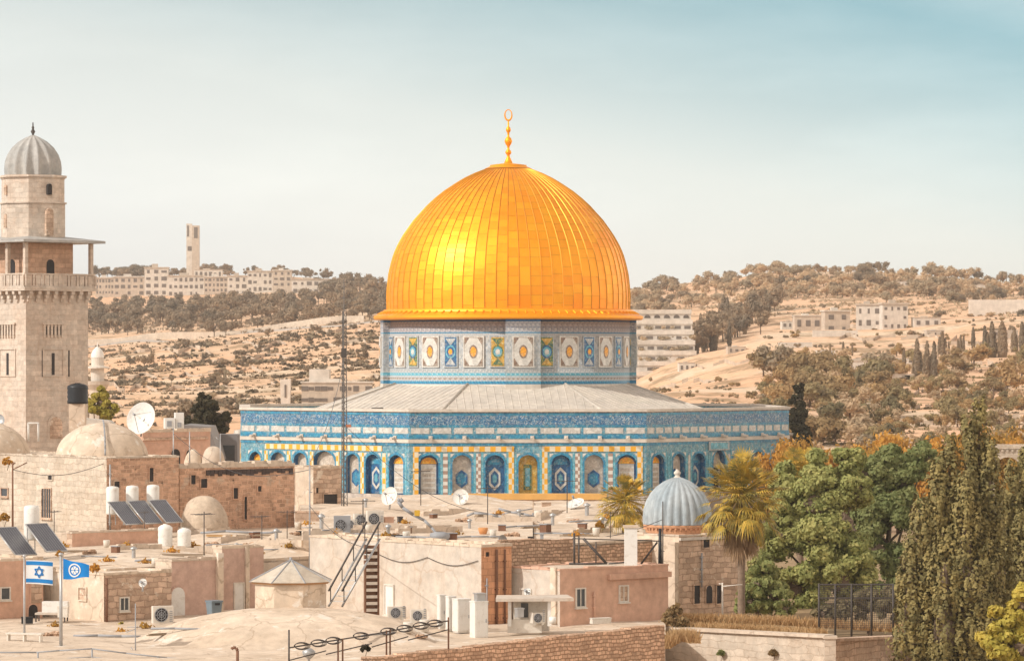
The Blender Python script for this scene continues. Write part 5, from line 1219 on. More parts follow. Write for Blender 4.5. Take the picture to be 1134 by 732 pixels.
# ------------------------------------------------------------------ near trees
def big_tree(name, label, px, Y, zb, ytop, blobs, leaf, n, size, cat='tree', seed=1, limb=True, zcore=True, group=None):
    """blobs: (px, py, radius in px, depth offset in m)"""
    rnd = random.Random(seed); root = thing(name, label, cat, (XX(px,Y), Y, zb), 0, group); o = root.location
    bl = [(Vector((XX(a,Y)-o.x, dd, ZZ(b_,Y)-zb)), SZ(r,Y)) for a, b_, r, dd in blobs]
    tr = MB(); top = max(c.z for c, r in bl)*.55; pts = [Vector((0,0,-.3)), Vector((.1,.05,top*.35)), Vector((-.08,.1,top*.7)), Vector((.05,0,top))]
    hgt = max(c.z for c, r in bl); tr.path(pts, .06*hgt**.8, 8, 0, .02*hgt**.8)
    for c, r in bl:
        s_ = pts[1+rnd.randint(0,2)]; mid = (s_+c)/2 + Vector((rnd.uniform(-.2,.2), rnd.uniform(-.2,.2), -.15)); tr.path([s_, mid, c], .018*hgt**.8, 6, 0, .006*hgt**.8)
    tr.build('trunk', [M['trunk']], root, uv=False)
    mb = MB(); sub = []
    for c, r in bl:
        for k in range(13):
            d = rdir(rnd, .12); sub.append((c + d*r*rnd.uniform(.35,.95), r*rnd.uniform(.26,.46)))
        if zcore: core(mb, c, r*.45, rnd, 1)  # dark trunk-coloured core paints in the shade inside the crown
    blob_leaves(mb, sub, n, size, rnd, .25, (1,1,.8), 0, .5)
    mb.build('crown', [M[leaf], M['trunk']], root, uv=False); return root
big_tree('green_tree', 'large dark green tree with a broad uneven crown behind the garden wall', 900, 200, 3.6, 500,
   [(880,560,34,0),(915,535,36,.5),(905,600,42,-1),(862,600,30,-.8),(845,640,26,-1.5),(880,650,34,-1.8),(930,580,36,-.6),(950,545,30,.6),(925,640,34,-1.6),(870,530,20,.8),(940,510,22,1.2),(945,620,36,-.5),(905,655,30,-1.8),(955,655,30,-.6),(900,560,34,-.6),(865,565,26,-.4)], 'l_green', 80000, .16, seed=5)
big_tree('green_tree', 'green tree filling the gap between the large tree and the tall cypress', 985, 208, 3.6, 485,
   [(975,560,32,0),(1000,530,30,.4),(985,515,24,1),(1010,570,30,-.5),(965,610,30,-1),(1000,620,30,-1),(1025,510,22,.8),(960,525,24,.3),(985,655,30,-.4),(1010,660,28,0),(965,575,30,-.4)], 'l_green', 56000, .16, seed=6)
big_tree('green_tree', 'small bright green tree low beside the palm trunk', 838, 182, 3.6, 610,
   [(838,650,20,0),(848,630,18,.3),(830,668,16,-.3),(858,660,18,0),(866,675,14,-.5)], 'l_green', 10000, .17, seed=7)
big_tree('shrub', 'pale green bush behind the wire fence under the green trees', 960, 178, 3.6, 640, [(935,672,16,0),(960,668,18,.3),(985,672,18,0),(912,680,12,0)], 'l_olive', 5000, .16, 'shrub', 8)
big_tree('shrub', 'yellow green bush filling the bottom right corner', 1120, 150, 3.6, 655, [(1118,690,24,0),(1134,670,22,.3),(1105,712,22,-.4),(1130,716,26,-.4),(1150,690,26,0)], 'l_yellow', 9000, .15, 'shrub', 9)
big_tree('broadleaf_tree', 'yellow flecked round tree behind the black water tank', 112, 290, 5.5, 430, [(112,447,13,0),(104,452,10,-.3),(121,452,10,0),(112,437,9,.2),(116,460,10,-.4)], 'l_yellow', 4500, .22, seed=10)
big_tree('conifer_tree', 'dark conifer left of the shrine behind the grey awning', 232, 330, 3, 440, [(228,452,14,0),(240,462,14,.4),(215,462,12,0),(250,470,11,0),(226,470,16,-.4),(240,478,14,0),(205,474,10,0),(224,444,8,0)], 'l_dark', 7000, .26, seed=11)
big_tree('conifer_tree', 'grey brown bushy tree left of the dark conifer by the shrine', 205, 345, 3, 445, [(205,458,12,0),(195,464,10,0),(214,456,10,0),(203,470,12,0)], 'l_pine', 3500, .28, seed=12)
big_tree('conifer_tree', 'tall dark brown conifer at the right end of the shrine', 885, 392, 0, 420, [(885,430,7,0),(884,444,9,0),(887,458,11,0),(884,472,12,0),(887,488,13,0),(885,504,14,0),(880,465,8,.5),(892,480,9,-.5)], 'l_dark', 7000, .34, seed=13)

def cypress(name, label, px, Y, zb, spires, seed, leaf='l_cypress', dens=1.0):
    """spires: (px, top row, radius px, depth offset, base row)"""
    rnd = random.Random(seed); root = thing(name, label, 'cypress', (XX(px,Y), Y, zb)); o = root.location; mb = MB()
    for a, yt, rp, dd, yb in spires:
        x0, zt_, z0, R0 = XX(a,Y)-o.x, ZZ(yt,Y)-zb, ZZ(yb,Y)-zb, SZ(rp,Y); hh = zt_-z0
        ph = rnd.uniform(0, 9); prof = lambda t_: R0*1.45*min(1, .6+t_*2.2)*max(0.0, 1-t_)**.5*(1+.16*math.sin(t_*13+ph)+.08*math.sin(t_*29+2*ph))
        n = 10; rows = []
        for j in range(11): rows.append([mb.av((x0 + .42*prof(j/10)*math.cos(6.283*k/n), dd + .42*prof(j/10)*math.sin(6.283*k/n), z0+hh*j/10*.90)) for k in range(n)])
        for j in range(10):
            for k in range(n): mb.fi([rows[j][k], rows[j][(k+1)%n], rows[j+1][(k+1)%n], rows[j+1][k]], 1)  # trunk-coloured core puts the dark between the tufts into the colour as shade
        for k in range(int(hh*R0*40*dens)):
            t_ = rnd.random()**1.15; aa = rnd.uniform(0, 6.283)
            if math.sin(aa) > .75: continue
            r = prof(t_)*rnd.uniform(.55,1.06); c = Vector((x0 + r*math.cos(aa), dd + r*math.sin(aa), z0 + hh*t_)); ch, cr = rnd.uniform(.35,.85), rnd.uniform(.08,.15)
            out = Vector((math.cos(aa), math.sin(aa), 0))
            for q in range(26):
                d = rdir(rnd, .1); p = c + Vector((d.x*cr, d.y*cr, d.z*ch)) + out*(.10*d.z)
                quad(mb, p, d + out*.9 + rdir(rnd)*.35, .115, rnd, 1.7)
    mb.build('crown', [M[leaf], M['trunk']], root, uv=False)
    tr = MB(); tr.tube((0,0,-.4), (0,0,2.5), .22, 8, 0, .12); tr.build('trunk', [M['trunk']], root, uv=False); return root
cypress('cypress_tree', 'tallest olive green cypress with several pointed tops at right', 1055, 165, 3.2, [(1086,448,17,.5,700),(1072,470,20,0,735),(1050,492,20,-.3,735),(1036,520,20,-.6,735),(1018,560,20,-.8,735),(1096,500,22,0,735),(1066,540,26,-1,735),(1006,600,18,-1.1,735),(1085,580,22,-.8,735),(1042,600,24,-1.4,735)], 3)
cypress('cypress_tree', 'shorter olive cypress at the right edge beside the tallest one', 1122, 172, 3.2, [(1120,520,18,0,735),(1136,505,18,.3,735),(1110,560,17,-.5,735),(1128,575,20,-.8,735)], 4)

def fan(mb, base, d, petiole, blade, rnd, droop=.25, m=0, nb=13, spread=75):
    d = d.normalized(); side = d.cross(Vector((0,0,1)))
    if side.length < .1: side = Vector((1,0,0))
    side.normalize(); nrm = side.cross(d).normalized(); tip = base + d*petiole + Vector((0,0,-droop*petiole*.4))
    mb.tube(base, tip, .022, 4, m, .014, cap=False)
    for k in range(nb):
        a = R(-spread + 2*spread*k/(nb-1)); v = (d*math.cos(a) + side*math.sin(a)).normalized(); L = blade*(1-.25*abs(math.sin(a)))*rnd.uniform(.85,1.1)
        mid = tip + v*L*.6 + Vector((0,0,-droop*L*.12)); end = tip + v*L + Vector((0,0,-droop*L*.65)); w = (v.cross(nrm)).normalized()*.045*blade
        i = len(mb.v); mb.v += [tip-w*.35, tip+w*.35, mid+w, mid-w, end]; mb.f += [[i,i+1,i+2,i+3],[i+3,i+2,i+4]]; mb.m += [m,m]; mb.sm += [False,False]
def palm(label, px, Y, zb, yc, rp, n, dead, seed, trunk_r=.2, skirt=1.0):
    rnd = random.Random(seed); root = thing('palm_tree', label, 'palm', (XX(px,Y), Y, zb)); zc = ZZ(yc,Y)-zb; Rr = SZ(rp,Y)
    tr = MB(); k = 14; pr2 = [(trunk_r*(1.25 if j == 0 else 1.0)*(1+.10*(j%2)), zc*j/k) for j in range(k+1)]; tr.lathe(pr2, 12); tr.build('trunk', [M['palmtrunk']], root, uv=False)
    mb = MB()
    for q in range(n):
        d = rdir(rnd, .25)
        if d.z < -.8: d.z = -.6
        fan(mb, Vector((0,0,zc)) + d*.1, d + rdir(rnd)*.25, Rr*rnd.uniform(.35,.85), Rr*rnd.uniform(.28,.46), rnd, rnd.uniform(.1,.5) + .35*(1-d.z), 0, 11, rnd.uniform(50,80))
    mb.build('crown', [M['l_palm']], root, uv=False)
    mb = MB()
    for q in range(dead):
        a = rnd.uniform(0, 6.283); d = Vector((math.cos(a)*.7, math.sin(a)*.7, -1)); fan(mb, Vector((0,0,zc-.1-rnd.random()*skirt)), d, Rr*rnd.uniform(.2,.45), Rr*rnd.uniform(.3,.5), rnd, .9, 0, 9, 35)
    mb.build('dry_skirt', [M['l_palmdead']], root, uv=False); return root
palm('tall fan palm with a bare trunk and hanging dry fronds beside the domed tomb', 821, 178, 3.6, 546, 48, 210, 80, 3, .17, 1.3)
palm('short fan palm standing left of the silver ribbed dome', 692, 192, 5.0, 553, 32, 150, 8, 4, .15, .5)
palm('yellowish fan palm crown between the tall palm and the green trees', 886, 214, 3.6, 526, 38, 130, 20, 5, .2, 1.2)
# dry grass and weeds
def weeds(name, pts, n, size, leaf, seed=1, label=None, zf_=None):
    rnd = random.Random(seed); mb = MB()
    for k in range(n):
        t_ = rnd.random(); i = min(len(pts)-2, int(t_*(len(pts)-1))); f = t_*(len(pts)-1)-i; a, b_ = pts[i], pts[i+1]
        p = Vector([a[j]+(b_[j]-a[j])*f for j in range(3)]) + Vector((rnd.uniform(-.25,.25), rnd.uniform(-.3,.3), 0)); h_ = size*rnd.uniform(.4,1.3); v = Vector((rnd.uniform(-.5,.5), rnd.uniform(-.5,.5), 1))*h_; w = Vector((rnd.uniform(-1,1), rnd.uniform(-.3,.3), 0)).normalized()*.03
        j = len(mb.v); mb.v += [p-w, p+w, p+v*.6+w*.8, p+v]; mb.f.append([j,j+1,j+2,j+3]); mb.m.append(0); mb.sm.append(False)
    return tag(mb.build(name, [M[leaf]], uv=False), kind='stuff')
weeds('dry_grass', [P(738,696,172.2), P(800,698,170.2), P(860,701,168.3), P(912,704,166.4)], 2600, .32, 'straw', 1)
weeds('dry_grass', [P(740,690,174), P(790,690,175), P(870,692,176), P(1000,700,178)], 3600, .42, 'straw', 2)
weeds('dry_weeds', [P(735,718,163), P(752,708,164.5), P(770,712,163.5)], 900, .5, 'straw', 3)
big_tree('shrub', 'dark dry bush at the corner of the pink house', 745, 171, 3.6, 660, [(742,684,9,0),(748,675,7,.2),(755,690,8,0)], 'l_brown', 1600, .12, 'shrub', 14)
for k, (px, py, Y, r, leaf, lab) in enumerate(((105,628,172.3,6,'l_autumn','orange plant growing on the corner of the brown stone house'),(134,694,171.5,7,'l_yellow','yellow green weed at the foot of the brown stone house wall'),(66,612,180,4,'l_autumn','orange tuft on the roof beside the solar panels'),(176,612,190,5,'l_autumn','orange tuft on the flat roof near the white barrels'),(208,600,196,5,'l_autumn','dry orange plant in front of the small stone dome'),(664,580,190,5,'l_autumn','orange tuft on the roof beside the short palm'),(8,510,207,6,'l_autumn','orange flowering tuft on the roof edge at far left'),(5,572,206,6,'l_autumn','orange plant low against the wall at far left'),(404,716,150,5,'l_dark','dark weed under the barbed wire on the terrace'),(798,722,168.9,4,'l_green','green weed growing out of the garden wall'),(856,722,167.0,5,'l_brown','dry brown weed growing out of the garden wall'))):
    big_tree('wall_plant', lab, px, Y, ZZ(py+r*.8,Y), 0, [(px,py,r*.7,-.1),(px+r*.6,py+r*.3,r*.5,-.1),(px-r*.5,py+r*.4,r*.5,-.1)], leaf, 420, .10, 'plant', 30+k, zcore=False)
# ------------------------------------------------------------------ things on the roofs
def solar_heater(label, px, pyb, Y, group='solar water heaters on the left roofs', tank=True, npan=1, s=1.0, rz=R(42), tall=True):
    root = thing('solar_heater', label, 'solar heater', (XX(px,Y), Y, ZZ(pyb,Y)), rz, group)
    w = .95*s
    mb = MB()
    for k in range(npan):
        x0 = k*(w+.08); A, B = Vector((x0,-.9*s,.10)), Vector((x0,.45*s,1.05*s)); n = Vector((0,-.57,.82))*.03
        for q in (0, w-.05): mb.face([A+Vector((q,0,0)), A+Vector((q+.05,0,0)), B+Vector((q+.05,0,0)), B+Vector((q,0,0))]); 
        mb.tube(A, A+Vector((w,0,0)), .04, 6); mb.tube(B, B+Vector((w,0,0)), .04, 6); mb.tube(A, B, .04, 6); mb.tube(A+Vector((w,0,0)), B+Vector((w,0,0)), .04, 6)
        mb.tube((x0+.1,.45*s,0), B+Vector((.1,0,0)), .03, 5); mb.tube((x0+w-.1,.45*s,0), B+Vector((w-.1,0,0)), .03, 5)
    mb.build('frame', [M['steel']], root)
    for k in range(npan):
        x0 = k*(w+.08); A, B = Vector((x0+.03,-.9*s,.125)), Vector((x0+.03,.45*s,1.075*s)); m2 = MB(); W_ = Vector((w-.06,0,0)); D = Vector((0,.02,-.03)); 
        m2.face([A, A+W_, B+W_, B], 0); m2.face([A+D, B+D, B+W_+D, A+W_+D], 1)
        for q in range(1, 8): a = A + W_*q/8 + Vector((0,-.004,.006)); m2.face([a, a+Vector((.012,0,0)), a+Vector((.012,0,0))+(B-A), a+(B-A)], 1)
        m2.build('panel', [M['panel'], M['grey']], root)
    if tank:
        mb = MB(); c = (w*npan/2, .75*s, 0); mb.lathe([(.02,.55),(.27*s,.57),(.29*s,.66),(.29*s,1.62*s),(.26*s,1.72*s),(.05,1.76*s)], 20, 0, c)
        for q in (-1, 1): mb.tube((c[0]+.2*q, c[1], 0), (c[0]+.2*q, c[1], .6), .03, 5, 1)
        mb.build('tank', [M['white'], M['steel']], root)
    return root
solar_heater('white tank and grey collector, leftmost of three heaters before the red wall', 126, 582, 205, s=1.2); solar_heater('white tank and dark collector, middle of three heaters before the red wall', 148, 581, 205.6, s=1.2); solar_heater('white tank and dark collector, right one of three heaters before the red wall', 171, 580, 206.2, s=1.2)
solar_heater('solar heater with a tall white tank on the roof above the blue flag', 36, 612, 184, npan=1, s=1.3)
solar_heater('solar collector without a visible tank at the left edge above the teal window', 2, 616, 184, tank=False, s=1.3)
def onroof(px, py, Y):
    p = roofP(px, py); return p.y if p is not None else Y
def ac_unit(label, px, pyb, Y, w=.92, hgt=.72, rz=0., group='air conditioners', mat='offwhite'):
    if pyb < 640: Y = onroof(px, pyb, Y)
    root = thing('air_conditioner', label, 'air conditioner', (XX(px,Y), Y, ZZ(pyb,Y)), rz, group)
    mb = MB(); mb.box(-w/2, w/2, 0, .34, .08, hgt); 
    for q in (-.3, .3): mb.box(q*w-.05, q*w+.05, 0, .34, 0, .078)
    mb.build('casing', [M[mat]], root); c = (-w*.1, -.012, .08+(hgt-.08)/2); r = min(w*.34, (hgt-.08)*.42); mb = MB()
    mb.slab_xz(ell(c[0], c[2], r, r, 20), -.012, .01, 0)
    f = mb.build('fan_grille', [M['dark']], root); mb = MB()
    for q in range(3): rr = r*(.35+.3*q); mb.path([Vector((c[0]+rr*math.cos(6.283*k/16), -.025, c[2]+rr*math.sin(6.283*k/16))) for k in range(17)], .012, 4)
    for q in range(4): mb.tube((c[0]+r*math.cos(.785*q), -.03, c[2]+r*math.sin(.785*q)), (c[0]-r*math.cos(.785*q), -.03, c[2]-r*math.sin(.785*q)), .01, 4)
    mb.build('guard', [M['grey']], f); mb = MB()
    for q in range(6): mb.box(w*.3, w*.44, -.02, 0.002, .16+q*.09, .20+q*.09)
    mb.build('vent', [M['grey']], root); return root
ac_unit('white air conditioner with a round fan on the brown stone house wall', 181, 692, 171.5, .95, .86, R(20))
ac_unit('cream air conditioner at the foot of the cream wall beside the white door', 440, 687, 168.5, .8, .62, R(10)); ac_unit('cream air conditioner between the door and the white cabinets', 464, 690, 167.5, .7, .6, R(10))
ac_unit('grey louvred air conditioner box on the roof behind the steep stair', 379, 593, 196, .82, .98, R(5), mat='grey'); ac_unit('white air conditioner on the roof, left of the pair under the big dish', 401, 584, 205, .8, .7, R(15)); ac_unit('white air conditioner on the roof, right of the pair under the big dish', 416, 585, 205, .85, .9, R(15)); ac_unit('small white air conditioner left of the steep stair top', 389, 588, 201, .6, .6, R(15))
ac_unit('white air conditioner on the low white wall under the porch roof', 597, 692, 164, .6, .55, R(25))
def cabinet(label, px, pyb, Y, w, hgt, d=.6, rz=R(25), hat=False):
    root = thing('white_cabinet', label, 'cabinet', (XX(px,Y), Y, ZZ(pyb,Y)), rz, 'white metal cabinets before the orange side wall')
    mb = MB(); mb.box(0, w, 0, d, .06, hgt); mb.box(-.02, w+.02, -.02, d+.02, hgt+.002, hgt+.05); mb.box(.04, w-.04, .04, d-.04, 0, .058); mb.build('casing', [M['white']], root)
    m2 = MB(); m2.box(.04, w-.04, -.02, .002, .12, hgt-.06); dr = m2.build('door', [M['white']], root); m3 = MB(); m3.box(w-.12, w-.09, -.05, -.02, hgt*.45, hgt*.55); m3.build('handle', [M['grey']], dr)
    if hat: m4 = MB(); m4.box(w*.25, w*.9, .1, d-.1, hgt+.052, hgt+.35); m4.box(w*.2, w*.95, .05, d-.05, hgt+.352, hgt+.39); m4.build('vent_cap', [M['steel']], root)
    return root
cabinet('white cabinet, leftmost and thinnest of the row before the cream wall', 487, 696, 167, .30, 1.45, .3); cabinet('narrow white cabinet, second from the left in the row', 497, 699, 166.5, .36, 1.5, .35); cabinet('wide white cabinet with a grey right side', 507, 701, 165.5, .62, 1.45, .6); cabinet('tallest white cabinet with a vent cap nearest the rubble wall', 526, 708, 163, .62, 1.6, .55, hat=True)
def water_tank(label, px, pyt, pyb, Y, r, mat, stand=None, ribs=4, name='water_tank', cat='water tank', group=None):
    zt_, z0 = ZZ(pyt,Y), ZZ(pyb,Y); root = thing(name, label, cat, (XX(px,Y), Y, z0 - (stand or 0)), 0, group); s0 = stand or 0; hh = zt_-z0; mb = MB()
    prof = [(.02,0),(r*.97,0)] + [(r*(1.0 if k % 2 else .95), hh*.86*k/(ribs*2)) for k in range(1, ribs*2)] + [(r*.96,hh*.86),(r*.6,hh*.95),(r*.3,hh*.97),(r*.28,hh),(.02,hh)]
    mb.lathe([(a,b_+s0) for a, b_ in prof], 24); mb.build('tank', [M[mat]], root)
    if stand: mb = MB(); mb.box(-r*.75, r*.75, -r*.75, r*.75, -.4, s0-.003); mb.build('stand', [M['limewash']], root)
    return root
water_tank('black plastic water tank on a white stand beside the minaret', 86, 424, 447, 258, .72, 'black', stand=1.5)
water_tank('white plastic barrel on the roof, left of two before the stone dome', 183, 580, 606, 195, .38, 'white', name='plastic_barrel', cat='barrel', group='white barrels on the roof'); water_tank('white plastic barrel with a blue mark, right of two before the stone dome', 204, 584, 606, 195, .36, 'white', name='plastic_barrel', cat='barrel', group='white barrels on the roof')
def dish(label, px, py, Y, r, look, pole, mat='white', squash=1.0, hook=None):
    if Y > 200 and px > 400: Y = onroof(px, py + pole*F/210, Y)
    root = thing('satellite_dish', label, 'satellite dish', (XX(px,Y), Y, ZZ(py,Y)-pole), 0, 'satellite dishes on the roofs'); c = Vector((0,0,pole)); look = Vector(look).normalized(); q = look.to_track_quat('Z','Y')
    mb = MB(); mb.M = Matrix.Translation(c) @ q.to_matrix().to_4x4(); k = 7; prof = [(r*j/k+.004, -r*.28*(1-(j/k)**2)) for j in range(k+1)] + [(r*1.02,.01),(r*1.0,-.02)] + [(r*(k-j)/k+.004, -r*.28*(1-((k-j)/k)**2)-.03) for j in range(1, k+1)]
    mb.lathe(prof, 28); mb.build('bowl', [M[mat]], root)
    mb = MB(); mb.tube((0,0,-.1), c - look*r*.35, .05, 8); b_ = c - look*r*.3; tip = c + look*r*.75; up = q @ Vector((0,-r*.9,0)); mb.tube(c+up, tip, .02, 5); mb.tube(c + (q @ Vector((r*.7,r*.4,0))), tip, .014, 5); mb.tube(c + (q @ Vector((-r*.7,r*.4,0))), tip, .014, 5); mb.tube(c - look*r*.36, c - look*r*.2, .09, 8)
    mb.build('mount', [M['steel']], root); mb = MB(); mb.tube(tip - look*.08, tip + look*.12, .06, 8); mb.build('receiver', [M['grey']], root); return root
dish('largest pale satellite dish beside the whitewashed dome on the left', 156, 463, 226, .97, (-.45,-.85,.30), 1.0)
dish('big white satellite dish in front of the tiled wall above the air conditioners', 431, 549, 214, .52, (-.55,-.8,.35), .75); dish('white satellite dish with a dark receiver low before the tiled wall', 510, 550, 222, .46, (-.2,-.9,.25), .5)
dish('small grey satellite dish seen edge on above the orange side wall', 557, 600, 179, .34, (.75,-.6,.15), .4, 'steel'); dish('flat pale satellite dish on the roof right of the ochre parapet', 637, 557, 222, .5, (-.3,-.4,.85), .35)
dish('grey satellite dish cut off by the left edge of the picture', -2, 466, 232, .42, (-.3,-.9,.3), .6, 'steel'); dish('small white satellite dish on the brown stone house wall', 158, 645, 172, .2, (-.3,-.9,.2), .3)
dish('tiny white satellite dish above the porch roof', 584, 655, 168, .18, (-.4,-.8,.3), .3)
# masts, poles and cables
def pole(name, label, cat, px, y0, y1, Y, r, mat='iron', arms=(), group=None, lean=0.):
    root = thing(name, label, cat, (XX(px,Y), Y, ZZ(y1,Y)), 0, group); hh = ZZ(y0,Y)-ZZ(y1,Y); mb = MB(); mb.tube((0,0,-.2), (lean,0,hh), r, 8, 0, r*.7); mb.build('mast', [M[mat]], root)
    if arms:
        mb = MB()
        for py, dx0, dx1, dz in arms: z = ZZ(py,Y)-ZZ(y1,Y); mb.tube((SZ(dx0,Y),0,z), (SZ(dx1,Y),0,z+SZ(dz,Y)), r*.55, 6)
        mb.build('arm', [M[mat]], root)
    return root
mt = pole('lattice_mast', 'tall slender lattice mast rising in front of the tiled wall left of the dome', 'mast', 381, 309, 566, 224, .03, 'mast', ((330,-5,5,0),(345,-4,6,1),(356,-5,4,0),(318,-3,3,0)))
mb = MB(); hh = ZZ(345,224)-ZZ(566,224)
for q in range(3):
    a = R(120*q+20); w0, w1 = .20, .12; mb.tube((w0*math.cos(a), w0*math.sin(a), 0), (w1*math.cos(a), w1*math.sin(a), hh), .028, 5)
n = 34
for k in range(n):
    for q in range(3):
        f0, f1 = k/n, (k+1)/n; a0, a1 = R(120*q+20), R(120*(q+1)+20); r0, r1 = .20-.08*f0, .20-.08*f1; mb.tube((r0*math.cos(a0), r0*math.sin(a0), hh*f0), (r1*math.cos(a1), r1*math.sin(a1), hh*f1), .014, 4)
mb.build('lattice', [M['mast']], mt)
mb = MB(); z = ZZ(391,224)-ZZ(566,224); mb.box(-.16, .16, -.16, .10, z-.28, z+.28); mb.build('junction_box', [M['iron']], mt); mb = MB(); z = ZZ(472,224)-ZZ(566,224); mb.box(.10, .42, -.12, .08, z-.06, z+.10); mb.build('lamp', [plain('faded_red_lamp', (.45,.16,.08), .6)], mt)
pole('antenna_pole', 'thin grey pole on the roof between the red wall and the steep stair', 'pole', 343, 507, 632, 183, .045, 'grey', ((584,-9,3,0),(545,-1,3,0)))
pole('antenna_pole', 'thin pole standing on the white ledge before the pointed dome', 'pole', 192, 474, 518, 224, .04, 'steel'); pole('antenna_pole', 'thin pole standing on the white ledge before the rounded dome', 'pole', 210, 478, 518, 224, .04, 'steel'); pole('antenna_pole', 'thin pole with a bent tip before the grey shed', 'pole', 244, 480, 536, 224, .035, 'steel', ((484,-5,0,-5),))
pole('antenna_pole', 'thin grey pole with a bent arm on the roof below the ochre parapet', 'pole', 590, 568, 599, 206, .06, 'grey', ((569,-34,0,6),(569,0,10,4)))
pole('antenna_pole', 'rusty pole with a side arm left of the pale ashlar house window', 'pole', 14, 512, 590, 203, .06, 'rust', ((520,0,16,8),(515,0,3,3)))
pole('antenna_pole', 'thin pole with short arms standing on the front terrace', 'pole', 150, 668, 732, 156, .03, 'grey', ((694,-9,6,0),(700,-10,0,4),(716,-5,0,-8)))
pole('antenna_pole', 'thin dark pole rising beside the tomb, in front of its ribbed dome', 'pole', 734, 555, 640, 178, .035, 'iron', ((592,-6,3,0),(610,-3,2,0))); pole('street_lamp', 'white lamp post with a thin side arm in front of the tomb windows', 'street lamp', 800, 645, 690, 176, .05, 'offwhite', ((649,0,22,2),(646,-4,1,-1)))
pole('black_pipe', 'thick black upright pipe on the roof left of the tomb', 'pipe', 731, 585, 628, 176.5, .1, 'black')
# long dark drain arm and its heap
mb = MB(); Yd = onroof(486, 595, 196) - .3; pts = [P(x, y, Yd) for x, y in ((446,556),(443,552),(441,555),(446,562),(458,570),(470,576),(478,584),(486,594))]; o0 = pts[0].copy(); mb.path([p-o0 for p in pts], .10, 7, 0, .06); mb.box(P(459,570,Yd).x-o0.x, P(465,570,Yd).x-o0.x, -.14, .14, P(0,571,Yd).z-o0.z, P(0,566,Yd).z-o0.z+.05, 1)
tag(mb.build('bent_pipe', [M['grey'], plain('yellow_tape', (.60,.36,.04), .6)], None, o0), 'long bent dark pipe with a yellow band lying across the whitewashed roof', 'pipe')
bs = thing('roof_basket', 'grey slatted basket on short legs at the foot of the bent pipe', 'basket', (XX(487,onroof(487,600,198)), onroof(487,600,198), ZZ(600,onroof(487,600,198)))); mb = MB(); mb.lathe([(.42,.12),(.50,.25),(.46,.42),(.2,.5)], 14); mb.build('bowl', [M['grey']], bs)
for q in range(4): mb = MB(); a = R(45+90*q); mb.tube((.35*math.cos(a), .35*math.sin(a), -.05), (.4*math.cos(a), .4*math.sin(a), .2), .035, 5); mb.build('leg', [M['grey']], bs)
for k, (pts, lab) in enumerate((([(517,571),(525,568),(540,569),(552,572),(563,574)], 'low curved dark pipe lying on the whitewashed roof behind the orange pot'), ([(552,563),(566,567),(580,569),(592,572)], 'dark hose lying over the whitewashed roof under the ochre parapet'), ([(222,590),(250,588),(285,590),(312,589)], 'long grey pipe lying on the roof before the red wall'))):
    Yp = 206 if k < 2 else 203; pp = [P(x,y,Yp) for x, y in pts]; mb = MB(); mb.path([p-pp[0] for p in pp], .07, 6); tag(mb.build('roof_pipe', [M['grey']], None, pp[0]), lab, 'pipe')
op = thing('flower_pot', 'round orange clay pot on the whitewashed roof', 'pot', (XX(535,onroof(535,592,203)), onroof(535,592,203), ZZ(592,onroof(535,592,203)))); mb = MB(); mb.lathe([(.02,0),(.16,0),(.23,.22),(.25,.34),(.20,.36),(.18,.3)], 16); mb.build('bowl', [plain('clay', (.60,.28,.11), .8)], op)
# chimney, black frame and clutter on the pink house
ch = thing('white_chimney', 'tall square white chimney on a slab above the pink house', 'chimney', (XX(698.5,174), 174, ZZ(628,174))); mb = MB(); w = SZ(7,174); mb.box(-w, w, -w, w, 0, ZZ(584,174)-ZZ(628,174)); mb.build('shaft', [M['white']], ch); mb = MB(); mb.box(-w-.06, w+.06, -w-.06, w+.06, ZZ(584,174)-ZZ(628,174)+.002, ZZ(582,174)-ZZ(628,174)+.02); mb.build('cap', [M['limewash']], ch); mb = MB(); mb.box(-w*3.2, w*2.6, -.5, .5, -.16, -.003); mb.build('slab', [M['limewash2']], ch)
sf = thing('steel_frame', 'rusty black steel frame with crossed struts on the pink house roof', 'frame', (XX(636,174.5), 174.5, ZZ(626,174.5)))
mb = MB(); s = 174.5/F
for a, b_, c, d_, r_ in ((0,0,0,36,.05),(5,0,5,32,.04),(-2,30,58,28,.03),(10,30,36,2,.07),(-6,2,36,2,.05),(74,2,92,26,.05),(70,28,96,27,.03),(38,2,60,4,.04),(24,0,24,26,.03)): mb.tube((a*s,0,b_*s), (c*s,0,d_*s), r_, 6)
mb.build('strut', [M['iron']], sf)
pz = thing('porch_roof', 'thin flat concrete porch roof on posts in front of the cream side of the pink house', 'porch', (XX(549,163.5), 163.5, ZZ(694,163.5)), R(3)); s = 163.5/F
mb = MB(); mb.prism([(0,0),(87*s,.2),(84*s,2.6),(4*s,2.4)], 28*s, 31.5*s); mb.build('slab', [M['creamwall']], pz); mb = MB()
for x in (16, 60): mb.box((x-1.8)*s, (x+1.8)*s, .35, .5, 0, 28*s-.003)
mb.build('post', [M['white']], pz); mb = MB(); mb.box(14*s, 52*s, .6, .8, -.3, 7*s); mb.box(22*s, 62*s, 1.5, 1.7, -.3, 28*s-.003); mb.build('wall', [M['offwhite']], pz); mb = MB(); mb.box(30*s, 38*s, 1.44, 1.5, 8*s, 24*s); mb.build('window', [M['glass']], pz)
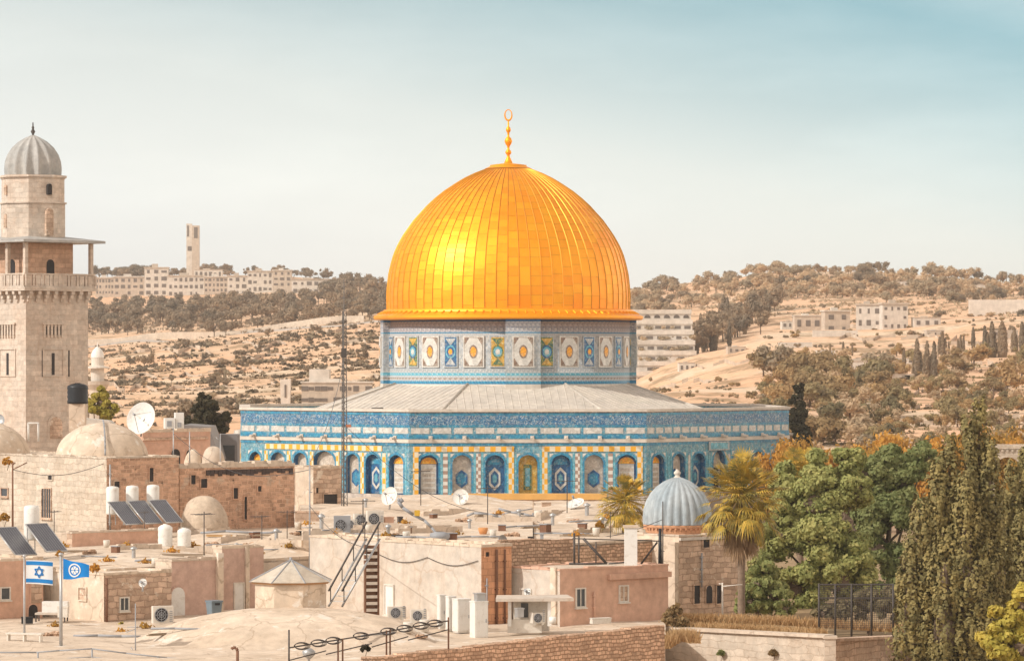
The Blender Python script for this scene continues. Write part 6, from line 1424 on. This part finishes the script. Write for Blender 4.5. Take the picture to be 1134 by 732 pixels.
for k, (px, py, Y, lab) in enumerate(((612,690,162.5,'white bucket on the ledge under the porch roof'),(342,728,149,'white round lamp head on the terrace behind the barbed wire'))): 
    o = thing('bucket' if k == 0 else 'lamp_head', lab, 'bucket' if k == 0 else 'lamp', (XX(px,Y), Y, ZZ(py,Y))); mb = MB(); r = .16 if k == 0 else .26; mb.lathe([(.02,0),(r*.8,0),(r,r*1.6),(r*.9,r*1.62),(r*.3,r*1.9)] if k == 0 else [(.05,-.5),(.05,-.05),(r*.5,0),(r*.95,.12),(r,.26),(r*.5,.36),(.02,.4)], 18); mb.build('body' if k == 0 else 'shade', [M['white'] if k == 0 else M['steel']], o)
# steep stair with handrails and the rung ladder beside it
st = thing('steep_stair', 'steep metal stair with two dark handrails leaning on the cream wall', 'stair', (XX(364,166), 166, ZZ(671,166))); s = 166/F
A, B = Vector((0,0,0)), Vector((40*s, 2.2, 72*s)); W_ = Vector((15*s, -.15, 0)); mb = MB()
for q in (0, 1): mb.tube(A+W_*q, B+W_*q, .05, 6)
mb.build('stringer', [M['steel']], st); mb = MB(); n = 13
for k in range(1, n): p = A + (B-A)*k/n; mb.face([p, p+W_, p+W_+Vector((0,.22,0)), p+Vector((0,.22,0))]); mb.face([p-Vector((0,0,.03)), p+W_-Vector((0,0,.03)), p+W_, p])
mb.build('tread', [M['white']], st)
for q in (0, 1):
    mb = MB(); up = Vector((0,0,.75)); mb.tube(A+W_*q+up*.9, B+W_*q+up, .045, 6)
    for k in range(4): p = A + W_*q + (B-A)*(.05+.3*k); mb.tube(p, p+up, .025, 5)
    mb.build('handrail', [M['iron']], st)
rl_ = thing('rung_ladder', 'brown upright ladder with broad pale rungs right of the steep stair', 'ladder', (XX(404,168.4), 168.4, ZZ(682,168.4)), R(12)); s = 168.4/F
mb = MB(); mb.box(0, .07, 0, .3, 0, 80*s); mb.box(14*s, 14*s+.10, 0, .3, 0, 80*s); mb.box(.072, 14*s-.002, .12, .2, 0, 78*s); mb.build('frame', [M['rust']], rl_)
for k in range(10): mb = MB(); mb.box(.074, 14*s-.004, -.05, .118, (5+7.4*k)*s, (8.2+7.4*k)*s); mb.build('rung', [M['creamwall']], rl_)
# bin, table, bench
bn = thing('wheeled_bin', 'grey blue rubbish bin against the mauve wall', 'bin', (XX(237,172), 172, ZZ(684,172)), R(35)); mb = MB(); i = [mb.av(p) for p in ((-.22,-.22,.05),(.22,-.22,.05),(.22,.22,.05),(-.22,.22,.05),(-.28,-.27,.72),(.28,-.27,.72),(.28,.27,.72),(-.28,.27,.72))]
for q in ((0,3,2,1),(4,5,6,7),(0,1,5,4),(1,2,6,5),(2,3,7,6),(3,0,4,7)): mb.fi([i[j] for j in q])
gb = plain('grey_blue_plastic', (.16,.20,.23), .5); mb.build('body', [gb], bn); mb = MB(); mb.box(-.30,.30,-.30,.30,.723,.80); mb.box(-.12,.12,-.33,-.30,.60,.70,1); mb.build('lid', [gb, M['black']], bn); mb = MB(); mb.tube((-.24,.2,.06),(-.18,.2,.06),.07,10); mb.tube((.18,.2,.06),(.24,.2,.06),.07,10); mb.build('wheel', [M['black']], bn)
tb_ = thing('covered_table', 'long table under a white sheet between the two flagpoles', 'table', (XX(40,172), 172, ZZ(688,172)), R(-4)); s = 172/F
mb = MB(); mb.box(0, 34*s, -.3, .5, 8*s, 10*s); mb.build('top', [M['creamwall']], tb_); mb = MB(); mb.box(6*s, 34.6*s, .1, .55, 10*s+.003, 22*s); mb.build('sheet', [M['white']], tb_)
for x, y in ((1,-.25),(33,-.25),(1,.45),(33,.45)): mb = MB(); mb.box((x-.7)*s, (x+.7)*s, y-.03, y+.03, 0, 8*s-.002); mb.build('leg', [M['iron']], tb_)
bc = thing('bench', 'low pale bench on the front terrace left of the first flagpole', 'bench', (XX(6,158), 158, ZZ(711,158)), R(-14)); s = 158/F; mb = MB(); mb.box(0, 42*s, 0, .35, 9*s, 10.6*s); mb.build('seat', [M['offwhite']], bc)
for x in (2, 21, 40): mb = MB(); mb.box(x*s-.03, x*s+.03, .03, .32, -.02, 9*s-.002); mb.build('leg', [M['offwhite']], bc)
cs = thing('white_stool', 'white metal stand on the roof at the foot of the minaret', 'stool', (XX(37,222), 222, ZZ(487,222))); s = 222/F; mb = MB(); mb.box(-6*s, 6*s, -.25, .25, 18*s, 19.5*s); mb.build('seat', [M['white']], cs)
for x, y in ((-5.5,-.2),(5.5,-.2),(-5.5,.2),(5.5,.2)): mb = MB(); mb.tube((x*s,y,-.1), (x*s,y,18*s), .035, 6); mb.build('leg', [M['white']], cs)
# white equipment box on the arcaded house roof
eb = thing('roof_equipment', 'white boxy cooling equipment on the roof of the arcaded house', 'equipment', (XX(194,252), 252, ZZ(477,252)), R(12)); s = 252/F; mb = MB(); mb.box(-11*s, 0, 0, 1, .15, 14*s); mb.box(.6*s, 10*s, .1, .9, .15, 20*s); mb.build('casing', [M['white']], eb); mb = MB(); mb.box(-9*s, -4*s, -.05, .003, 5*s, 11*s); mb.box(3*s, 7*s, .05, .103, 4*s, 9*s); mb.build('vent', [M['grey']], eb)
mb = MB()
for x in (-9, -2, 2, 9): mb.box((x-.6)*s, (x+.6)*s, .2, .8, -.1, .147)
mb.build('foot', [M['grey']], eb)
gl = MB(); Yg = 262; gl.slab_xz([(0,0),(SZ(43,Yg),0),(SZ(36,Yg),SZ(7,Yg)),(SZ(6,Yg),SZ(10,Yg))], 0, 2.0); tag(gl.build('sheet_roof', [M['leadroof']], None, P(85,473,Yg)), 'low grey sheet metal roof between the minaret and the whitewashed dome', 'roof')
# railings on the front terrace
fr = thing('pipe_railing', 'thin metal pipe railing across the bottom left of the terrace', 'railing', P(-20,735,152)); mb = MB(); s = 152/F
L = [(0,722),(60,722),(86,720),(122,718),(160,723),(205,728),(262,733)]
for (a, ya), (b_, yb) in zip(L, L[1:]): mb.tube((a*s,0,(735-ya)*s), (b_*s,0,(735-yb)*s), .032, 6)
for (a, ya), (b_, yb) in zip(L, L[1:]): mb.tube((a*s,0,(730-ya-8 if False else 735-ya-9)*s), (b_*s,0,(735-yb-9)*s), .022, 6)
mb.build('rail', [M['grey']], fr)
for a, ya in ((10,722),(62,722),(122,718),(195,727)): mb = MB(); mb.tube((a*s,0,-.6), (a*s,0,(735-ya)*s), .035, 6); mb.build('post', [M['grey']], fr)
hp = thing('vent_pipe', 'brown pipe with a bent top standing on the shallow dome edge', 'pipe', P(263,736,150)); s = 150/F; mb = MB(); mb.path([Vector(p) for p in ((0,0,-.4),(0,0,16*s),(-1.5*s,0,19*s),(-5*s,0,19.5*s),(-6.5*s,0,17.5*s))], .06, 8); mb.build('pipe', [M['rust']], hp)
bw_ = thing('barbed_fence', 'barbed wire fence with wire coils above the rubble wall', 'fence', P(320,735,148)); s = 148/F
top = [(0,717),(40,712),(90,706),(130,700),(175,694)]; mb = MB()
for (a, ya), (b_, yb) in zip(top, top[1:]):
    mb.tube((a*s, a*.02, (735-ya)*s), (b_*s, b_*.02, (735-yb)*s), .03, 5); mb.tube((a*s, a*.02, (735-ya-14)*s), (b_*s, b_*.02, (735-yb-10)*s), .025, 5)
mb.build('wire', [M['iron']], bw_)
for a, ya in ((0,697),(53,710),(58,709),(106,702),(110,701),(175,690)): mb = MB(); mb.tube((a*s, a*.02, -.5), (a*s, a*.02, (735-ya)*s), .035, 6); mb.build('post', [M['rust'] if a else M['iron']], bw_)
for a in (12, 30, 46, 76, 106, 124, 142, 158):
    za = 735-717 + a*.132; mb = MB()
    for q in range(4): mb.path([Vector((a*s + (.24+.02*q)*math.cos(6.283*k/18) + .03*q, a*.02 + .10*math.sin(6.283*k/9+q), za*s + (.11+.012*q)*math.sin(6.283*k/18))) for k in range(19)], .014, 4)
    mb.build('wire_coil', [M['iron']], bw_)
wf = thing('wire_fence', 'dark wire mesh fence between the green trees and the garden wall', 'fence', P(905,698,174)); s = 174/F
mb = MB()
for x in (2, 20, 38, 60, 84): mb.tube((x*s, 0, -.3), (x*s, 0, 52*s), .05, 6)
mb.build('post', [M['iron']], wf); mb = MB()
for k in range(22): mb.tube((2*s, 0, (4+k*2.2)*s), (84*s, 0, (4+k*2.2)*s), .010, 3)
for k in range(38): mb.tube(((2+k*2.2)*s, 0, 2*s), ((2+k*2.2)*s, 0, 52*s), .010, 3)
mb.tube((2*s,0,51*s), (84*s,0,51*s), .04, 5); mb.tube((2*s,0,36*s), (84*s,0,36*s), .03, 5); mb.build('mesh', [M['iron']], wf)
# flags
M['flagwhite'] = plain('white_flag_cloth', (.74,.74,.74), .8, 0, .05); M['flagblue'] = plain('flag_blue', (.015,.20,.52), .8, 0, .06); M['flagsky'] = plain('bright_blue_cloth', (.01,.22,.62), .8, 0, .08)
def cloth(w, hgt, amp, tilt, sag, nx=26, ny=16):
    """returns f(u,v) -> point of the waving cloth, u,v in 0..1"""
    def f(u, v, lift=0.):
        t_ = .55*math.sin(u*5.2+.6+v*.8)*amp*u**.5; return Vector((w*u*(1-.10*u), t_ - lift, -hgt*(1-v) - sag*u*u + tilt*u*(v-.5)))
    return f
def sheet(mb, f, u0, u1, v0, v1, m, lift=0., nx=20, ny=6):
    g = [[mb.av(f(u0+(u1-u0)*i/nx, v0+(v1-v0)*j/ny, lift)) for i in range(nx+1)] for j in range(ny+1)]
    for j in range(ny):
        for i in range(nx): mb.fi([g[j][i], g[j][i+1], g[j+1][i+1], g[j+1][i]], m, True)
def flagpole(label, px, y0, Y, r):
    root = thing('flagpole', label, 'flagpole', (XX(px,Y), Y, 4.45)); z1 = ZZ(y0,Y)-4.45; mb = MB(); mb.tube((0,0,-.1), (0,0,z1), r, 10, 0, r*.8); mb.build('pole', [M['steel']], root); mb = MB(); mb.lathe([(.02,z1-.02),(r*1.6,z1+.03),(r*1.2,z1+.10),(.01,z1+.13)], 10); mb.build('cap', [M['steel']], root); mb = MB(); mb.lathe([(r*2,0.06),(r*2,.16),(r*1.2,.18)], 10); mb.build('base', [M['grey']], root); return root
Yf = 158
flagpole('thin steel flagpole carrying the white flag with blue stripes', 27, 617, Yf, .05); flagpole('thicker steel flagpole carrying the blue flag', 67.5, 615, Yf-2, .075)
w, hgt = SZ(33,Yf), SZ(26,Yf); f1 = cloth(w, hgt, .10, .02, .06); mb = MB(); sheet(mb, f1, 0, 1, 0, 1, 0)
f_ = mb.build('flag', [M['flagwhite']], None, P(27.6,620,Yf)+Vector((.05,-.03,0)), uv=False); tag(f_, 'white flag with two blue stripes and a blue six pointed star', 'flag')
mb = MB(); sheet(mb, f1, 0, 1, .80, .96, 0, .012); sheet(mb, f1, 0, 1, .06, .22, 0, .012); mb.build('stripe', [M['flagblue']], f_, uv=False)
mb = MB()
for fl in (0, 180):
    for q in range(3):
        a0, a1 = R(90+fl+120*q), R(90+fl+120*(q+1)); R0 = .30
        p0, p1 = (.46+R0*.62*math.cos(a0), .51+R0*.8*math.sin(a0)), (.46+R0*.62*math.cos(a1), .51+R0*.8*math.sin(a1))
        for k in range(6):
            c0, c1 = [(p0[0]+(p1[0]-p0[0])*t_, p0[1]+(p1[1]-p0[1])*t_) for t_ in (k/6, (k+1)/6)]; mb.tube(f1(*c0, .018), f1(*c1, .018), .022, 4)
mb.build('star', [M['flagblue']], f_, uv=False)
Y2 = Yf-2; w, hgt = SZ(32,Y2), SZ(23,Y2); f0 = cloth(w, hgt, .12, .0, .02)
def f2(u, v, lift=0.): p = f0(u, v, lift); p.z = -hgt*(1-v)*(1-.42*u) - .34*hgt*u - .03*math.sin(u*6); return p
mb = MB(); sheet(mb, f2, 0, 1, 0, 1, 0); f_ = mb.build('flag', [M['flagsky']], None, P(68.2,618,Y2)+Vector((.07,-.03,0)), uv=False); tag(f_, 'bright blue flag with a round white emblem', 'flag')
mb = MB(); cu, cv = .42, .50
for k in range(36):
    a0, a1 = R(k*10), R((k+1)*10); pts = [f2(cu+.235*math.cos(a)*rr, cv+.40*math.sin(a)*rr, .014) for a, rr in ((a0,1),(a1,1),(a1,.80),(a0,.80))]; mb.face(pts)
for q in range(6):
    for k in range(4):
        a0, a1 = R(q*60+6+k*12), R(q*60+6+(k+1)*12); pts = [f2(cu+.14*math.cos(a)*rr, cv+.24*math.sin(a)*rr, .014) for a, rr in ((a0,1),(a1,1),(a1,.25),(a0,.25))]; mb.face(pts)
mb.build('emblem', [M['flagwhite']], f_, uv=False)
# small odds and ends lying about the roofs
odd = random.Random(5)
for k, (px, py, Y, w, hh, mat, lab) in enumerate(((440,597,200,.55,.22,'iron','dark flat box on the whitewashed roof above the cream wall'),(443,579,208,.22,.34,'iron','small dark box beside the big white dish'),(430,583,206,.5,.5,'pink','pink plastered box right of the paired air conditioners'),(333,592,190,.4,.2,'black','black bundle on the roof at the foot of the thin grey pole'),(351,593,190,.55,.22,'iron','dark bundle right of the thin grey pole'),(357,594,189.5,.3,.2,'orange','orange bundle at the end of the dark bundles'),(248,594,197,1.9,.10,'straw','flat orange tarpaulin strip on the roof'),(340,577,200,1.3,.55,'brownstone','low brown stone block on the roof left of the grey air conditioner'),(575,683,163.2,.3,.4,'steel','small grey meter box beside the porch post'),(30,690,171,.5,.3,'black','black crate in the dark archway at left'),(665,690,164.5,.9,.25,'offwhite','pale crate at the foot of the pink house wall'),(588,598,204,.25,.18,'dark','small dark can on the roof above the orange side wall'),(600,598,204,.15,.3,'grey','small upright grey can beside the bent pole'),(70,683,170.5,.45,.5,'offwhite','pale box at the right end of the covered table'),(605,561,226,.5,.25,'brownstone','rusty plate leaning on the roof under the ochre parapet'))):
    if 184 < Y < 230: Y = onroof(px, py, Y)
    mb = MB(); mb.box(-w/2, w/2, -.15, .15, 0, hh*.86); mb.box(-w/2-.02, w/2+.02, -.17, .17, hh*.86+.001, hh); tag(mb.build('roof_box' if 'box' in lab else 'bundle' if 'bundle' in lab else 'crate' if 'crate' in lab else 'can' if 'can' in lab else 'tarpaulin' if 'tarp' in lab else 'stone_block' if 'stone' in lab else 'metal_plate', [M[mat]], None, P(px,py,Y), odd.uniform(-.3,.5)), lab, 'box' if 'box' in lab else 'bundle' if 'bundle' in lab else 'crate' if 'crate' in lab else 'can' if 'can' in lab else 'tarpaulin' if 'tarp' in lab else 'block' if 'stone' in lab else 'plate')

# ------------------------------------------------------------------ more roof clutter
lw = Block('low_wall', 'low broken pinkish wall carrying a flat slab below the three solar heaters', 'wall', 80, 197, 74, 180, 7.5, 'brownstone', 'pink', zb=6.5, par=.12, cap='limewash2', seed=21)
cr = random.Random(77)
def scat(name, label, cat, group, spots, build):
    first = None
    for px, py in spots:
        p = roofP(px, py)
        if p is None: continue
        if first is None:
            first = build(); first.name = name; tag(first, label, cat, group); o = first
        else:
            o = first.copy(); COL.objects.link(o)
            for ch in [c for c in COL.objects if c.parent == first]: c2 = ch.copy(); COL.objects.link(c2); c2.parent = o
        o.location = p; o.rotation_euler = (0,0,cr.uniform(-.6,1.2)); q = cr.uniform(.8, 1.25); o.scale = (q, q, q*cr.uniform(.85,1.15))
def b_vent():
    root = thing('roof_vent', 'x', 'vent'); mb = MB(); mb.lathe([(.09,-.1),(.09,.45)], 10); mb.build('pipe', [M['steel']], root); mb = MB(); mb.lathe([(.16,.45),(.17,.52),(.02,.60)], 10); mb.build('cap', [M['steel']], root); return root
def b_yagi():
    root = thing('roof_antenna', 'x', 'antenna'); mb = MB(); mb.tube((0,0,-.1),(0,0,1.7),.022,6); mb.build('mast', [M['iron']], root); mb = MB(); mb.tube((-.5,0,1.6),(.5,.1,1.62),.016,5)
    for k in range(6): x = -.45+.18*k; l_ = .32-.03*k; mb.tube((x,-l_,1.605),(x,l_,1.615),.010,4)
    mb.build('arm', [M['iron']], root); return root
def b_box():
    root = thing('rusty_box', 'x', 'box'); mb = MB(); mb.box(-.22,.22,-.16,.16,-.05,.30); mb.build('casing', [M['rust']], root); mb = MB(); mb.box(-.25,.25,-.19,.19,.302,.34); mb.build('lid', [M['grey']], root); return root
def b_pipe():
    mb = MB(); mb.path([Vector(p) for p in ((-1.3,0,.05),(-.4,.05,.07),(.5,-.04,.06),(1.2,.02,.05),(1.3,.04,-.1))], .045, 6); return mb.build('roof_pipe', [M['grey']])
def b_rubble():
    mb = MB()
    for k in range(9):
        x, y, s_ = cr.gauss(0,.16), cr.gauss(0,.12), cr.uniform(.10,.20); core(mb, Vector((x,y,s_*.3)), s_, cr)
    return mb.build('rubble_heap', [M['rubble']])
def b_wall():
    mb = MB()
    for k in range(7): mb.box(-1.6+.46*k, -1.6+.46*(k+1)-.005, -.12, .12, -.2, .28*cr.uniform(.6,1.2))
    return mb.build('roof_parapet', [M['limewash2']])
def b_can():
    mb = MB(); mb.lathe([(.02,-.02),(.16,-.02),(.18,.36),(.17,.38),(.15,.30),(.02,.28)], 14); return mb.build('plastic_tub', [M['offwhite']])
def b_plank():
    mb = MB(); mb.box(-.9,.9,-.1,.1,0,.05); mb.box(-.75,1.0,-.02,.17,.052,.095); return mb.build('wooden_plank', [plain('grey_wood', (.30,.22,.15), .9, 0, .3)])
def b_tuft():
    mb = MB()
    for k in range(70): quad(mb, Vector((cr.gauss(0,.16), cr.gauss(0,.10), abs(cr.gauss(.08,.08)))), rdir(cr,.3), .10, cr)
    return mb.build('roof_weed', [M['l_autumn']], uv=False)
scat('roof_vent', 'small steel vent pipe with a cap on the whitewashed roofs', 'vent', 'steel vent pipes on the roofs', ((405,562),(520,585),(575,575),(612,582),(650,572),(306,600),(262,612),(148,618),(90,604),(430,608 - 6),(356,586),(667,588)), b_vent)
scat('roof_antenna', 'thin rusty television antenna with short cross bars on the roofs', 'antenna', 'television antennas on the roofs', ((318,598),(290,606),(540,580),(628,568),(226,618),(60,598),(466,560),(402,596),(676,596),(160,600)), b_yagi)
scat('rusty_box', 'rust brown metal box with a grey lid on the roofs', 'box', 'rust brown boxes on the roofs', ((455,590),(500,598),(556,588),(604,590),(362,600),(282,596),(128,612),(645,586),(216,624),(480,574)), b_box)
scat('roof_pipe', 'short crooked grey pipe lying on the roofs', 'pipe', 'crooked pipes lying on the roofs', ((415,596),(530,596),(580,584),(622,592),(300,612),(252,604),(110,618),(470,600),(655,578),(390,604),(182,622),(205,700),(120,706),(420,706)), b_pipe)
scat('rubble_heap', 'small heap of broken stones on the roofs', 'rubble', 'heaps of broken stone on the roofs', ((436,594),(512,578),(566,594),(634,578),(326,592),(276,604),(138,600),(98,614),(234,604),(680,584),(465,706),(56,704)), b_rubble)
scat('roof_parapet', 'low crumbling whitewashed parapet across the flat roofs', 'parapet', 'crumbling parapets across the roofs', ((425,586),(500,570),(560,578),(610,572),(655,590),(310,604),(262,598),(150,608),(96,600),(370,604),(220,612),(475,590)), b_wall)
scat('plastic_tub', 'off white plastic tub standing on the roofs', 'tub', 'plastic tubs on the roofs', ((408,590),(450,603 - 4),(546,596),(596,576),(330,586),(244,616),(172,626),(118,606),(660,598 - 4),(452,703),(470,700)), b_can)
scat('wooden_plank', 'pair of grey wooden planks lying on the roofs', 'planks', 'grey planks lying on the roofs', ((418,578),(490,584),(590,592),(640,594),(296,594),(200,616),(84,612),(360,594),(540,572),(180,706)), b_plank)
scat('roof_weed', 'small tuft of dry orange weed on the roofs', 'plant', 'dry orange weeds on the roofs', ((400,572),(448,580),(506,592),(552,570),(600,586),(638,600 - 6),(672,574),(320,606),(286,614),(250,620),(214,606),(190,612),(160,624),(140,606),(118,622),(92,598),(70,606),(372,598),(428,600),(134,700),(160,696),(60,694),(340,590)), b_tuft)
# cables strung between poles
for k, (A, B, sag, lab) in enumerate(((P(381,400,224), P(343,512,183), .8, 'thin black cable hanging from the lattice mast to the grey pole'), (P(343,520,183), P(192,480,224), 1.2, 'thin black cable from the grey pole to the pole on the white ledge'), (P(381,470,224), P(590,572,206), 1.6, 'thin black cable from the lattice mast across the white roofs to the bent pole'), (P(590,575,206), P(734,575,178), .9, 'thin black cable from the bent pole to the dark pole by the tomb'), (P(14,520,203), P(118,512,210.5), .5, 'thin black cable along the pale ashlar house front'), (P(343,560,183), P(404,606,169), .4, 'thin black cable from the grey pole down to the rung ladder'))):
    mb = MB(); mb.path([(B-A)*(q/14) - Vector((0,0,sag*math.sin(math.pi*q/14))) for q in range(15)], .016, 4); tag(mb.build('roof_cable', [M['black']], None, A), lab, 'cable')
# ------------------------------------------------------------------ air
HAZE = 0.00013
if HAZE:
    hz = bpy.data.materials.new('haze_air'); hz.use_nodes = True; t = hz.node_tree; t.nodes.clear()
    pv = t.nodes.new('ShaderNodeVolumePrincipled'); pv.inputs['Color'].default_value = (1.0,.93,.85,1); pv.inputs['Density'].default_value = HAZE; pv.inputs['Anisotropy'].default_value = .2
    t.links.new(pv.outputs[0], t.nodes.new('ShaderNodeOutputMaterial').inputs['Volume'])
    mb = MB(); mb.box(-1500, 1500, -200, 3600, -160, 90); tag(mb.build('haze', [hz], uv=False), kind='stuff')
